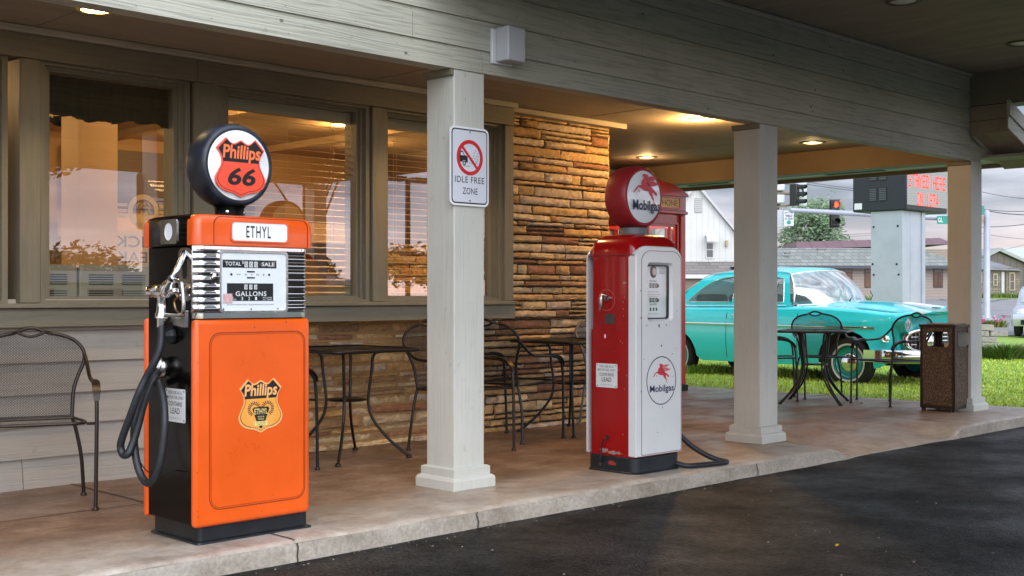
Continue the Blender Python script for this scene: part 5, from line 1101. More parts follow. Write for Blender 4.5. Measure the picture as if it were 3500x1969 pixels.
b = MB(); b.box(bx0 + .03, bx0 + s_ - .03, by0 + .03, by0 + .30, .8385, .852); b.build('tray', mat('grey_lid_tray', (.30, .26, .20), .5), t, bevel=.004)
b = MB(); b.loft([ring(bx0 + .05, bx0 + s_ - .05, by0 + .05, by0 + s_ - .05, .04, z) for z in (.04, .60)], (True, False)); b.build('liner', M['dark'], t)
for x in (bx0 + .01, bx0 + s_ - .04):
    for y in (by0 + .01, by0 + s_ - .04): b = MB(); b.box(x, x + .03, y, y + .03, 0, .031); b.build('foot', M['brown'], t)
b = MB(); b.lathe([(.001, .565), (.03, .57), (.045, .60), (.045, .61), (.034, .655), (.001, .668)], (bx0 + .16, by0 + .14, 0), n=20, caps=False); o = b.build('paper_cup', mat('cream_paper', (.60, .52, .42), .6), smooth=60); tag(o, 'crumpled pale cup standing in the top opening of the litter bin', 'litter')

# ================================================================== TELEPHONE BOOTH
KX, KYY, KS = 10.552, 8.636, .91
t = thing('telephone_booth', 'red telephone box with domed roof at the far end of the porch', 'telephone booth', (KX + KS / 2, KYY + KS / 2, 0))
b = MB(); b.box(KX - .02, KX + KS + .02, KYY - .02, KYY + KS + .02, 0, .07); b.build('plinth', M['dark'], t, bevel=.006)
b = MB()
for x in (KX, KX + KS - .10):
    for y in (KYY, KYY + KS - .10): b.box(x, x + .10, y, y + .10, .071, 2.06)
b.build('corner_post', M['booth'], t, bevel=.012)
fs4 = [front(KX + KS / 2, KYY + .03, 0), side(KX + .03, KYY + KS / 2, 0), Fr((KX + KS / 2, KYY + KS - .03, 0), (-1, 0, 0), (0, 0, 1), (0, 1, 0)), Fr((KX + KS - .03, KYY + KS / 2, 0), (0, 1, 0), (0, 0, 1), (1, 0, 0))]
for i, f in enumerate(fs4):
    b = MB(); hh_ = []
    xs_ = (-.30, -.20, .20, .30); n = 8; z0, z1 = .42, 1.93; dz = (z1 - z0) / n
    for j in range(n):
        for a, c in zip(xs_[:-1], xs_[1:]): hh_.append([(a + .012, z0 + j * dz + .012), (c - .012, z0 + j * dz + .012), (c - .012, z0 + (j + 1) * dz - .012), (a + .012, z0 + (j + 1) * dz - .012)])
    b.poly(f, [(-.356, .072), (.356, .072), (.356, 2.058), (-.356, 2.058)], hh_, -.035, 0.); b.poly(f, [(-.33, .36), (.33, .36), (.33, 1.97), (-.33, 1.97)], [[(-.312, .38), (.312, .38), (.312, 1.95), (-.312, 1.95)]], 0, .018)
    d_ = b.build('door' if i == 0 else 'glazed_side', M['booth'], t)
    b = MB(); b.add([f.p(-.31, .42, -.02), f.p(.31, .42, -.02), f.p(.31, 1.93, -.02), f.p(-.31, 1.93, -.02)], [(0, 1, 2, 3)]); b.build('pane', M['bglass'], d_)
b = MB(); e = .012; b.loft([ring(KX - a, KX + KS + a, KYY - a, KYY + KS + a, .015, z, 2) for a, z in ((.0, 2.061), (.022, 2.075), (.022, 2.10), (.004, 2.11), (.004, 2.275))]); b.build('frieze', M['booth'], t, smooth=30)
for i, f in enumerate(fs4):
    f = Fr(f.o + f.n * .034, f.r, f.u, f.n)
    b = MB(); b.poly(f, [(-.335, 2.125), (.335, 2.125), (.335, 2.262), (-.335, 2.262)], [[(-.315, 2.14), (.315, 2.14), (.315, 2.247), (-.315, 2.247)]], -.002, .014); b.build('sign_frame', M['booth'], t)
    b = MB(); b.poly(f, [(-.316, 2.139), (.316, 2.139), (.316, 2.248), (-.316, 2.248)], (), -.002, .005); sgn = b.build('sign_panel', M['boothsign'], t)
    b = MB(); b.text(f, 'TELEPHONE', 0, 2.193, .56, .068, .0062, .0); b.build('sign_lettering', M['ink'], sgn)
    # segmental pediment
    arc_ = [(.46 * (k / 10 * 2 - 1), 2.276 + .115 * (1 - (k / 10 * 2 - 1) ** 2) + .02) for k in range(11)]
    b = MB(); b.poly(f, [(-.475, 2.276), (.475, 2.276), (.475, 2.296)] + [(a * 1.02, c + .012) for a, c in arc_[::-1]] + [(-.475, 2.296)], (), -.06, .020); b.build('pediment', M['booth'], t)
b = MB()
def domef(u, v):
    a, c = u * 2 - 1, v * 2 - 1; return (KX + KS / 2 + a * .45, KYY + KS / 2 + c * .45, 2.29 + .20 * (1 - a * a) ** .8 * (1 - c * c) ** .8 + .10 * ((1 - a * a) + (1 - c * c)) * .5)
b.grid(domef, 16, 16); b.build('domed_roof', M['booth'], t, smooth=60)
b = MB(); b.box(KX + .3, KX + .6, KYY + .72, KYY + .84, .9, 1.6); b.build('payphone', M['black'], t, bevel=.01)
l = bpy.data.lights.new('booth_light', 'POINT'); l.energy = 14; l.color = (1, .5, .3); l.shadow_soft_size = .1; o = bpy.data.objects.new('booth_light', l); C.objects.link(o); o.location = (0, 0, 2.0); o.parent = t

# ================================================================== TURQUOISE CAR  (local: +x forward, z up, right side is -y)
car = thing('parked_car', 'turquoise two door vintage car with chrome strip parked on the lawn beside the porch', 'car', (0, 0, 0))
WB = 1.47; WR = .335
def sm(a, b_, x): t = max(0, min(1, (x - a) / (b_ - a))); return t * t * (3 - 2 * t)
def bend(x, y): return x - .34 * sm(1.65, 2.44, x) * (abs(y) / .88) ** 2.2
def gm_(x): return -.45 + (x + .66) * .72 if x < -.66 else x + .10 + (.11 * max(0, (-x) / .66) if x < 0 else 0)
def hwid(x): return .925 - .085 * sm(1.0, 2.4, x) - .10 * sm(-1.2, -2.55, x)
def zsh(x): return .985 - .075 * sm(.9, 2.35, x) + .01 * math.sin(x) - .10 * sm(-1.6, -2.6, x)
def zce(x): return zsh(x) + (.075 + .02 * sm(.7, 1.6, x)) * (1 - .75 * sm(1.5, 2.42, x)) if x > .6 else zsh(x) + .075 - .06 * sm(-1.7, -2.5, x)
def zlow(x):
    z = .205 + .10 * sm(1.95, 2.45, x) + .09 * sm(-2.0, -2.6, x)
    for xc, R, top in ((WB, .425, 1.0), (-WB, .43, .92)):
        d = abs(x - xc)
        if d < R: z = max(z, .27 + top * math.sqrt(R * R - d * d) * .96)
    return z
xs_ = sorted(set([round(-2.55 + .1 * k, 3) for k in range(50)] + [round(xc + R * math.cos(R_(a)), 3) for xc, R in ((WB, .425), (-WB, .43)) for a in range(0, 181, 12)] + [2.38, 2.42, 2.44]))
xs_ = [x for x in xs_ if -2.56 < x < 2.45]
def section(x):
    w_, a, zs__, zc = hwid(x), zlow(x), zsh(x), zce(x); fr_ = sm(2.30, 2.44, x); w_ -= .03 * fr_; pts = []
    for k in range(11):
        z = a + (zs__ - .05 - a) * k / 10; y = w_ - .045 * max(0, (.55 - z) / .35) ** 2 - .045 * max(0, (z - .62) / .36) ** 1.6
        # the crease under the chrome strip and the swell of the fenders
        y += .012 * math.exp(-((z - .80) / .05) ** 2)
        pts.append((y, z))
    y1 = pts[-1][0]
    for k in range(1, 5): q = R_(90 * k / 4); pts.append((y1 - .09 + .09 * math.cos(q), zs__ - .05 + .05 * math.sin(q)))
    y2 = y1 - .09
    for k in range(1, 8):
        u = k / 7; y = y2 * (1 - u); vall = -.018 * math.exp(-((u - .22) / .12) ** 2) * sm(.6, 1.2, x); z = zs__ + (zc - zs__) * math.sin(u * math.pi / 2) ** 1.3 + vall - .0 * fr_; pts.append((y, z))
    return pts
b = MB()
for s in (-1, 1):
    rows = [[(bend(x, y), s * y, z) for y, z in section(x)] for x in xs_]; n = len(rows[0]); base = len(b.v)
    for r in rows: b.v += r
    for i in range(len(rows) - 1):
        for j in range(n - 1):
            q = (base + i * n + j, base + (i + 1) * n + j, base + (i + 1) * n + j + 1, base + i * n + j + 1); b.f.append(q if s < 0 else q[::-1])
    # ends
    for i, fl in ((0, 1), (len(rows) - 1, -1)):
        sec = rows[i]; k0 = len(b.v); b.v += [(sec[j][0] , 0, sec[j][2]) for j in range(n)]
        for j in range(n - 1): b.f.append((base + i * n + j, base + i * n + j + 1, k0 + j + 1, k0 + j))
body = b.build('body', M['turq'], car, smooth=38); fix(body)
b = MB(); b.box(-2.45, 2.05, -.68, .68, .24, .80); b.build('underbody_shade', M['dark'], car)  # near-black box whose colour gives the wheel arches and underside their shade
b = MB(); b.box(-1.45, .9, -.80, .80, .62, .93); b.build('interior', mat('pale_car_interior', (.32, .36, .35), .8), car)
b = MB()
for x0 in (-1.25, -.25):
    for s in (-1, 1): b.box(x0, x0 + .16, s * .38 - .30, s * .38 + .30, .70, 1.16)
b.build('seat', mat('grey_car_seat', (.25, .26, .25), .8), car, bevel=.05, seg=3)
# greenhouse side: painted frame with window openings
def gy(z): return .845 - .36 * (z - .99) - .25 * max(0, z - 1.36)
quarter = smoothp2([(-1.80, 1.045), (-1.66, 1.14), (-1.46, 1.255), (-1.22, 1.345), (-.95, 1.395), (-.66, 1.410)], 4) + [(-.66, 1.045)]
doorw = [(-.60, 1.045), (-.60, 1.412)] + smoothp2([(-.2, 1.418), (.05, 1.412), (.10, 1.40)], 2) + [(.16, 1.045)]
vent = [(.185, 1.045), (.13, 1.395), (.26, 1.378), (.34, 1.045)]
outer = [(-2.12, .985), (-1.98, 1.10), (-1.80, 1.245), (-1.58, 1.36), (-1.30, 1.44), (-.95, 1.478), (-.5, 1.49), (0, 1.485), (.25, 1.47), (.33, 1.44), (.40, 1.20), (.47, .985)]
quarter = [(gm_(a), c) for a, c in quarter]; doorw = [(gm_(a), c) for a, c in doorw]; vent = [(gm_(a), c) for a, c in vent]; outer = [(gm_(a), c) for a, c in outer]; RB, RF = gm_(-1.62), gm_(.33)
def strip3(B, pts2, off=.0): return [(x, 0, z) for x, z in pts2]
for s in (-1, 1):
    B = MB(); F_ = Fr((0, 0, 0), (1, 0, 0), (0, 0, 1), (0, s, 0)); od = dens(outer, .06); B.poly(F_, od, [dens(quarter, .06), dens(doorw, .08), dens(vent, .08)], 0, 0)
    B.v = [(x, s * gy(z), z) for x, y, z in B.v]; B.build('side_frame', M['turq'], car)
    for nm, w_ in (('quarter_window', quarter), ('door_window', doorw), ('vent_window', vent)):
        B = MB(); B.poly(F_, dens(w_, .08), (), 0, 0); B.v = [(x, s * (gy(z) - .012), z) for x, y, z in B.v]; g_ = B.build(nm, M['cglass'], car)
        b = MB(); b.tube([(x, s * (gy(z) + .003), z) for x, z in dens(w_, .08)], .007, 6, closed=True); b.build('chrome_edge', M['chrome'], g_, smooth=60)
    b = MB(); b.tube([(x, s * (gy(.995) + .004), zsh(x) + .012) for x in [-1.5 + .1 * k for k in range(21)]], .010, 6); b.tube([(x, s * (gy(1.452) + .012), z) for x, z in smoothp2([(gm_(a), c) for a, c in [(-1.9, 1.17), (-1.6, 1.365), (-1.3, 1.452), (-.8, 1.487), (-.3, 1.492), (.15, 1.482), (.33, 1.452)]], 3)], .008, 6); b.build('belt_moulding', M['chrome'], car, smooth=60)
def roof_edge(x):
    for (a, za), (c, zc) in zip(outer[1:9], outer[2:10]):
        if a <= x <= c: return za + (zc - za) * (x - a) / (c - a)
    return 1.10 if x < -1.2 else 1.45
rx = [gm_(a) for a in (-1.62, -1.5, -1.4, -1.3, -1.1, -.9, -.7, -.4, -.1, .1, .25, .33)]
b = MB()
def roofp(x, v):
    ze = roof_edge(x); ye = gy(ze); c = 2 * v - 1; zc = ze + .055 + .02 * math.sin(max(0, min(1, (x - RB) / (RF - RB))) * math.pi); fx = .20 * (1 - c * c) * sm(.0, RF, x) - .14 * (1 - c * c) * (1 - sm(RB, RB + .25, x)); return (x + fx, ye * c * (1), ze + (zc - ze) * (1 - abs(c) ** 2.6))
b.v = [roofp(x, j / 14) for x in rx for j in range(15)]; b.f = [(i * 15 + j, (i + 1) * 15 + j, (i + 1) * 15 + j + 1, i * 15 + j + 1) for i in range(len(rx) - 1) for j in range(14)]
fix(b.build('roof', M['turq'], car, smooth=60))
# windscreen, wrapped at its ends, and the rear window
def ws(u, v, top=roofp, o=0.):
    T = Vector(roofp(RF, v)) - Vector((-.008, 0, .012)); c = 2 * v - 1; Bp = Vector((.57 + .50 * (1 - abs(c) ** 2.4), .80 * c, 1.0 + .035 * (1 - c * c))); return tuple(T.lerp(Bp, u) + Vector((.045 * math.sin(u * math.pi), 0, .02 * math.sin(u * math.pi))))
b = MB(); b.grid(ws, 8, 16); b.build('windscreen', M['cglass'], car, smooth=60)
b = MB(); lp = [ws(0, v / 16) for v in range(17)] + [ws(u / 8, 1) for u in range(1, 9)] + [ws(1, v / 16) for v in range(15, -1, -1)] + [ws(u / 8, 0) for u in range(7, 0, -1)]
b.tube(lp, .015, 6, closed=True); b.build('windscreen_frame', M['chrome'], car, smooth=60)
def rw(u, v): T = Vector(roofp(RB, v)) - Vector((0, 0, .01)); c = 2 * v - 1; Bp = Vector((-1.50 - .05 * (1 - c * c), .80 * c, 1.0 + .04 * (1 - c * c))); return tuple(T.lerp(Bp, u) + Vector((-.03 * math.sin(u * math.pi), 0, .03 * math.sin(u * math.pi))))
b = MB(); b.grid(rw, 6, 12); b.build('rear_window', M['cglass'], car, smooth=60)
b = MB(); b.tube([rw(0, v / 12) for v in range(13)] + [rw(u / 6, 1) for u in range(1, 7)] + [rw(1, v / 12) for v in range(11, -1, -1)] + [rw(u / 6, 0) for u in range(5, 0, -1)], .012, 6, closed=True); b.build('rear_window_frame', M['chrome'], car, smooth=60)
b = MB()
for y in (-.28, .22): b.tube([(1.12, y, 1.055), (.96, y + .32, 1.14), (.86, y + .42, 1.20)], .006, 5)
b.build('wiper', M['dark'], car)
# chrome strips, seams, handle
def sy(x, z): w_ = hwid(x); return w_ - .045 * max(0, (.55 - z) / .35) ** 2 - .045 * max(0, (z - .62) / .36) ** 1.6 + .012 * math.exp(-((z - .80) / .05) ** 2)
for s in (-1, 1):
    b = MB(); pts = [-2.4 + .1 * k for k in range(45)]; zf = lambda x: .735 - .012 * (x + .3) * .5
    b.loft([[Vector((bend(x, sy(x, zf(x))), s * (sy(x, zf(x)) + o), zf(x) + dz)) for o, dz in ((-.01, -.016), (.012, -.012), (.016, 0), (.012, .012), (-.01, .016))] for x in pts]); b.build('chrome_strip', M['chrome'], car, smooth=50)
    b = MB()
    for xl in (.72, -.48):
        b.loft([[Vector((xl + dx, s * (sy(xl, z) + .0012), z)) for dx in (-.004, .004)] + [Vector((xl + dx, s * (sy(xl, z) - .01), z)) for dx in (.004, -.004)] for z in [.27 + .07 * k for k in range(10)]])
    b.build('door_seam', M['dark'], car)
    b = MB(); b.tube(smooth_path([(-.38, s * (sy(-.6, .86) + .006), .86), (-.36, s * (sy(-.6, .86) + .035), .862), (-.26, s * (sy(-.5, .86) + .035), .862), (-.24, s * (sy(-.5, .86) + .006), .86)], 3), .009, 6); b.build('door_handle', M['chrome'], car, smooth=60)
    # headlamp with its brow
    hc = Vector((2.20, s * .70, .790))
    b = MB(); prof = [(.125, -.20), (.128, .06), (.124, .085), (.116, .085), (.110, .02)]; b.lathe(prof, hc, (1, 0, -.0), 28, False)
    for k, v in enumerate(b.v):       # the brow reaches further forward at the top
        if v[0] > hc.x + .03: b.v[k] = (v[0] + .085 * max(0, (v[2] - hc.z) / .12) - .02, v[1], v[2] + (.02 if v[2] > hc.z + .05 else 0))
    hl = b.build('headlight', M['turq'], car, smooth=50)
    b = MB(); b.lathe([(.112, .0), (.112, .03), (.098, .038), (.096, .03)], hc, (1, 0, 0), 26, False); b.build('headlight_rim', M['chrome'], hl, smooth=40)
    b = MB(); b.lathe([(.097, .030), (.08, .045), (.04, .056), (0, .06)], hc, (1, 0, 0), 24, False); b.build('headlight_lens', mat('lamp_glass_%d' % (s + 1), (.55, .60, .62), .08, .3, coat=1), hl, smooth=60)
    b = MB(); c_ = Vector((2.02, s * (sy(2.1, .56) + .004), .585)); b.lathe([(.048, 0), (.048, .02), (.036, .028), (.028, .02), (.0, .026)], c_, (.35, s, 0), 18, False); b.build('parking_light', M['chrome'], car, smooth=40)
# grille: dark oval mouth, chrome surround, mesh bars, two bullets
FX = 2.452; fg_ = Fr((FX, 0, .565), (0, 1, 0), (0, 0, 1), (1, 0, 0))
ov = [(.74 * math.copysign(abs(math.cos(R_(a))) ** .45, math.cos(R_(a))), .150 * math.copysign(abs(math.sin(R_(a))) ** .6, math.sin(R_(a)))) for a in range(0, 360, 8)]
def bd_(B): B.v = [(v[0] - .34 * (abs(v[1]) / .88) ** 2.2, v[1], v[2]) for v in B.v]; return B
b = MB(); xs9 = sorted(set([round(a, 3) for a, c in ov] + [k * .06 for k in range(-12, 13)]))
for a0, a1 in zip(xs9[:-1], xs9[1:]):
    hh9 = [.150 * (1 - min(1, abs(a) / .745) ** 5) ** .5 for a in (a0, a1)]; b.add([fg_.p(a0, -hh9[0], .006), fg_.p(a1, -hh9[1], .006), fg_.p(a1, hh9[1], .006), fg_.p(a0, hh9[0], .006)], [(0, 1, 2, 3)])
bd_(b); gl = b.build('grille', M['dark'], car)
b = MB(); b.tube([fg_.p(a, c, .012) for a, c in ov], .026, 8, closed=True); bd_(b); b.build('grille_surround', M['chrome'], gl, smooth=60)
b = MB()
for k in range(5): z = -.095 + k * .0475; hw_ = .71 * (1 - (abs(z) / .15) ** 3); b.tube([fg_.p(-hw_ + hw_ * m / 6, z, .014) for m in range(13)], .008, 6)
for k in range(31): a = -.67 + k * .0446; b.tube([fg_.p(a, -.11, .010), fg_.p(a, .11, .010)], .004, 5)
bd_(b); b.build('grille_bars', M['chrome'], gl, smooth=60)
for s in (-1, 1):
    b = MB(); b.lathe([(.12, -.01), (.13, .03), (.10, .08), (.055, .105), (0, .11)], fg_.p(s * .50, -.01, -.10), (1, 0, 0), 24, False)
    b.build('grille_bullet', M['chrome'], gl, smooth=60)
def bumper(x0, sgn, nm):
    b = MB(); path = [(x0 - sgn * .72, .90), (x0 - sgn * .48, .945), (x0 - sgn * .27, .92), (x0 - sgn * .12, .80), (x0 + sgn * .07, .5), (x0 + sgn * .09, 0)]; path = [(a, c) for a, c in path] + [(a, -c) for a, c in path[-2::-1]]; path = smooth_path([(a, c, 0) for a, c in path], 4); rr = []
    for k, p_ in enumerate(path):
        t_ = (path[min(k + 1, len(path) - 1)] - path[max(k - 1, 0)]).normalized(); n_ = Vector((t_.y, -t_.x, 0)); n_ = n_ if n_.x * sgn > 0 or abs(n_.x) < .2 and n_.y * p_.y > 0 else -n_
        rr.append([p_ + n_ * o + Vector((0, 0, z)) for o, z in ((-.03, .295), (.01, .285), (.035, .31), (.045, .37), (.036, .425), (.008, .455), (-.03, .445))])
    b.loft(rr); o = b.build(nm, M['chrome'], car, smooth=60); fix(o)
    for s in (-1, 1):
        b = MB(); b.loft([[Vector((x0 + sgn * (.06 + dx), s * .36 + dy, z - .03)) for dx, dy in ((0, -.045), (wd, -.04), (wd * 1.1, 0), (wd, .04), (0, .045))] for z, wd in ((.33, .07), (.42, .12), (.52, .11), (.57, .05))]); b.build('bumper_guard', M['chrome'], o, smooth=60)
bumper(2.47, 1, 'front_bumper'); bumper(-2.58, -1, 'rear_bumper')
b = MB(); b.hexa([(1.75, -.02, 1.035), (2.32, -.05, .96), (2.32, .05, .96), (1.75, .02, 1.035), (1.8, -.006, 1.06), (2.36, -.03, 1.00), (2.36, .03, 1.0), (1.8, .006, 1.06)]); b.add([(2.2, -.02, .985), (2.12, -.17, .985), (2.22, -.15, .99), (2.34, -.03, .99)], [(0, 1, 2, 3)]); b.add([(2.2, .02, .985), (2.12, .17, .985), (2.22, .15, .99), (2.34, .03, .99)], [(3, 2, 1, 0)]); b.build('bonnet_ornament', M['chrome'], car)
b = MB()
for s in (-1, 1): b.text(Fr((1.05, s * (sy(1.05, .80) + .004), .79), (-s * -1 if s > 0 else 1, 0, 0) if s < 0 else (-1, 0, 0), (0, 0, 1), (0, s, 0)), 'Customline', 0, 0, .26, .035, .001, .006, .3)
b.build('name_script', M['chrome2'], car)
for xc in (WB, -WB):
    for s in (-1, 1):
        c_ = Vector((xc, s * .775, .265)); ax = (0, s, 0)
        b = MB(); b.lathe([(.20, -.08), (.29, -.09), (.325, -.07), (WR, -.03), (WR, .03), (.325, .065), (.29, .083), (.225, .078), (.20, .06)], c_, ax, 44, False); ty = b.build('wheel', M['tyre'], car, smooth=50)
        b = MB(); b.lathe([(.226, .0825), (.230, .085), (.246, .0872), (.250, .0868)], c_, ax, 44, False); b.build('white_stripe', M['wwall'], ty)
        b = MB(); b.lathe([(.222, .075), (.216, .078), (.205, .050), (.185, .035), (.165, .045), (.14, .03), (.001, .03)], c_, ax, 40, False); b.build('rim', M['turq_d'], ty, smooth=40)
        b = MB(); b.lathe([(.132, .030), (.128, .055), (.105, .070), (.06, .076), (.055, .088), (.03, .094), (0, .095)], c_, ax, 32, False); b.build('hub_cap', M['chrome'], ty, smooth=50)
H_ = Vector((.66, -.75)).normalized(); hd_ = rz(H_.x, H_.y) - rz(0, 0)
o_ = rz(4.045, 17.37, -.02); car.location = o_; car.rotation_euler = (0, 0, math.atan2(hd_.y, hd_.x))

# ================================================================== FAR SIDE OF THE STREET
def camthing(name, label, cat, px, Z, z=None, group=None):
    """a thing out in the distance whose local x runs to the right of the view and y away from it"""
    p_ = deep(px, 1010, Z); t = thing(name, label, cat, (0, 0, 0), 0, group); p_.z = hz(p_.x, p_.y) if z is None else z
    t.location = p_; t.rotation_euler = (0, 0, R_(YAW - 90)); t['_px'] = px; return t
class Loc:
    """local metres from photograph columns and rows for a thing at depth Z"""
    def __init__(s, px, Z, z0): s.px, s.Z, s.z0 = px, Z, z0
    def x(s, px): return (px - s.px) / FOC * s.Z
    def z(s, py): return EYE + (1010 - py) / FOC * s.Z - s.z0
# LED pylon sign ----------------------------------------------------
pc = deep(3085, 1010, 23.); pc.z = -.05
t = thing('pylon_sign', 'pale metal pylon carrying a dark cabinet with red scrolling letters', 'sign', tuple(pc))
WX, WY = .93, .66
b = MB(); b.box(pc.x, pc.x + WX, pc.y, pc.y + WY, -.05, 2.745)
b.box(pc.x + WX * .80, pc.x + WX * .84, pc.y - .03, pc.y, -.05, 2.74); b.box(pc.x + .30, pc.x + .31, pc.y - .006, pc.y, -.05, 2.74); b.build('pylon_column', M['pylon'], t, bevel=.01)
b = MB()
for (yy, z) in ((.10, 2.45), (.60, 2.45), (.12, 1.72), (.62, 1.73), (.08, 1.52), (.60, 1.52)): b.lathe([(.022, 0), (.018, .012), (0, .014)], (pc.x, pc.y + yy, z), (-1, 0, 0), 8, False)
b.build('bolt', M['dark'], t)
BX0, BX1, BY0, BY1, BZ0, BZ1 = pc.x - .055, pc.x + 1.66, pc.y - .10, pc.y + 1.02, 2.75, 4.35
b = MB(); b.box(BX0, BX1, BY0, BY1, BZ0, BZ1); cab = b.build('sign_cabinet', M['cabinet'], t, bevel=.02)
f = front(BX0, BY0, 0); b = MB(); b.poly(f, [(.03, BZ0 + .10), (1.685, BZ0 + .10), (1.685, BZ1 - .1), (.03, BZ1 - .1)], (), 0, .012); b.build('display_face', lined('led_face', (.47, .45, .49), .045, 'Z', .85, .3, .4, .05), cab)
FONT = {'S': '01111 10000 10000 01110 00001 00001 11110', 'T': '11111 00100 00100 00100 00100 00100 00100', 'A': '01110 10001 10001 11111 10001 10001 10001', 'Y': '10001 10001 01010 00100 00100 00100 00100', 'E': '11111 10000 10000 11110 10000 10000 11111', 'D': '11110 10001 10001 10001 10001 10001 11110', 'H': '10001 10001 10001 11111 10001 10001 10001', 'R': '11110 10001 10001 11110 10100 10010 10001', 'I': '01110 00100 00100 00100 00100 00100 01110', 'N': '10001 11001 10101 10101 10011 10001 10001', '1': '00100 01100 00100 00100 00100 00100 01110', '9': '01110 10001 10001 01111 00001 00001 01110', '7': '11111 00001 00010 00010 00100 00100 00100', '4': '00010 00110 01010 10010 11111 00010 00010', ' ': ' '.join(['00000'] * 7)}
cx = .86; LED = emis('red_led', (1, .035, .012), 1.7)
for txt, zc, cw, rh in (('STAYED HERE', 3.325, .142, .037), ('IN 1974', 2.975, .132, .037)):
    b = MB(); x = cx - len(txt) * cw / 2
    for c_ in txt:
        for r, row in enumerate(FONT[c_].split()):
            for k, v in enumerate(row):
                if v == '1': a = x + k * cw / 5.9; z = zc + (3 - r) * rh; b.fbox(f, a, a + cw / 7.5, z - rh * .42, z + rh * .42, .012, .016)
        x += cw
    b.build('led_letters', LED, cab)
f6 = side(BX0, 0, 0); b = MB()
for yy in (BY0 + .40, BY0 + .60):
    for z0 in (2.94, 3.34):
        b.fbox(f6, -(yy + .16), -yy, z0, z0 + .27, 0, .012)
b.build('vent_cover', M['sigblk'], cab)
b = MB()
for yy in (BY0 + .40, BY0 + .60):
    for z0 in (2.94, 3.34):
        for k in range(7): b.fbox(f6, -(yy + .15), -(yy + .01), z0 + .02 + k * .034, z0 + .035 + k * .034, .012, .018)
b.build('vent_louvre', mat('vent_grey', (.09, .10, .12), .5), cab)
b = MB(); b.fbox(f6, -(BY1 - .04), -(BY1 - .2), 2.80, 2.92, 0, .004); b.build('maker_plate', M['white'], cab)

# white gabled house ------------------------------------------------
Z = 88.; t = camthing('white_house', 'white gabled house with board siding, a louvred vent and a small window under an awning', 'house', 2380, Z); z0 = t.location.z; q = Loc(2380, Z, z0)
M['wsid'] = lined('white_vertical_boards', (.60, .61, .585), .42, 'X', .86, .12, .6, .04)
f = Fr((0, 0, 0), (1, 0, 0), (0, 0, 1), (0, -1, 0)); hw_ = 4.6
b = MB(); b.poly(f, [(-hw_, 0), (hw_, 0), (hw_, q.z(900)), (0, q.z(636)), (-hw_, q.z(900))], (), -9, 0); b.build('wall', M['wsid'], t)
b = MB()
for s in (-1, 1): b.hexa([(0, -.35, q.z(636) + .0), (s * (hw_ + .3), -.35, q.z(912)), (s * (hw_ + .3), 9, q.z(912)), (0, 9, q.z(636)), (0, -.35, q.z(636) + .28), (s * (hw_ + .3), -.35, q.z(912) + .26), (s * (hw_ + .3), 9, q.z(912) + .26), (0, 9, q.z(636) + .28)])
b.build('roof', mat('pale_roof_edge', (.50, .51, .50), .7), t)
def pr(px0, px1, py0, py1, q): return [(q.x(px0), q.z(py1)), (q.x(px1), q.z(py1)), (q.x(px1), q.z(py0)), (q.x(px0), q.z(py0))]
b = MB(); b.poly(f, pr(2374, 2399, 678, 726, q), (), 0, .06); b.build('louvre_vent', lined('vent_slats', (.50, .51, .50), .14, 'Z', .55, .35), t)
b = MB(); b.poly(f, pr(2411, 2440, 826, 884, q), (), 0, .08); wn = b.build('window', M['stonewhite'], t)
b = MB(); b.poly(f, pr(2415, 2436, 832, 852, q), (), .0, .1); b.poly(f, pr(2415, 2436, 855, 879, q), (), .0, .1); b.build('pane', mat('house_window_glass', (.10, .11, .12), .1), wn)
b = MB()
for k in range(6): a = R_(15 * k); a2 = R_(15 * (k + 1)); b.add([(q.x(2410), -.9 * math.sin(a), q.z(805) - .48 * (1 - math.cos(a))), (q.x(2451), -.9 * math.sin(a), q.z(805) - .48 * (1 - math.cos(a))), (q.x(2451), -.9 * math.sin(a2), q.z(805) - .48 * (1 - math.cos(a2))), (q.x(2410), -.9 * math.sin(a2), q.z(805) - .48 * (1 - math.cos(a2)))], [(0, 1, 2, 3)])
b.build('awning', lined('awning_slats', (.62, .63, .61), .16, 'X', .85, .15), t)
b = MB(); b.poly(f, pr(2479, 2487, 822, 842, q), (), 0, .25); b.build('wall_box', mat('beige_box', (.40, .33, .22), .6), t)
b = MB(); b.hexa([(-hw_ - 1, -3.2, q.z(942)), (hw_ + .2, -3.2, q.z(942)), (hw_ + .2, -.01, q.z(899)), (-hw_ - 1, -.01, q.z(899)), (-hw_ - 1, -3.2, q.z(942) + .1), (hw_ + .2, -3.2, q.z(942) + .1), (hw_ + .2, -.01, q.z(899) + .1), (-hw_ - 1, -.01, q.z(899) + .1)]); b.build('porch_roof', brickmat('brown_shingles', (.17, .15, .14), (.25, .225, .21), (.12, .11, .10), .9, .22), t)
b = MB(); b.box(-hw_ - 1, hw_ + .2, -3.25, -3.205, q.z(954), q.z(941)); b.build('porch_fascia', M['stonewhite'], t)
b = MB(); b.box(-hw_ - .6, hw_, -2.9, -.02, 0, q.z(955)); b.build('porch_wall', mat('beige_block_wall', (.20, .17, .12), .8), t)

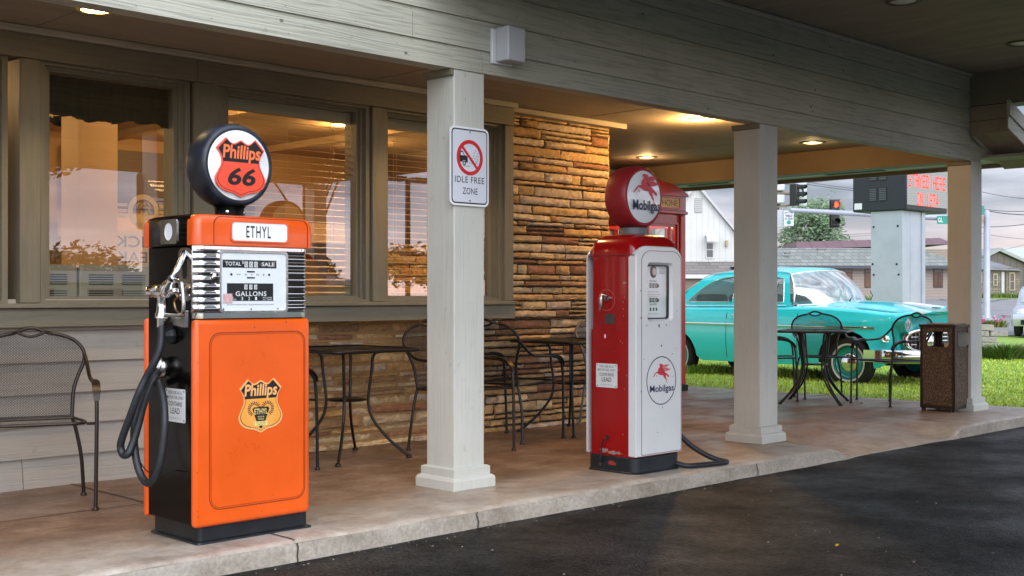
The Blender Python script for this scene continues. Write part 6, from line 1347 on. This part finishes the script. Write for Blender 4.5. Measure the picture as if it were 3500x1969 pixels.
# grey shingled single-storey building -------------------------------
Z = 84.; t = camthing('grey_roofed_building', 'long low building with grey shingle roof, tan lap siding and brown windows behind the pylon', 'building', 2830, Z); z0 = t.location.z; q = Loc(2830, Z, z0)
sid = lined('tan_lap_siding', (.34, .285, .24), .205, 'Z', .62, .15, .6, .05)
xa, xb = q.x(2560), q.x(3255)
b = MB(); b.box(xa, xb, 0, 8, .0, q.z(906)); b.build('wall', sid, t)
b = MB(); b.box(xa - .02, xb + .02, -.03, 0, 0, q.z(1018)); b.build('foundation', mat('grey_foundation', (.30, .28, .26), .9), t)
b = MB(); e0, r0 = q.z(911), q.z(841); b.hexa([(xa - .9, -.7, e0), (xb + .9, -.7, e0), (xb + .9, 8.7, e0), (xa - .9, 8.7, e0), (q.x(2672), 3.6, r0), (xb - 1.3, 3.6, r0), (xb - 1.3, 4.4, r0), (q.x(2672), 4.4, r0)]); rf = b.build('roof', brickmat('grey_diamond_shingles', (.185, .20, .18), (.27, .285, .255), (.12, .13, .12), .5, .26), t)
b = MB(); b.box(xa - .92, xb + .92, -.78, -.7005, e0 - .16, e0 + .05); b.build('gutter', mat('dark_gutter', (.06, .065, .08), .5), t)
b = MB(); b.box(xa - .9, xb + .9, -.69, -.005, e0 - .155, e0 - .14); b.build('soffit', mat('dark_soffit', (.08, .06, .05), .7), t)
b = MB(); b.box(q.x(2697), q.x(2716), 1.2, 1.6, q.z(866), q.z(860)); b.box(q.x(2832), q.x(2862), 3.0, 3.5, q.z(851), q.z(844)); b.build('roof_vent', mat('grey_vent', (.16, .16, .17), .6), rf)
brw = mat('amber_window_glass', (.16, .075, .035), .12, col2=(.06, .03, .02), vscale=.7)
for (p0, p1) in ((2625, 2660), (2740, 2810), (2850, 2913), (2955, 3018), (3060, 3120), (3190, 3222)):
    b = MB(); b.poly(f, pr(p0, p1, 919, 983, q), (), 0, .05); wn = b.build('window', mat('dark_window_frame', (.04, .03, .025), .5) if 'dark_window_frame' not in bpy.data.materials else bpy.data.materials['dark_window_frame'], t)
    b = MB(); m_ = (p0 + p1) / 2; b.poly(f, pr(p0 + 2, m_ - 1.5, 934, 980, q), (), .0, .06); b.poly(f, pr(m_ + 1.5, p1 - 2, 934, 980, q), (), .0, .06); b.build('pane', brw, wn)
    b = MB(); b.poly(f, pr(p0 + 2, p1 - 2, 921, 932, q), (), .0, .06); b.build('pane', mat('dark_pane', (.03, .03, .035), .1) if 'dark_pane' not in bpy.data.materials else bpy.data.materials['dark_pane'], wn)
# maroon roof behind
Z = 104.; t = camthing('maroon_roofed_building', 'building showing only its low maroon roof above the grey shingle roof', 'building', 2880, Z); z0 = t.location.z; q = Loc(2880, Z, z0)
b = MB(); b.hexa([(q.x(2722), 0, q.z(852)), (q.x(3260), 0, q.z(834)), (q.x(3260), 9, q.z(834)), (q.x(2722), 9, q.z(852)), (q.x(2738), 1.6, q.z(824)), (q.x(3235), 1.6, q.z(810)), (q.x(3235), 6, q.z(810)), (q.x(2738), 6, q.z(824))]); b.build('roof', lined('maroon_metal_roof', (.16, .085, .10), 1.3, 'X', .7, .08, .5), t)
b = MB(); b.box(q.x(2730), q.x(3250), .4, 8, 0, q.z(852)); b.build('wall', sid, t)
# stone cottage ------------------------------------------------------
Z = 98.; t = camthing('stone_cottage', 'small stone cottage with grey roof, white door and tall windows near the right frame edge', 'house', 3430, Z); z0 = t.location.z; q = Loc(3430, Z, z0)
b = MB(); b.box(q.x(3338), q.x(3486), 0, 6, 0, q.z(916)); b.build('wall', brickmat('rough_stone_blocks', (.27, .23, .19), (.17, .145, .12), (.12, .10, .085), .42, .20), t)
b = MB(); b.hexa([(q.x(3330), -.4, q.z(921)), (q.x(3490), -.4, q.z(926)), (q.x(3490), 6.4, q.z(926)), (q.x(3330), 6.4, q.z(921)), (q.x(3300), 3, q.z(874)), (q.x(3388), 3, q.z(873)), (q.x(3388), 3.1, q.z(873)), (q.x(3300), 3.1, q.z(874))]); b.build('roof', mat('worn_grey_shingles', (.22, .225, .24), .8, var=.35, vscale=1.5), t)
tn = mat('pale_window_trim', (.50, .42, .30), .6); cg_ = mat('cottage_glass', (.10, .10, .10), .15)
for (p0, p1, a, c) in ((3394, 3409, 935, 976), (3449, 3468, 931, 993), (3344, 3356, 930, 968)):
    b = MB(); b.poly(f, pr(p0, p1, a, c, q), (), 0, .08); wn = b.build('window', tn, t); b = MB(); m_ = (a + c) / 2; b.poly(f, pr(p0 + 3, p1 - 3, a + 4, m_ - 1, q), (), 0, .1); b.poly(f, pr(p0 + 3, p1 - 3, m_ + 1, c - 3, q), (), 0, .1); b.build('pane', cg_, wn)
b = MB(); b.poly(f, pr(3422, 3432, 929, 1006, q), (), 0, .08); b.build('door', mat('pale_door', (.50, .52, .54), .5), t)
b = MB(); b.poly(f, pr(3432.5, 3437, 929, 1006, q), (), 0, .085); b.build('door_frame', mat('red_brown_frame', (.10, .035, .03), .6), t)
# dark barn behind
Z = 112.; t = camthing('metal_barn', 'dark ribbed metal barn with a shallow gable roof behind the stone cottage', 'barn', 3430, Z); z0 = t.location.z; q = Loc(3430, Z, z0)
b = MB(); b.poly(f, [(q.x(3380), 0), (q.x(3680), 0), (q.x(3680), q.z(980)), (q.x(3412), q.z(862)), (q.x(3380), q.z(875))], (), -12, 0); b.build('wall', lined('ribbed_brown_metal', (.13, .115, .105), .6, 'X', .7, .15), t)
b = MB()
for (x0_, y0_, x1_, y1_) in ((3360, 884, 3412, 858), (3412, 858, 3690, 984)): A, B_ = (q.x(x0_), q.z(y0_)), (q.x(x1_), q.z(y1_)); b.hexa([(A[0], -.4, A[1]), (B_[0], -.4, B_[1]), (B_[0], 12, B_[1]), (A[0], 12, A[1]), (A[0], -.4, A[1] + .3), (B_[0], -.4, B_[1] + .3), (B_[0], 12, B_[1] + .3), (A[0], 12, A[1] + .3)])
b.build('roof', mat('light_roof_trim', (.34, .36, .37), .6), t)
Z = 128.; t = camthing('far_white_building', 'pale building with a light metal roof seen over the dark barn', 'building', 3480, Z); z0 = t.location.z; q = Loc(3480, Z, z0)
b = MB(); b.hexa([(q.x(3438), 0, q.z(905)), (q.x(3640), 0, q.z(905)), (q.x(3640), 10, q.z(905)), (q.x(3438), 10, q.z(905)), (q.x(3468), 3, q.z(843)), (q.x(3640), 3, q.z(843)), (q.x(3640), 8, q.z(843)), (q.x(3468), 8, q.z(843))]); b.build('roof', mat('pale_metal_roof', (.42, .46, .52), .5), t)
b = MB(); b.box(q.x(3445), q.x(3640), .5, 9, 0, q.z(905)); b.build('wall', mat('dark_brown_wall', (.09, .07, .06), .7), t)
b = MB(); b.tube([(q.x(3483), -3, q.z(905)), (q.x(3483), -3, q.z(868))], .25, 10); b.tube([(q.x(3483), -3, q.z(869)), (q.x(3483), -3, q.z(862))], .42, 10); b.build('flue', M['galv'], t)

# trees ----------------------------------------------------------------
def tree(name, label, pos, h, cr, seed, n=5200, leaf=.16, base=.35, sq=1.0, col=((.05, .11, .035), (.13, .24, .07)), group='trees', local=None, clump=26, tw=1.):
    r = random.Random(seed); t = thing(name, label, 'tree', tuple(pos), 0, group); px, py, pz = pos
    b = MB(); b.tube(smooth_path([(px, py, pz - .3), (px + .05 * h * .1, py, pz + h * .2), (px - .02 * h, py + .02 * h, pz + h * .5), (px, py, pz + h * .8)], 4), [.035 * h * tw * (1 - .065 * k) for k in range(13)], 10)
    tops = []
    for k in range(clump):
        a = r.uniform(0, 6.283); el_ = r.uniform(-.15, 1.25); rad = cr * r.uniform(.45 if base < .45 else .2, 1.0); zc = pz + h * (base + (1 - base) * (.42 if base < .45 else .55))
        c_ = Vector((px + math.cos(a) * math.cos(el_) * rad, py + math.sin(a) * math.cos(el_) * rad, zc + math.sin(el_) * (h * (1 - base) * .50) * sq * r.uniform(.75, 1.12))); tops.append((c_, cr * r.uniform(.20, .42)))
        st = Vector((px, py, pz + h * r.uniform(.25, .6))); b.tube(smooth_path([st, st.lerp(c_, .5) + Vector((0, 0, .03 * h)), c_], 3), [q_ * h * tw for q_ in (.010, .009, .008, .006, .004, .003, .0015)], 5)
    b.build('trunk', M['bark'], t, smooth=60)
    b = MB(); b.col = []
    for k in range(n):
        c_, rr = tops[r.randrange(len(tops))]; d = Vector((r.gauss(0, 1), r.gauss(0, 1), r.gauss(0, .75))); d.normalize(); d *= rr * r.random() ** .45; p_ = c_ + d
        a = Vector((r.gauss(0, 1), r.gauss(0, 1), r.gauss(0, .5))).normalized(); q_ = a.orthogonal().normalized(); l_ = leaf * r.uniform(.6, 1.3)
        i = len(b.v); b.v += [tuple(p_ - a * l_), tuple(p_ + q_ * l_ * .45), tuple(p_ + a * l_), tuple(p_ - q_ * l_ * .45)]; b.f.append((i, i + 1, i + 2, i + 3)); k_ = r.random(); cl_ = tuple(col[0][m] + (col[1][m] - col[0][m]) * k_ for m in range(3)); b.col += [cl_] * 4
    b.build('crown', M['leafc'], t); return t
p_ = deep(2788, 1010, 112.); tree('broadleaf_tree', 'bushy green tree rising behind the grey shingle roof under the signal arm', (p_.x, p_.y, .9), 9.2, 3.9, 11, 6500, .19, .20, col=((.08, .15, .07), (.22, .32, .16)), group='trees', clump=64)
# reflected surroundings behind the camera
for k, (x, y, h, c_) in enumerate(((15.4, -7.9, 6.6, 2.5), (11.5, -17, 6.5, 2.6), (96, -101, 6.5, 6), (84, -108, 5.5, 6), (108, -96, 8, 7), (62, -120, 6, 7), (74, -112, 5, 6))):
    tree('street_tree', ['large leafy tree across the driveway, seen mirrored in the wide window', 'smaller leafy tree across the driveway, seen mirrored in the curtained window'][k] if k < 2 else 'distant leafy tree across the street, seen only mirrored in the windows', (x, y, -.15), h, c_, 50 + k, 15000 if k < 2 else 2600, .12 if k < 2 else .4, .5 if k < 2 else .28, col=((.02, .045, .015), (.06, .11, .03)), group='trees seen mirrored in the windows', tw=.45)
t = thing('lamp_post', 'tall double headed car park lamp post, seen mirrored in the window behind the column', 'lamp', (25.8, -16.9, -.1))
b = MB(); b.tube([(25.8, -16.9, -.1), (25.8, -16.9, 5.0)], .09, 10); b.build('pole', M['sigblk'], t)
b = MB(); b.box(24.9, 25.6, -17.1, -16.7, 4.9, 5.05); b.box(26.0, 26.7, -17.1, -16.7, 4.9, 5.05); b.build('lamp_head', M['sigblk'], t)
t = thing('white_shop', 'long pale shop building across the street, seen mirrored in the windows', 'building', (46, -66, -.1))
b = MB(); b.box(20, 62, -74, -66, -.1, 2.0); b.build('wall', M['stonewhite'], t); b = MB(); b.hexa([(19, -75, 2.0), (63, -75, 2.0), (63, -65.4, 2.0), (19, -65.4, 2.0), (21, -70.5, 2.9), (61, -70.5, 2.9), (61, -70, 2.9), (21, -70, 2.9)]); b.build('roof', mat('grey_shop_roof', (.16, .17, .18), .8), t)
b = MB()
for k in range(7): b.box(23 + k * 5, 25.6 + k * 5, -65.995, -65.9, .6, 1.6)
b.build('window', M['ink'], t)

# signals, mast arms, street signs --------------------------------------
Z = 46.; t = camthing('signal_pole', 'pale blue steel traffic signal pole with a long horizontal arm', 'signal pole', 3373, Z); z0 = t.location.z; q = Loc(3373, Z, z0)
b = MB(); b.lathe([(.15, .08), (.125, .12), (.118, q.z(745)), (.112, q.z(727)), (.10, q.z(722)), (.0, q.z(716))], (0, 0, .0), n=20, caps=False); b.build('pole', M['pylon'], t, smooth=40)
b = MB(); b.box(-.28, .28, -.28, .28, .0, .06)
for a in range(4): b.tube([(math.cos(a * 1.571 + .785) * .30, math.sin(a * 1.571 + .785) * .30, .05), (math.cos(a * 1.571 + .785) * .30, math.sin(a * 1.571 + .785) * .30, .2)], .04, 6)
b.build('base_plate', M['pylon'], t)
za = q.z(746); b = MB(); b.tube([(-.2, 0, q.z(750)), (q.x(3100), -1, q.z(747)), (q.x(2800), -3, q.z(746)), (q.x(2610), -4.3, q.z(745))], [.12, .10, .09, .07], 12); b.build('mast_arm', M['pylon'], t, smooth=50)
b = MB(); b.box(-.50, -.2, -.2, .2, q.z(768), q.z(738)); b.build('arm_bracket', M['copper'], t)
def signal(px, py0, py1, Z, label, lit=None, plate=True, rot=0.):
    t = camthing('traffic_light', label, 'traffic light', px, Z, 0, 'traffic signals over the street'); q = Loc(px, Z, 0); z1, z0 = q.z(py0), q.z(py1); h = z1 - z0; w_ = h * .30; t.rotation_euler = (0, 0, R_(YAW - 90 + rot))
    b = MB(); b.box(-w_ * .65, w_ * .65, 0, .04, z0 - .05 * h, z1 + .05 * h) if plate else None; b.box(-w_ / 2, w_ / 2, -.22, -.001, z0, z1); b.build('housing', M['sigblk'], t, bevel=.02)
    for k in range(3):
        zc = z1 - h * (k + .5) / 3; r = w_ * .40; b = MB(); n_ = 14; vs = []
        for d in (-.22, -.46):
            for j in range(n_ + 1): a = R_(-35 + 250 * j / n_); vs.append((r * math.cos(a), d if d > -.4 else d + .10 * max(0, -math.sin(a)), zc + r * math.sin(a)))
        b.add(vs, [(j, j + 1, n_ + 2 + j, n_ + 1 + j) for j in range(n_)]); vz = b.build('visor', M['sigblk'], t)
        b = MB(); b.lathe([(r * .92, .0), (r * .6, .03), (0, .05)], (0, -.221, zc), (0, -1, 0), 20, False)
        b.build('signal_lens', emis('lit_red_lens', (1, .07, .03), 3.2) if lit == k else mat('dark_amber_lens', (.14, .045, .01), .25) if k == 1 else mat('dark_lens', (.035, .03, .03), .2), t, smooth=60)
    return t
signal(2852, 686, 773, 46, 'traffic light showing red, hanging on the pale arm in front of the tree', 0)
signal(2648, 688, 770, 46, 'dark traffic light cut by the right edge of the second column, lower of two', 9)
signal(2703, 630, 704, 33, 'dark traffic light beside the left turn arrow sign', 9, False, 50)
t = camthing('mast_arm', 'weathered tan signal arm with white boxes coming in from behind the second column', 'signal arm', 2560, 33., 0); q = Loc(2560, 33, 0)
b = MB(); b.tube([(0, .3, q.z(655)), (q.x(2722), .3, q.z(658))], .055, 10); b.tube([(q.x(2640), .3, q.z(707)), (q.x(2722), .3, q.z(697))], .03, 8); b.build('arm', M['copper'], t, smooth=50)
b = MB(); b.box(q.x(2653), q.x(2686), .1, .5, q.z(693), q.z(664)); b.box(q.x(2653), q.x(2686), .1, .5, q.z(650), q.z(628)); b.build('box', M['signwhite'], t, bevel=.03)
b = MB(); b.tube([(0, .3, -.1), (0, .3, q.z(640))], .11, 10); b.build('pole', M['copper'], t)
t = camthing('arrow_sign', 'white left turn only arrow sign hanging beside a dark signal', 'sign', 2738, 33., 0); q = Loc(2738, 33, 0)
b = MB(); b.poly(f, pr(2719, 2757, 622, 703, q), (), -.01, .01); b.build('plate', M['signwhite'], t)
def L_(px, py): return (q.x(px), q.z(py))
fq = Fr((0, -.014, 0), (1, 0, 0), (0, 0, 1), (0, -1, 0))
b = MB(); b.poly(fq, [L_(2742, 674), L_(2747, 674), L_(2748, 655), L_(2744, 641), L_(2739, 634), L_(2742, 631), L_(2729, 631), L_(2731, 646), L_(2735, 641), L_(2741, 650), L_(2743, 660)], (), 0, .004); b.text(fq, 'ONLY', q.x(2738), q.z(688), .21, .10, .004, .02); b.build('arrow_and_lettering', M['ink'], t)
b = MB(); b.tube([(q.x(2722), .05, q.z(655)), (q.x(2745), .05, q.z(655))], .03, 8); b.build('clamp', M['copper'], t)
t = camthing('yield_sign', 'white left turn yield on green sign mounted on the pale arm', 'sign', 2696, 44., 0); q = Loc(2696, 44, 0)
b = MB(); b.poly(f, pr(2679, 2713, 720, 772, q), (), -.01, .01); b.build('plate', M['signwhite'], t)
b = MB(); b.text(fq, 'LEFT TURN', 0, q.z(727), .32, .06, .004, .005); b.text(fq, 'YIELD', 0, q.z(738), .27, .085, .004, .02); b.text(fq, 'ON GREEN', 0, q.z(748), .31, .06, .004, .005); b.build('lettering', M['ink'], t)
b = MB(); b.poly(fq, circ(0, q.z(760), .075, 20), (), 0, .004); b.build('green_disc', M['seafoam'], t)
b = MB(); b.box(-.5, -.2, .05, .3, q.z(776), q.z(717)); b.build('rear_box', M['galv'], t)
t = camthing('street_name_sign', 'green street name sign on the pale arm beside the pylon', 'sign', 3250, 45., 0); q = Loc(3250, 45, 0)
b = MB(); b.poly(f, pr(3203, 3300, 738, 766, q), (), -.01, .01); b.build('plate', M['green'], t)
b = MB(); b.text(fq, 'GL', q.x(3214), q.z(752), .18, .17, .004, .01); b.build('lettering', M['wink'], t)
t = camthing('sign_post', 'thin dark green sign post at the right side of the third column', 'post', 3349, 42., 0); q = Loc(3349, 42, 0)
b = MB(); b.tube([(0, 0, -.1), (0, 0, q.z(705))], .05, 8); b.build('post', mat('green_steel_post', (.05, .11, .10), .5), t); b = MB(); b.box(-.04, .04, -.3, .3, q.z(735), q.z(706)); b.build('plate', M['green'], t)
# overhead cables
t = thing('power_cable', 'group of thin overhead cables crossing the sky above the street', 'cable', (60, 60, 8)); b = MB()
for (x0_, y0_, x1_, y1_, Z, r_) in ((2560, 592, 3010, 662, 60, .035), (2560, 585, 3010, 655, 60, .03), (3330, 650, 3560, 682, 60, .03), (3330, 712, 3560, 719, 60, .04), (3330, 713, 3560, 735, 60, .05), (3330, 776, 3560, 758, 70, .045), (3330, 792, 3560, 820, 70, .025), (2600, 806, 3020, 795, 90, .03), (2600, 813, 3020, 802, 90, .025), (3420, 855, 3560, 815, 90, .03), (2560, 640, 2960, 601, 80, .03)):
    A, B_ = deep(x0_, y0_, Z), deep(x1_, y1_, Z); b.tube([A.lerp(B_, k / 6) - Vector((0, 0, .10 * math.sin(math.pi * k / 6))) for k in range(7)], r_ * .5, 5)
b.build('cables', M['wire'], t)

# planter, flowers, bush ---------------------------------------------------
t = camthing('planter_wall', 'low dry stone planter wall of grey slabs right of the third column', 'planter', 3375, 23.5); z0 = t.location.z; q = Loc(3375, 23.5, z0); B = MB(); B.col = []; r = random.Random(3)
for j in range(5):
    x = q.x(3290); zj = j * .115
    while x < q.x(3420) - j * .03:
        l_ = r.uniform(.22, .45); y0 = r.uniform(-.03, .03); n0 = len(B.v); a = rrect(x, x + l_ - .015, y0, y0 + .45, .03, 2); B.loft([[Vector((u + r.uniform(-.006, .006), v, zj + .004)) for u, v in a], [Vector((u, v, zj + .055 + r.uniform(-.004, .004))) for u, v in a], [Vector((u + r.uniform(-.008, .008), v, zj + .108)) for u, v in a]]); k = r.uniform(.7, 1.1); B.col += [(.34 * k, .32 * k, .28 * k)] * (len(B.v) - n0); x += l_
B.build('stones', M['stone'], t, smooth=40)
b = MB(); b.box(q.x(3285), q.x(3405), .46, 2.4, 0, .56); b.build('soil', M['bark'], t)
def tuft(name, label, cat, px, Z, n, h, sp, col, arch=1., base=0., wid=.012, group=None, xr=None, flowers=0):
    t = camthing(name, label, cat, px, Z, None, group); r = random.Random(int(px)); B = MB(); B.col = []
    for k in range(n):
        a = r.uniform(0, 6.283); rr = sp * r.random() ** .6; x0, y0 = rr * math.cos(a) * .45, rr * math.sin(a) * .45
        if xr: x0 += r.uniform(*xr)
        L__ = h * r.uniform(.6, 1.15); out_ = sp * r.uniform(.2, .75) * arch; px_ = Vector((-math.sin(a), math.cos(a), 0)); pts = []
        for m in range(5): u = m / 4; pts.append(Vector((x0 + math.cos(a) * out_ * u, y0 + math.sin(a) * out_ * u, base + L__ * (u * 1.25 - .55 * arch * u * u))))
        n0 = len(B.v)
        for m, p_ in enumerate(pts): w__ = wid * (1 - m / 4.2); B.v += [tuple(p_ - px_ * w__), tuple(p_ + px_ * w__)]
        for m in range(4): i = n0 + m * 2; B.f.append((i, i + 1, i + 3, i + 2))
        c_ = r.choice(col); kk = r.uniform(.7, 1.2); B.col += [tuple(v * kk for v in c_)] * 10
    B.build('leaves', M['leafc'], t)
    if flowers:
        for k in range(flowers):
            b = MB(); x, y, z = r.uniform(*xr), r.uniform(-.2, .3), base + h * r.uniform(.8, 1.5)
            for m in range(5): a = m * 1.257; b.add([(x, y, z), (x + .024 * math.cos(a - .5), y - .02, z + .024 * math.sin(a - .5)), (x + .034 * math.cos(a), y - .01, z + .034 * math.sin(a)), (x + .024 * math.cos(a + .5), y - .02, z + .024 * math.sin(a + .5))], [(0, 1, 2, 3)])
            b.build('flower', M['flower'], t)
    return t
tuft('lily_clump', 'large spreading clump of long green leaves near the right frame edge', 'plant', 3432, 21.6, 1100, .38, .72, [(.10, .22, .04), (.16, .30, .06), (.07, .15, .03), (.25, .22, .10)], 1.0)
tuft('flower_bed', 'low green planting with pink flowers on top of the stone planter', 'plant', 3385, 24.2, 500, .16, .3, [(.13, .22, .05), (.20, .27, .06), (.22, .10, .05)], .6, .50, .016, None, (-.45, .25), 9)
tuft('weed_patch', 'leafy green shrub low beside the grey roofed building', 'plant', 2925, 60, 500, .75, .9, [(.14, .26, .05), (.2, .33, .08)], .7, 0, .05, None, (-.7, .9))
tuft('roadside_grass', 'tall roadside grass in front of the stone cottage', 'plant', 3420, 92, 500, .5, .9, [(.16, .24, .06), (.25, .27, .10)], .7, 0, .05, None, (-2, 2.2))
for px, lb in ((2395, 'rear'), (2740, 'doors')): tuft('weed_patch', 'ragged green weeds growing under the %s of the turquoise car' % lb, 'plant', px, 17.6 if px < 2500 else 16.7, 420, .16, .35, [(.16, .30, .05), (.36, .46, .10)], .8, 0, .014, None, (-.3, .3) if px < 2500 else (-.5, .5))

# small silver car at the right edge (local x forward) --------------------------
t = thing('parked_car', 'silver modern car whose nose just enters at the right frame edge', 'car', (0, 0, 0))
prof = [(2.08, .30), (2.14, .48), (2.10, .62), (1.9, .74), (1.2, .88), (.95, .93), (.35, 1.28), (-.2, 1.40), (-1.0, 1.38), (-1.75, 1.05), (-2.1, .95), (-2.15, .55), (-2.05, .30)]
def sec(y, k): return [Vector((x * (1 - .06 * k), y, .30 + (z - .30) * (1 - .05 * k) if z < .95 else z - .04 * k)) for x, z in prof]
b = MB(); b.loft([sec(-.86, 1), sec(-.80, .3), sec(-.5, 0), sec(.5, 0), sec(.80, .3), sec(.86, 1)]); fix(b.build('body', M['silvercar'], t, smooth=40))
b = MB(); b.hexa([(2.10, -.6, .34), (2.155, -.6, .34), (2.155, .6, .34), (2.10, .6, .34), (2.1, -.6, .47), (2.165, -.6, .47), (2.165, .6, .47), (2.1, .6, .47)]); b.build('lower_grille', M['dark'], t)
b = MB()
for k in range(3): b.box(2.10, 2.152 - k * .012, -.32, .32, .56 + k * .035, .58 + k * .035)
b.build('grille', M['dark'], t)
b = MB()
for s in (-1, 1): b = MB(); b.lathe([(.12, -.05), (.12, .01), (.0, .03)], (2.02, s * .60, .63), (1, 0, .25), 16, False); b.build('headlight', M['chrome'], t, smooth=40)
b = MB(); b.hexa([(1.0, -.74, .93), (1.02, .74, .93), (.40, .62, 1.30), (.40, -.62, 1.30), (1.03, -.74, .95), (1.05, .74, .95), (.42, .62, 1.32), (.42, -.62, 1.32)]); b.build('windscreen', M['cglass'], t)
b = MB(); b.box(2.13, 2.17, -.26, .26, .48, .60); b.build('number_plate', M['white'], t)
for x in (1.3, -1.3):
    for s in (-1, 1): b = MB(); b.lathe([(.001, .09), (.2, .10), (.29, .09), (.31, .03), (.31, -.05), (.25, -.09)], (x, s * .76, .31), (0, s, 0), 24, False); b.build('wheel', M['tyre'], t, smooth=40)
h3 = rz(-.50, -.866) - rz(0, 0); t.location = rz(15.15, 33.7, .0); t.rotation_euler = (0, 0, math.atan2(h3.y, h3.x))

# small things on the ground ------------------------------------------------------
def leaf(x, y, z, s, m, label, rot):
    b = MB(); b.v = [(x + s * c_ * math.cos(rot) - s * d * math.sin(rot), y + s * c_ * math.sin(rot) + s * d * math.cos(rot), z + s * e_) for c_, d, e_ in ((-1, 0, .05), (-.4, .5, .25), (.4, .55, .1), (1, 0, .35), (.45, -.5, .1), (-.4, -.5, .3), (0, 0, .0))]; b.f = [(0, 1, 6), (1, 2, 6), (2, 3, 6), (3, 4, 6), (4, 5, 6), (5, 0, 6)]; o = b.build('fallen_leaf', m); tag(o, label, 'leaf', 'fallen leaves')
leaf(5.24, 3.04, -.094, .022, M['wleaf'], 'yellow leaf lying on the black asphalt', .4)
leaf(11.34, 6.30, .003, .03, M['dleaf'], 'dark leaf lying on the porch under the right table', .2)

b = MB(); r8 = random.Random(14)
for k in range(260):
    x = r8.uniform(1.5, 11.5); y = (4.60 - abs(r8.gauss(0, .05))) if r8.random() < .6 else r8.uniform(2.2, 4.6); s_ = r8.uniform(.002, .0055)
    if 8.0 < x < 10 and y > 4.5: continue
    b.hexa([(x - s_, y - s_, -.0995), (x + s_, y - s_ * .7, -.0995), (x + s_ * .8, y + s_, -.0995), (x - s_, y + s_ * .8, -.0995), (x - s_ * .6, y - s_ * .5, -.0995 + s_ * 1.1), (x + s_ * .5, y - s_ * .5, -.0995 + s_ * 1.3), (x + s_ * .5, y + s_ * .6, -.0995 + s_), (x - s_ * .6, y + s_ * .5, -.0995 + s_ * 1.2)])
tag(b.build('grit', mat('pale_grit', (.22, .20, .17), .9, var=.5, vscale=40)), 'fine pale grit gathered along the kerb on the asphalt', 'grit', kind='stuff')
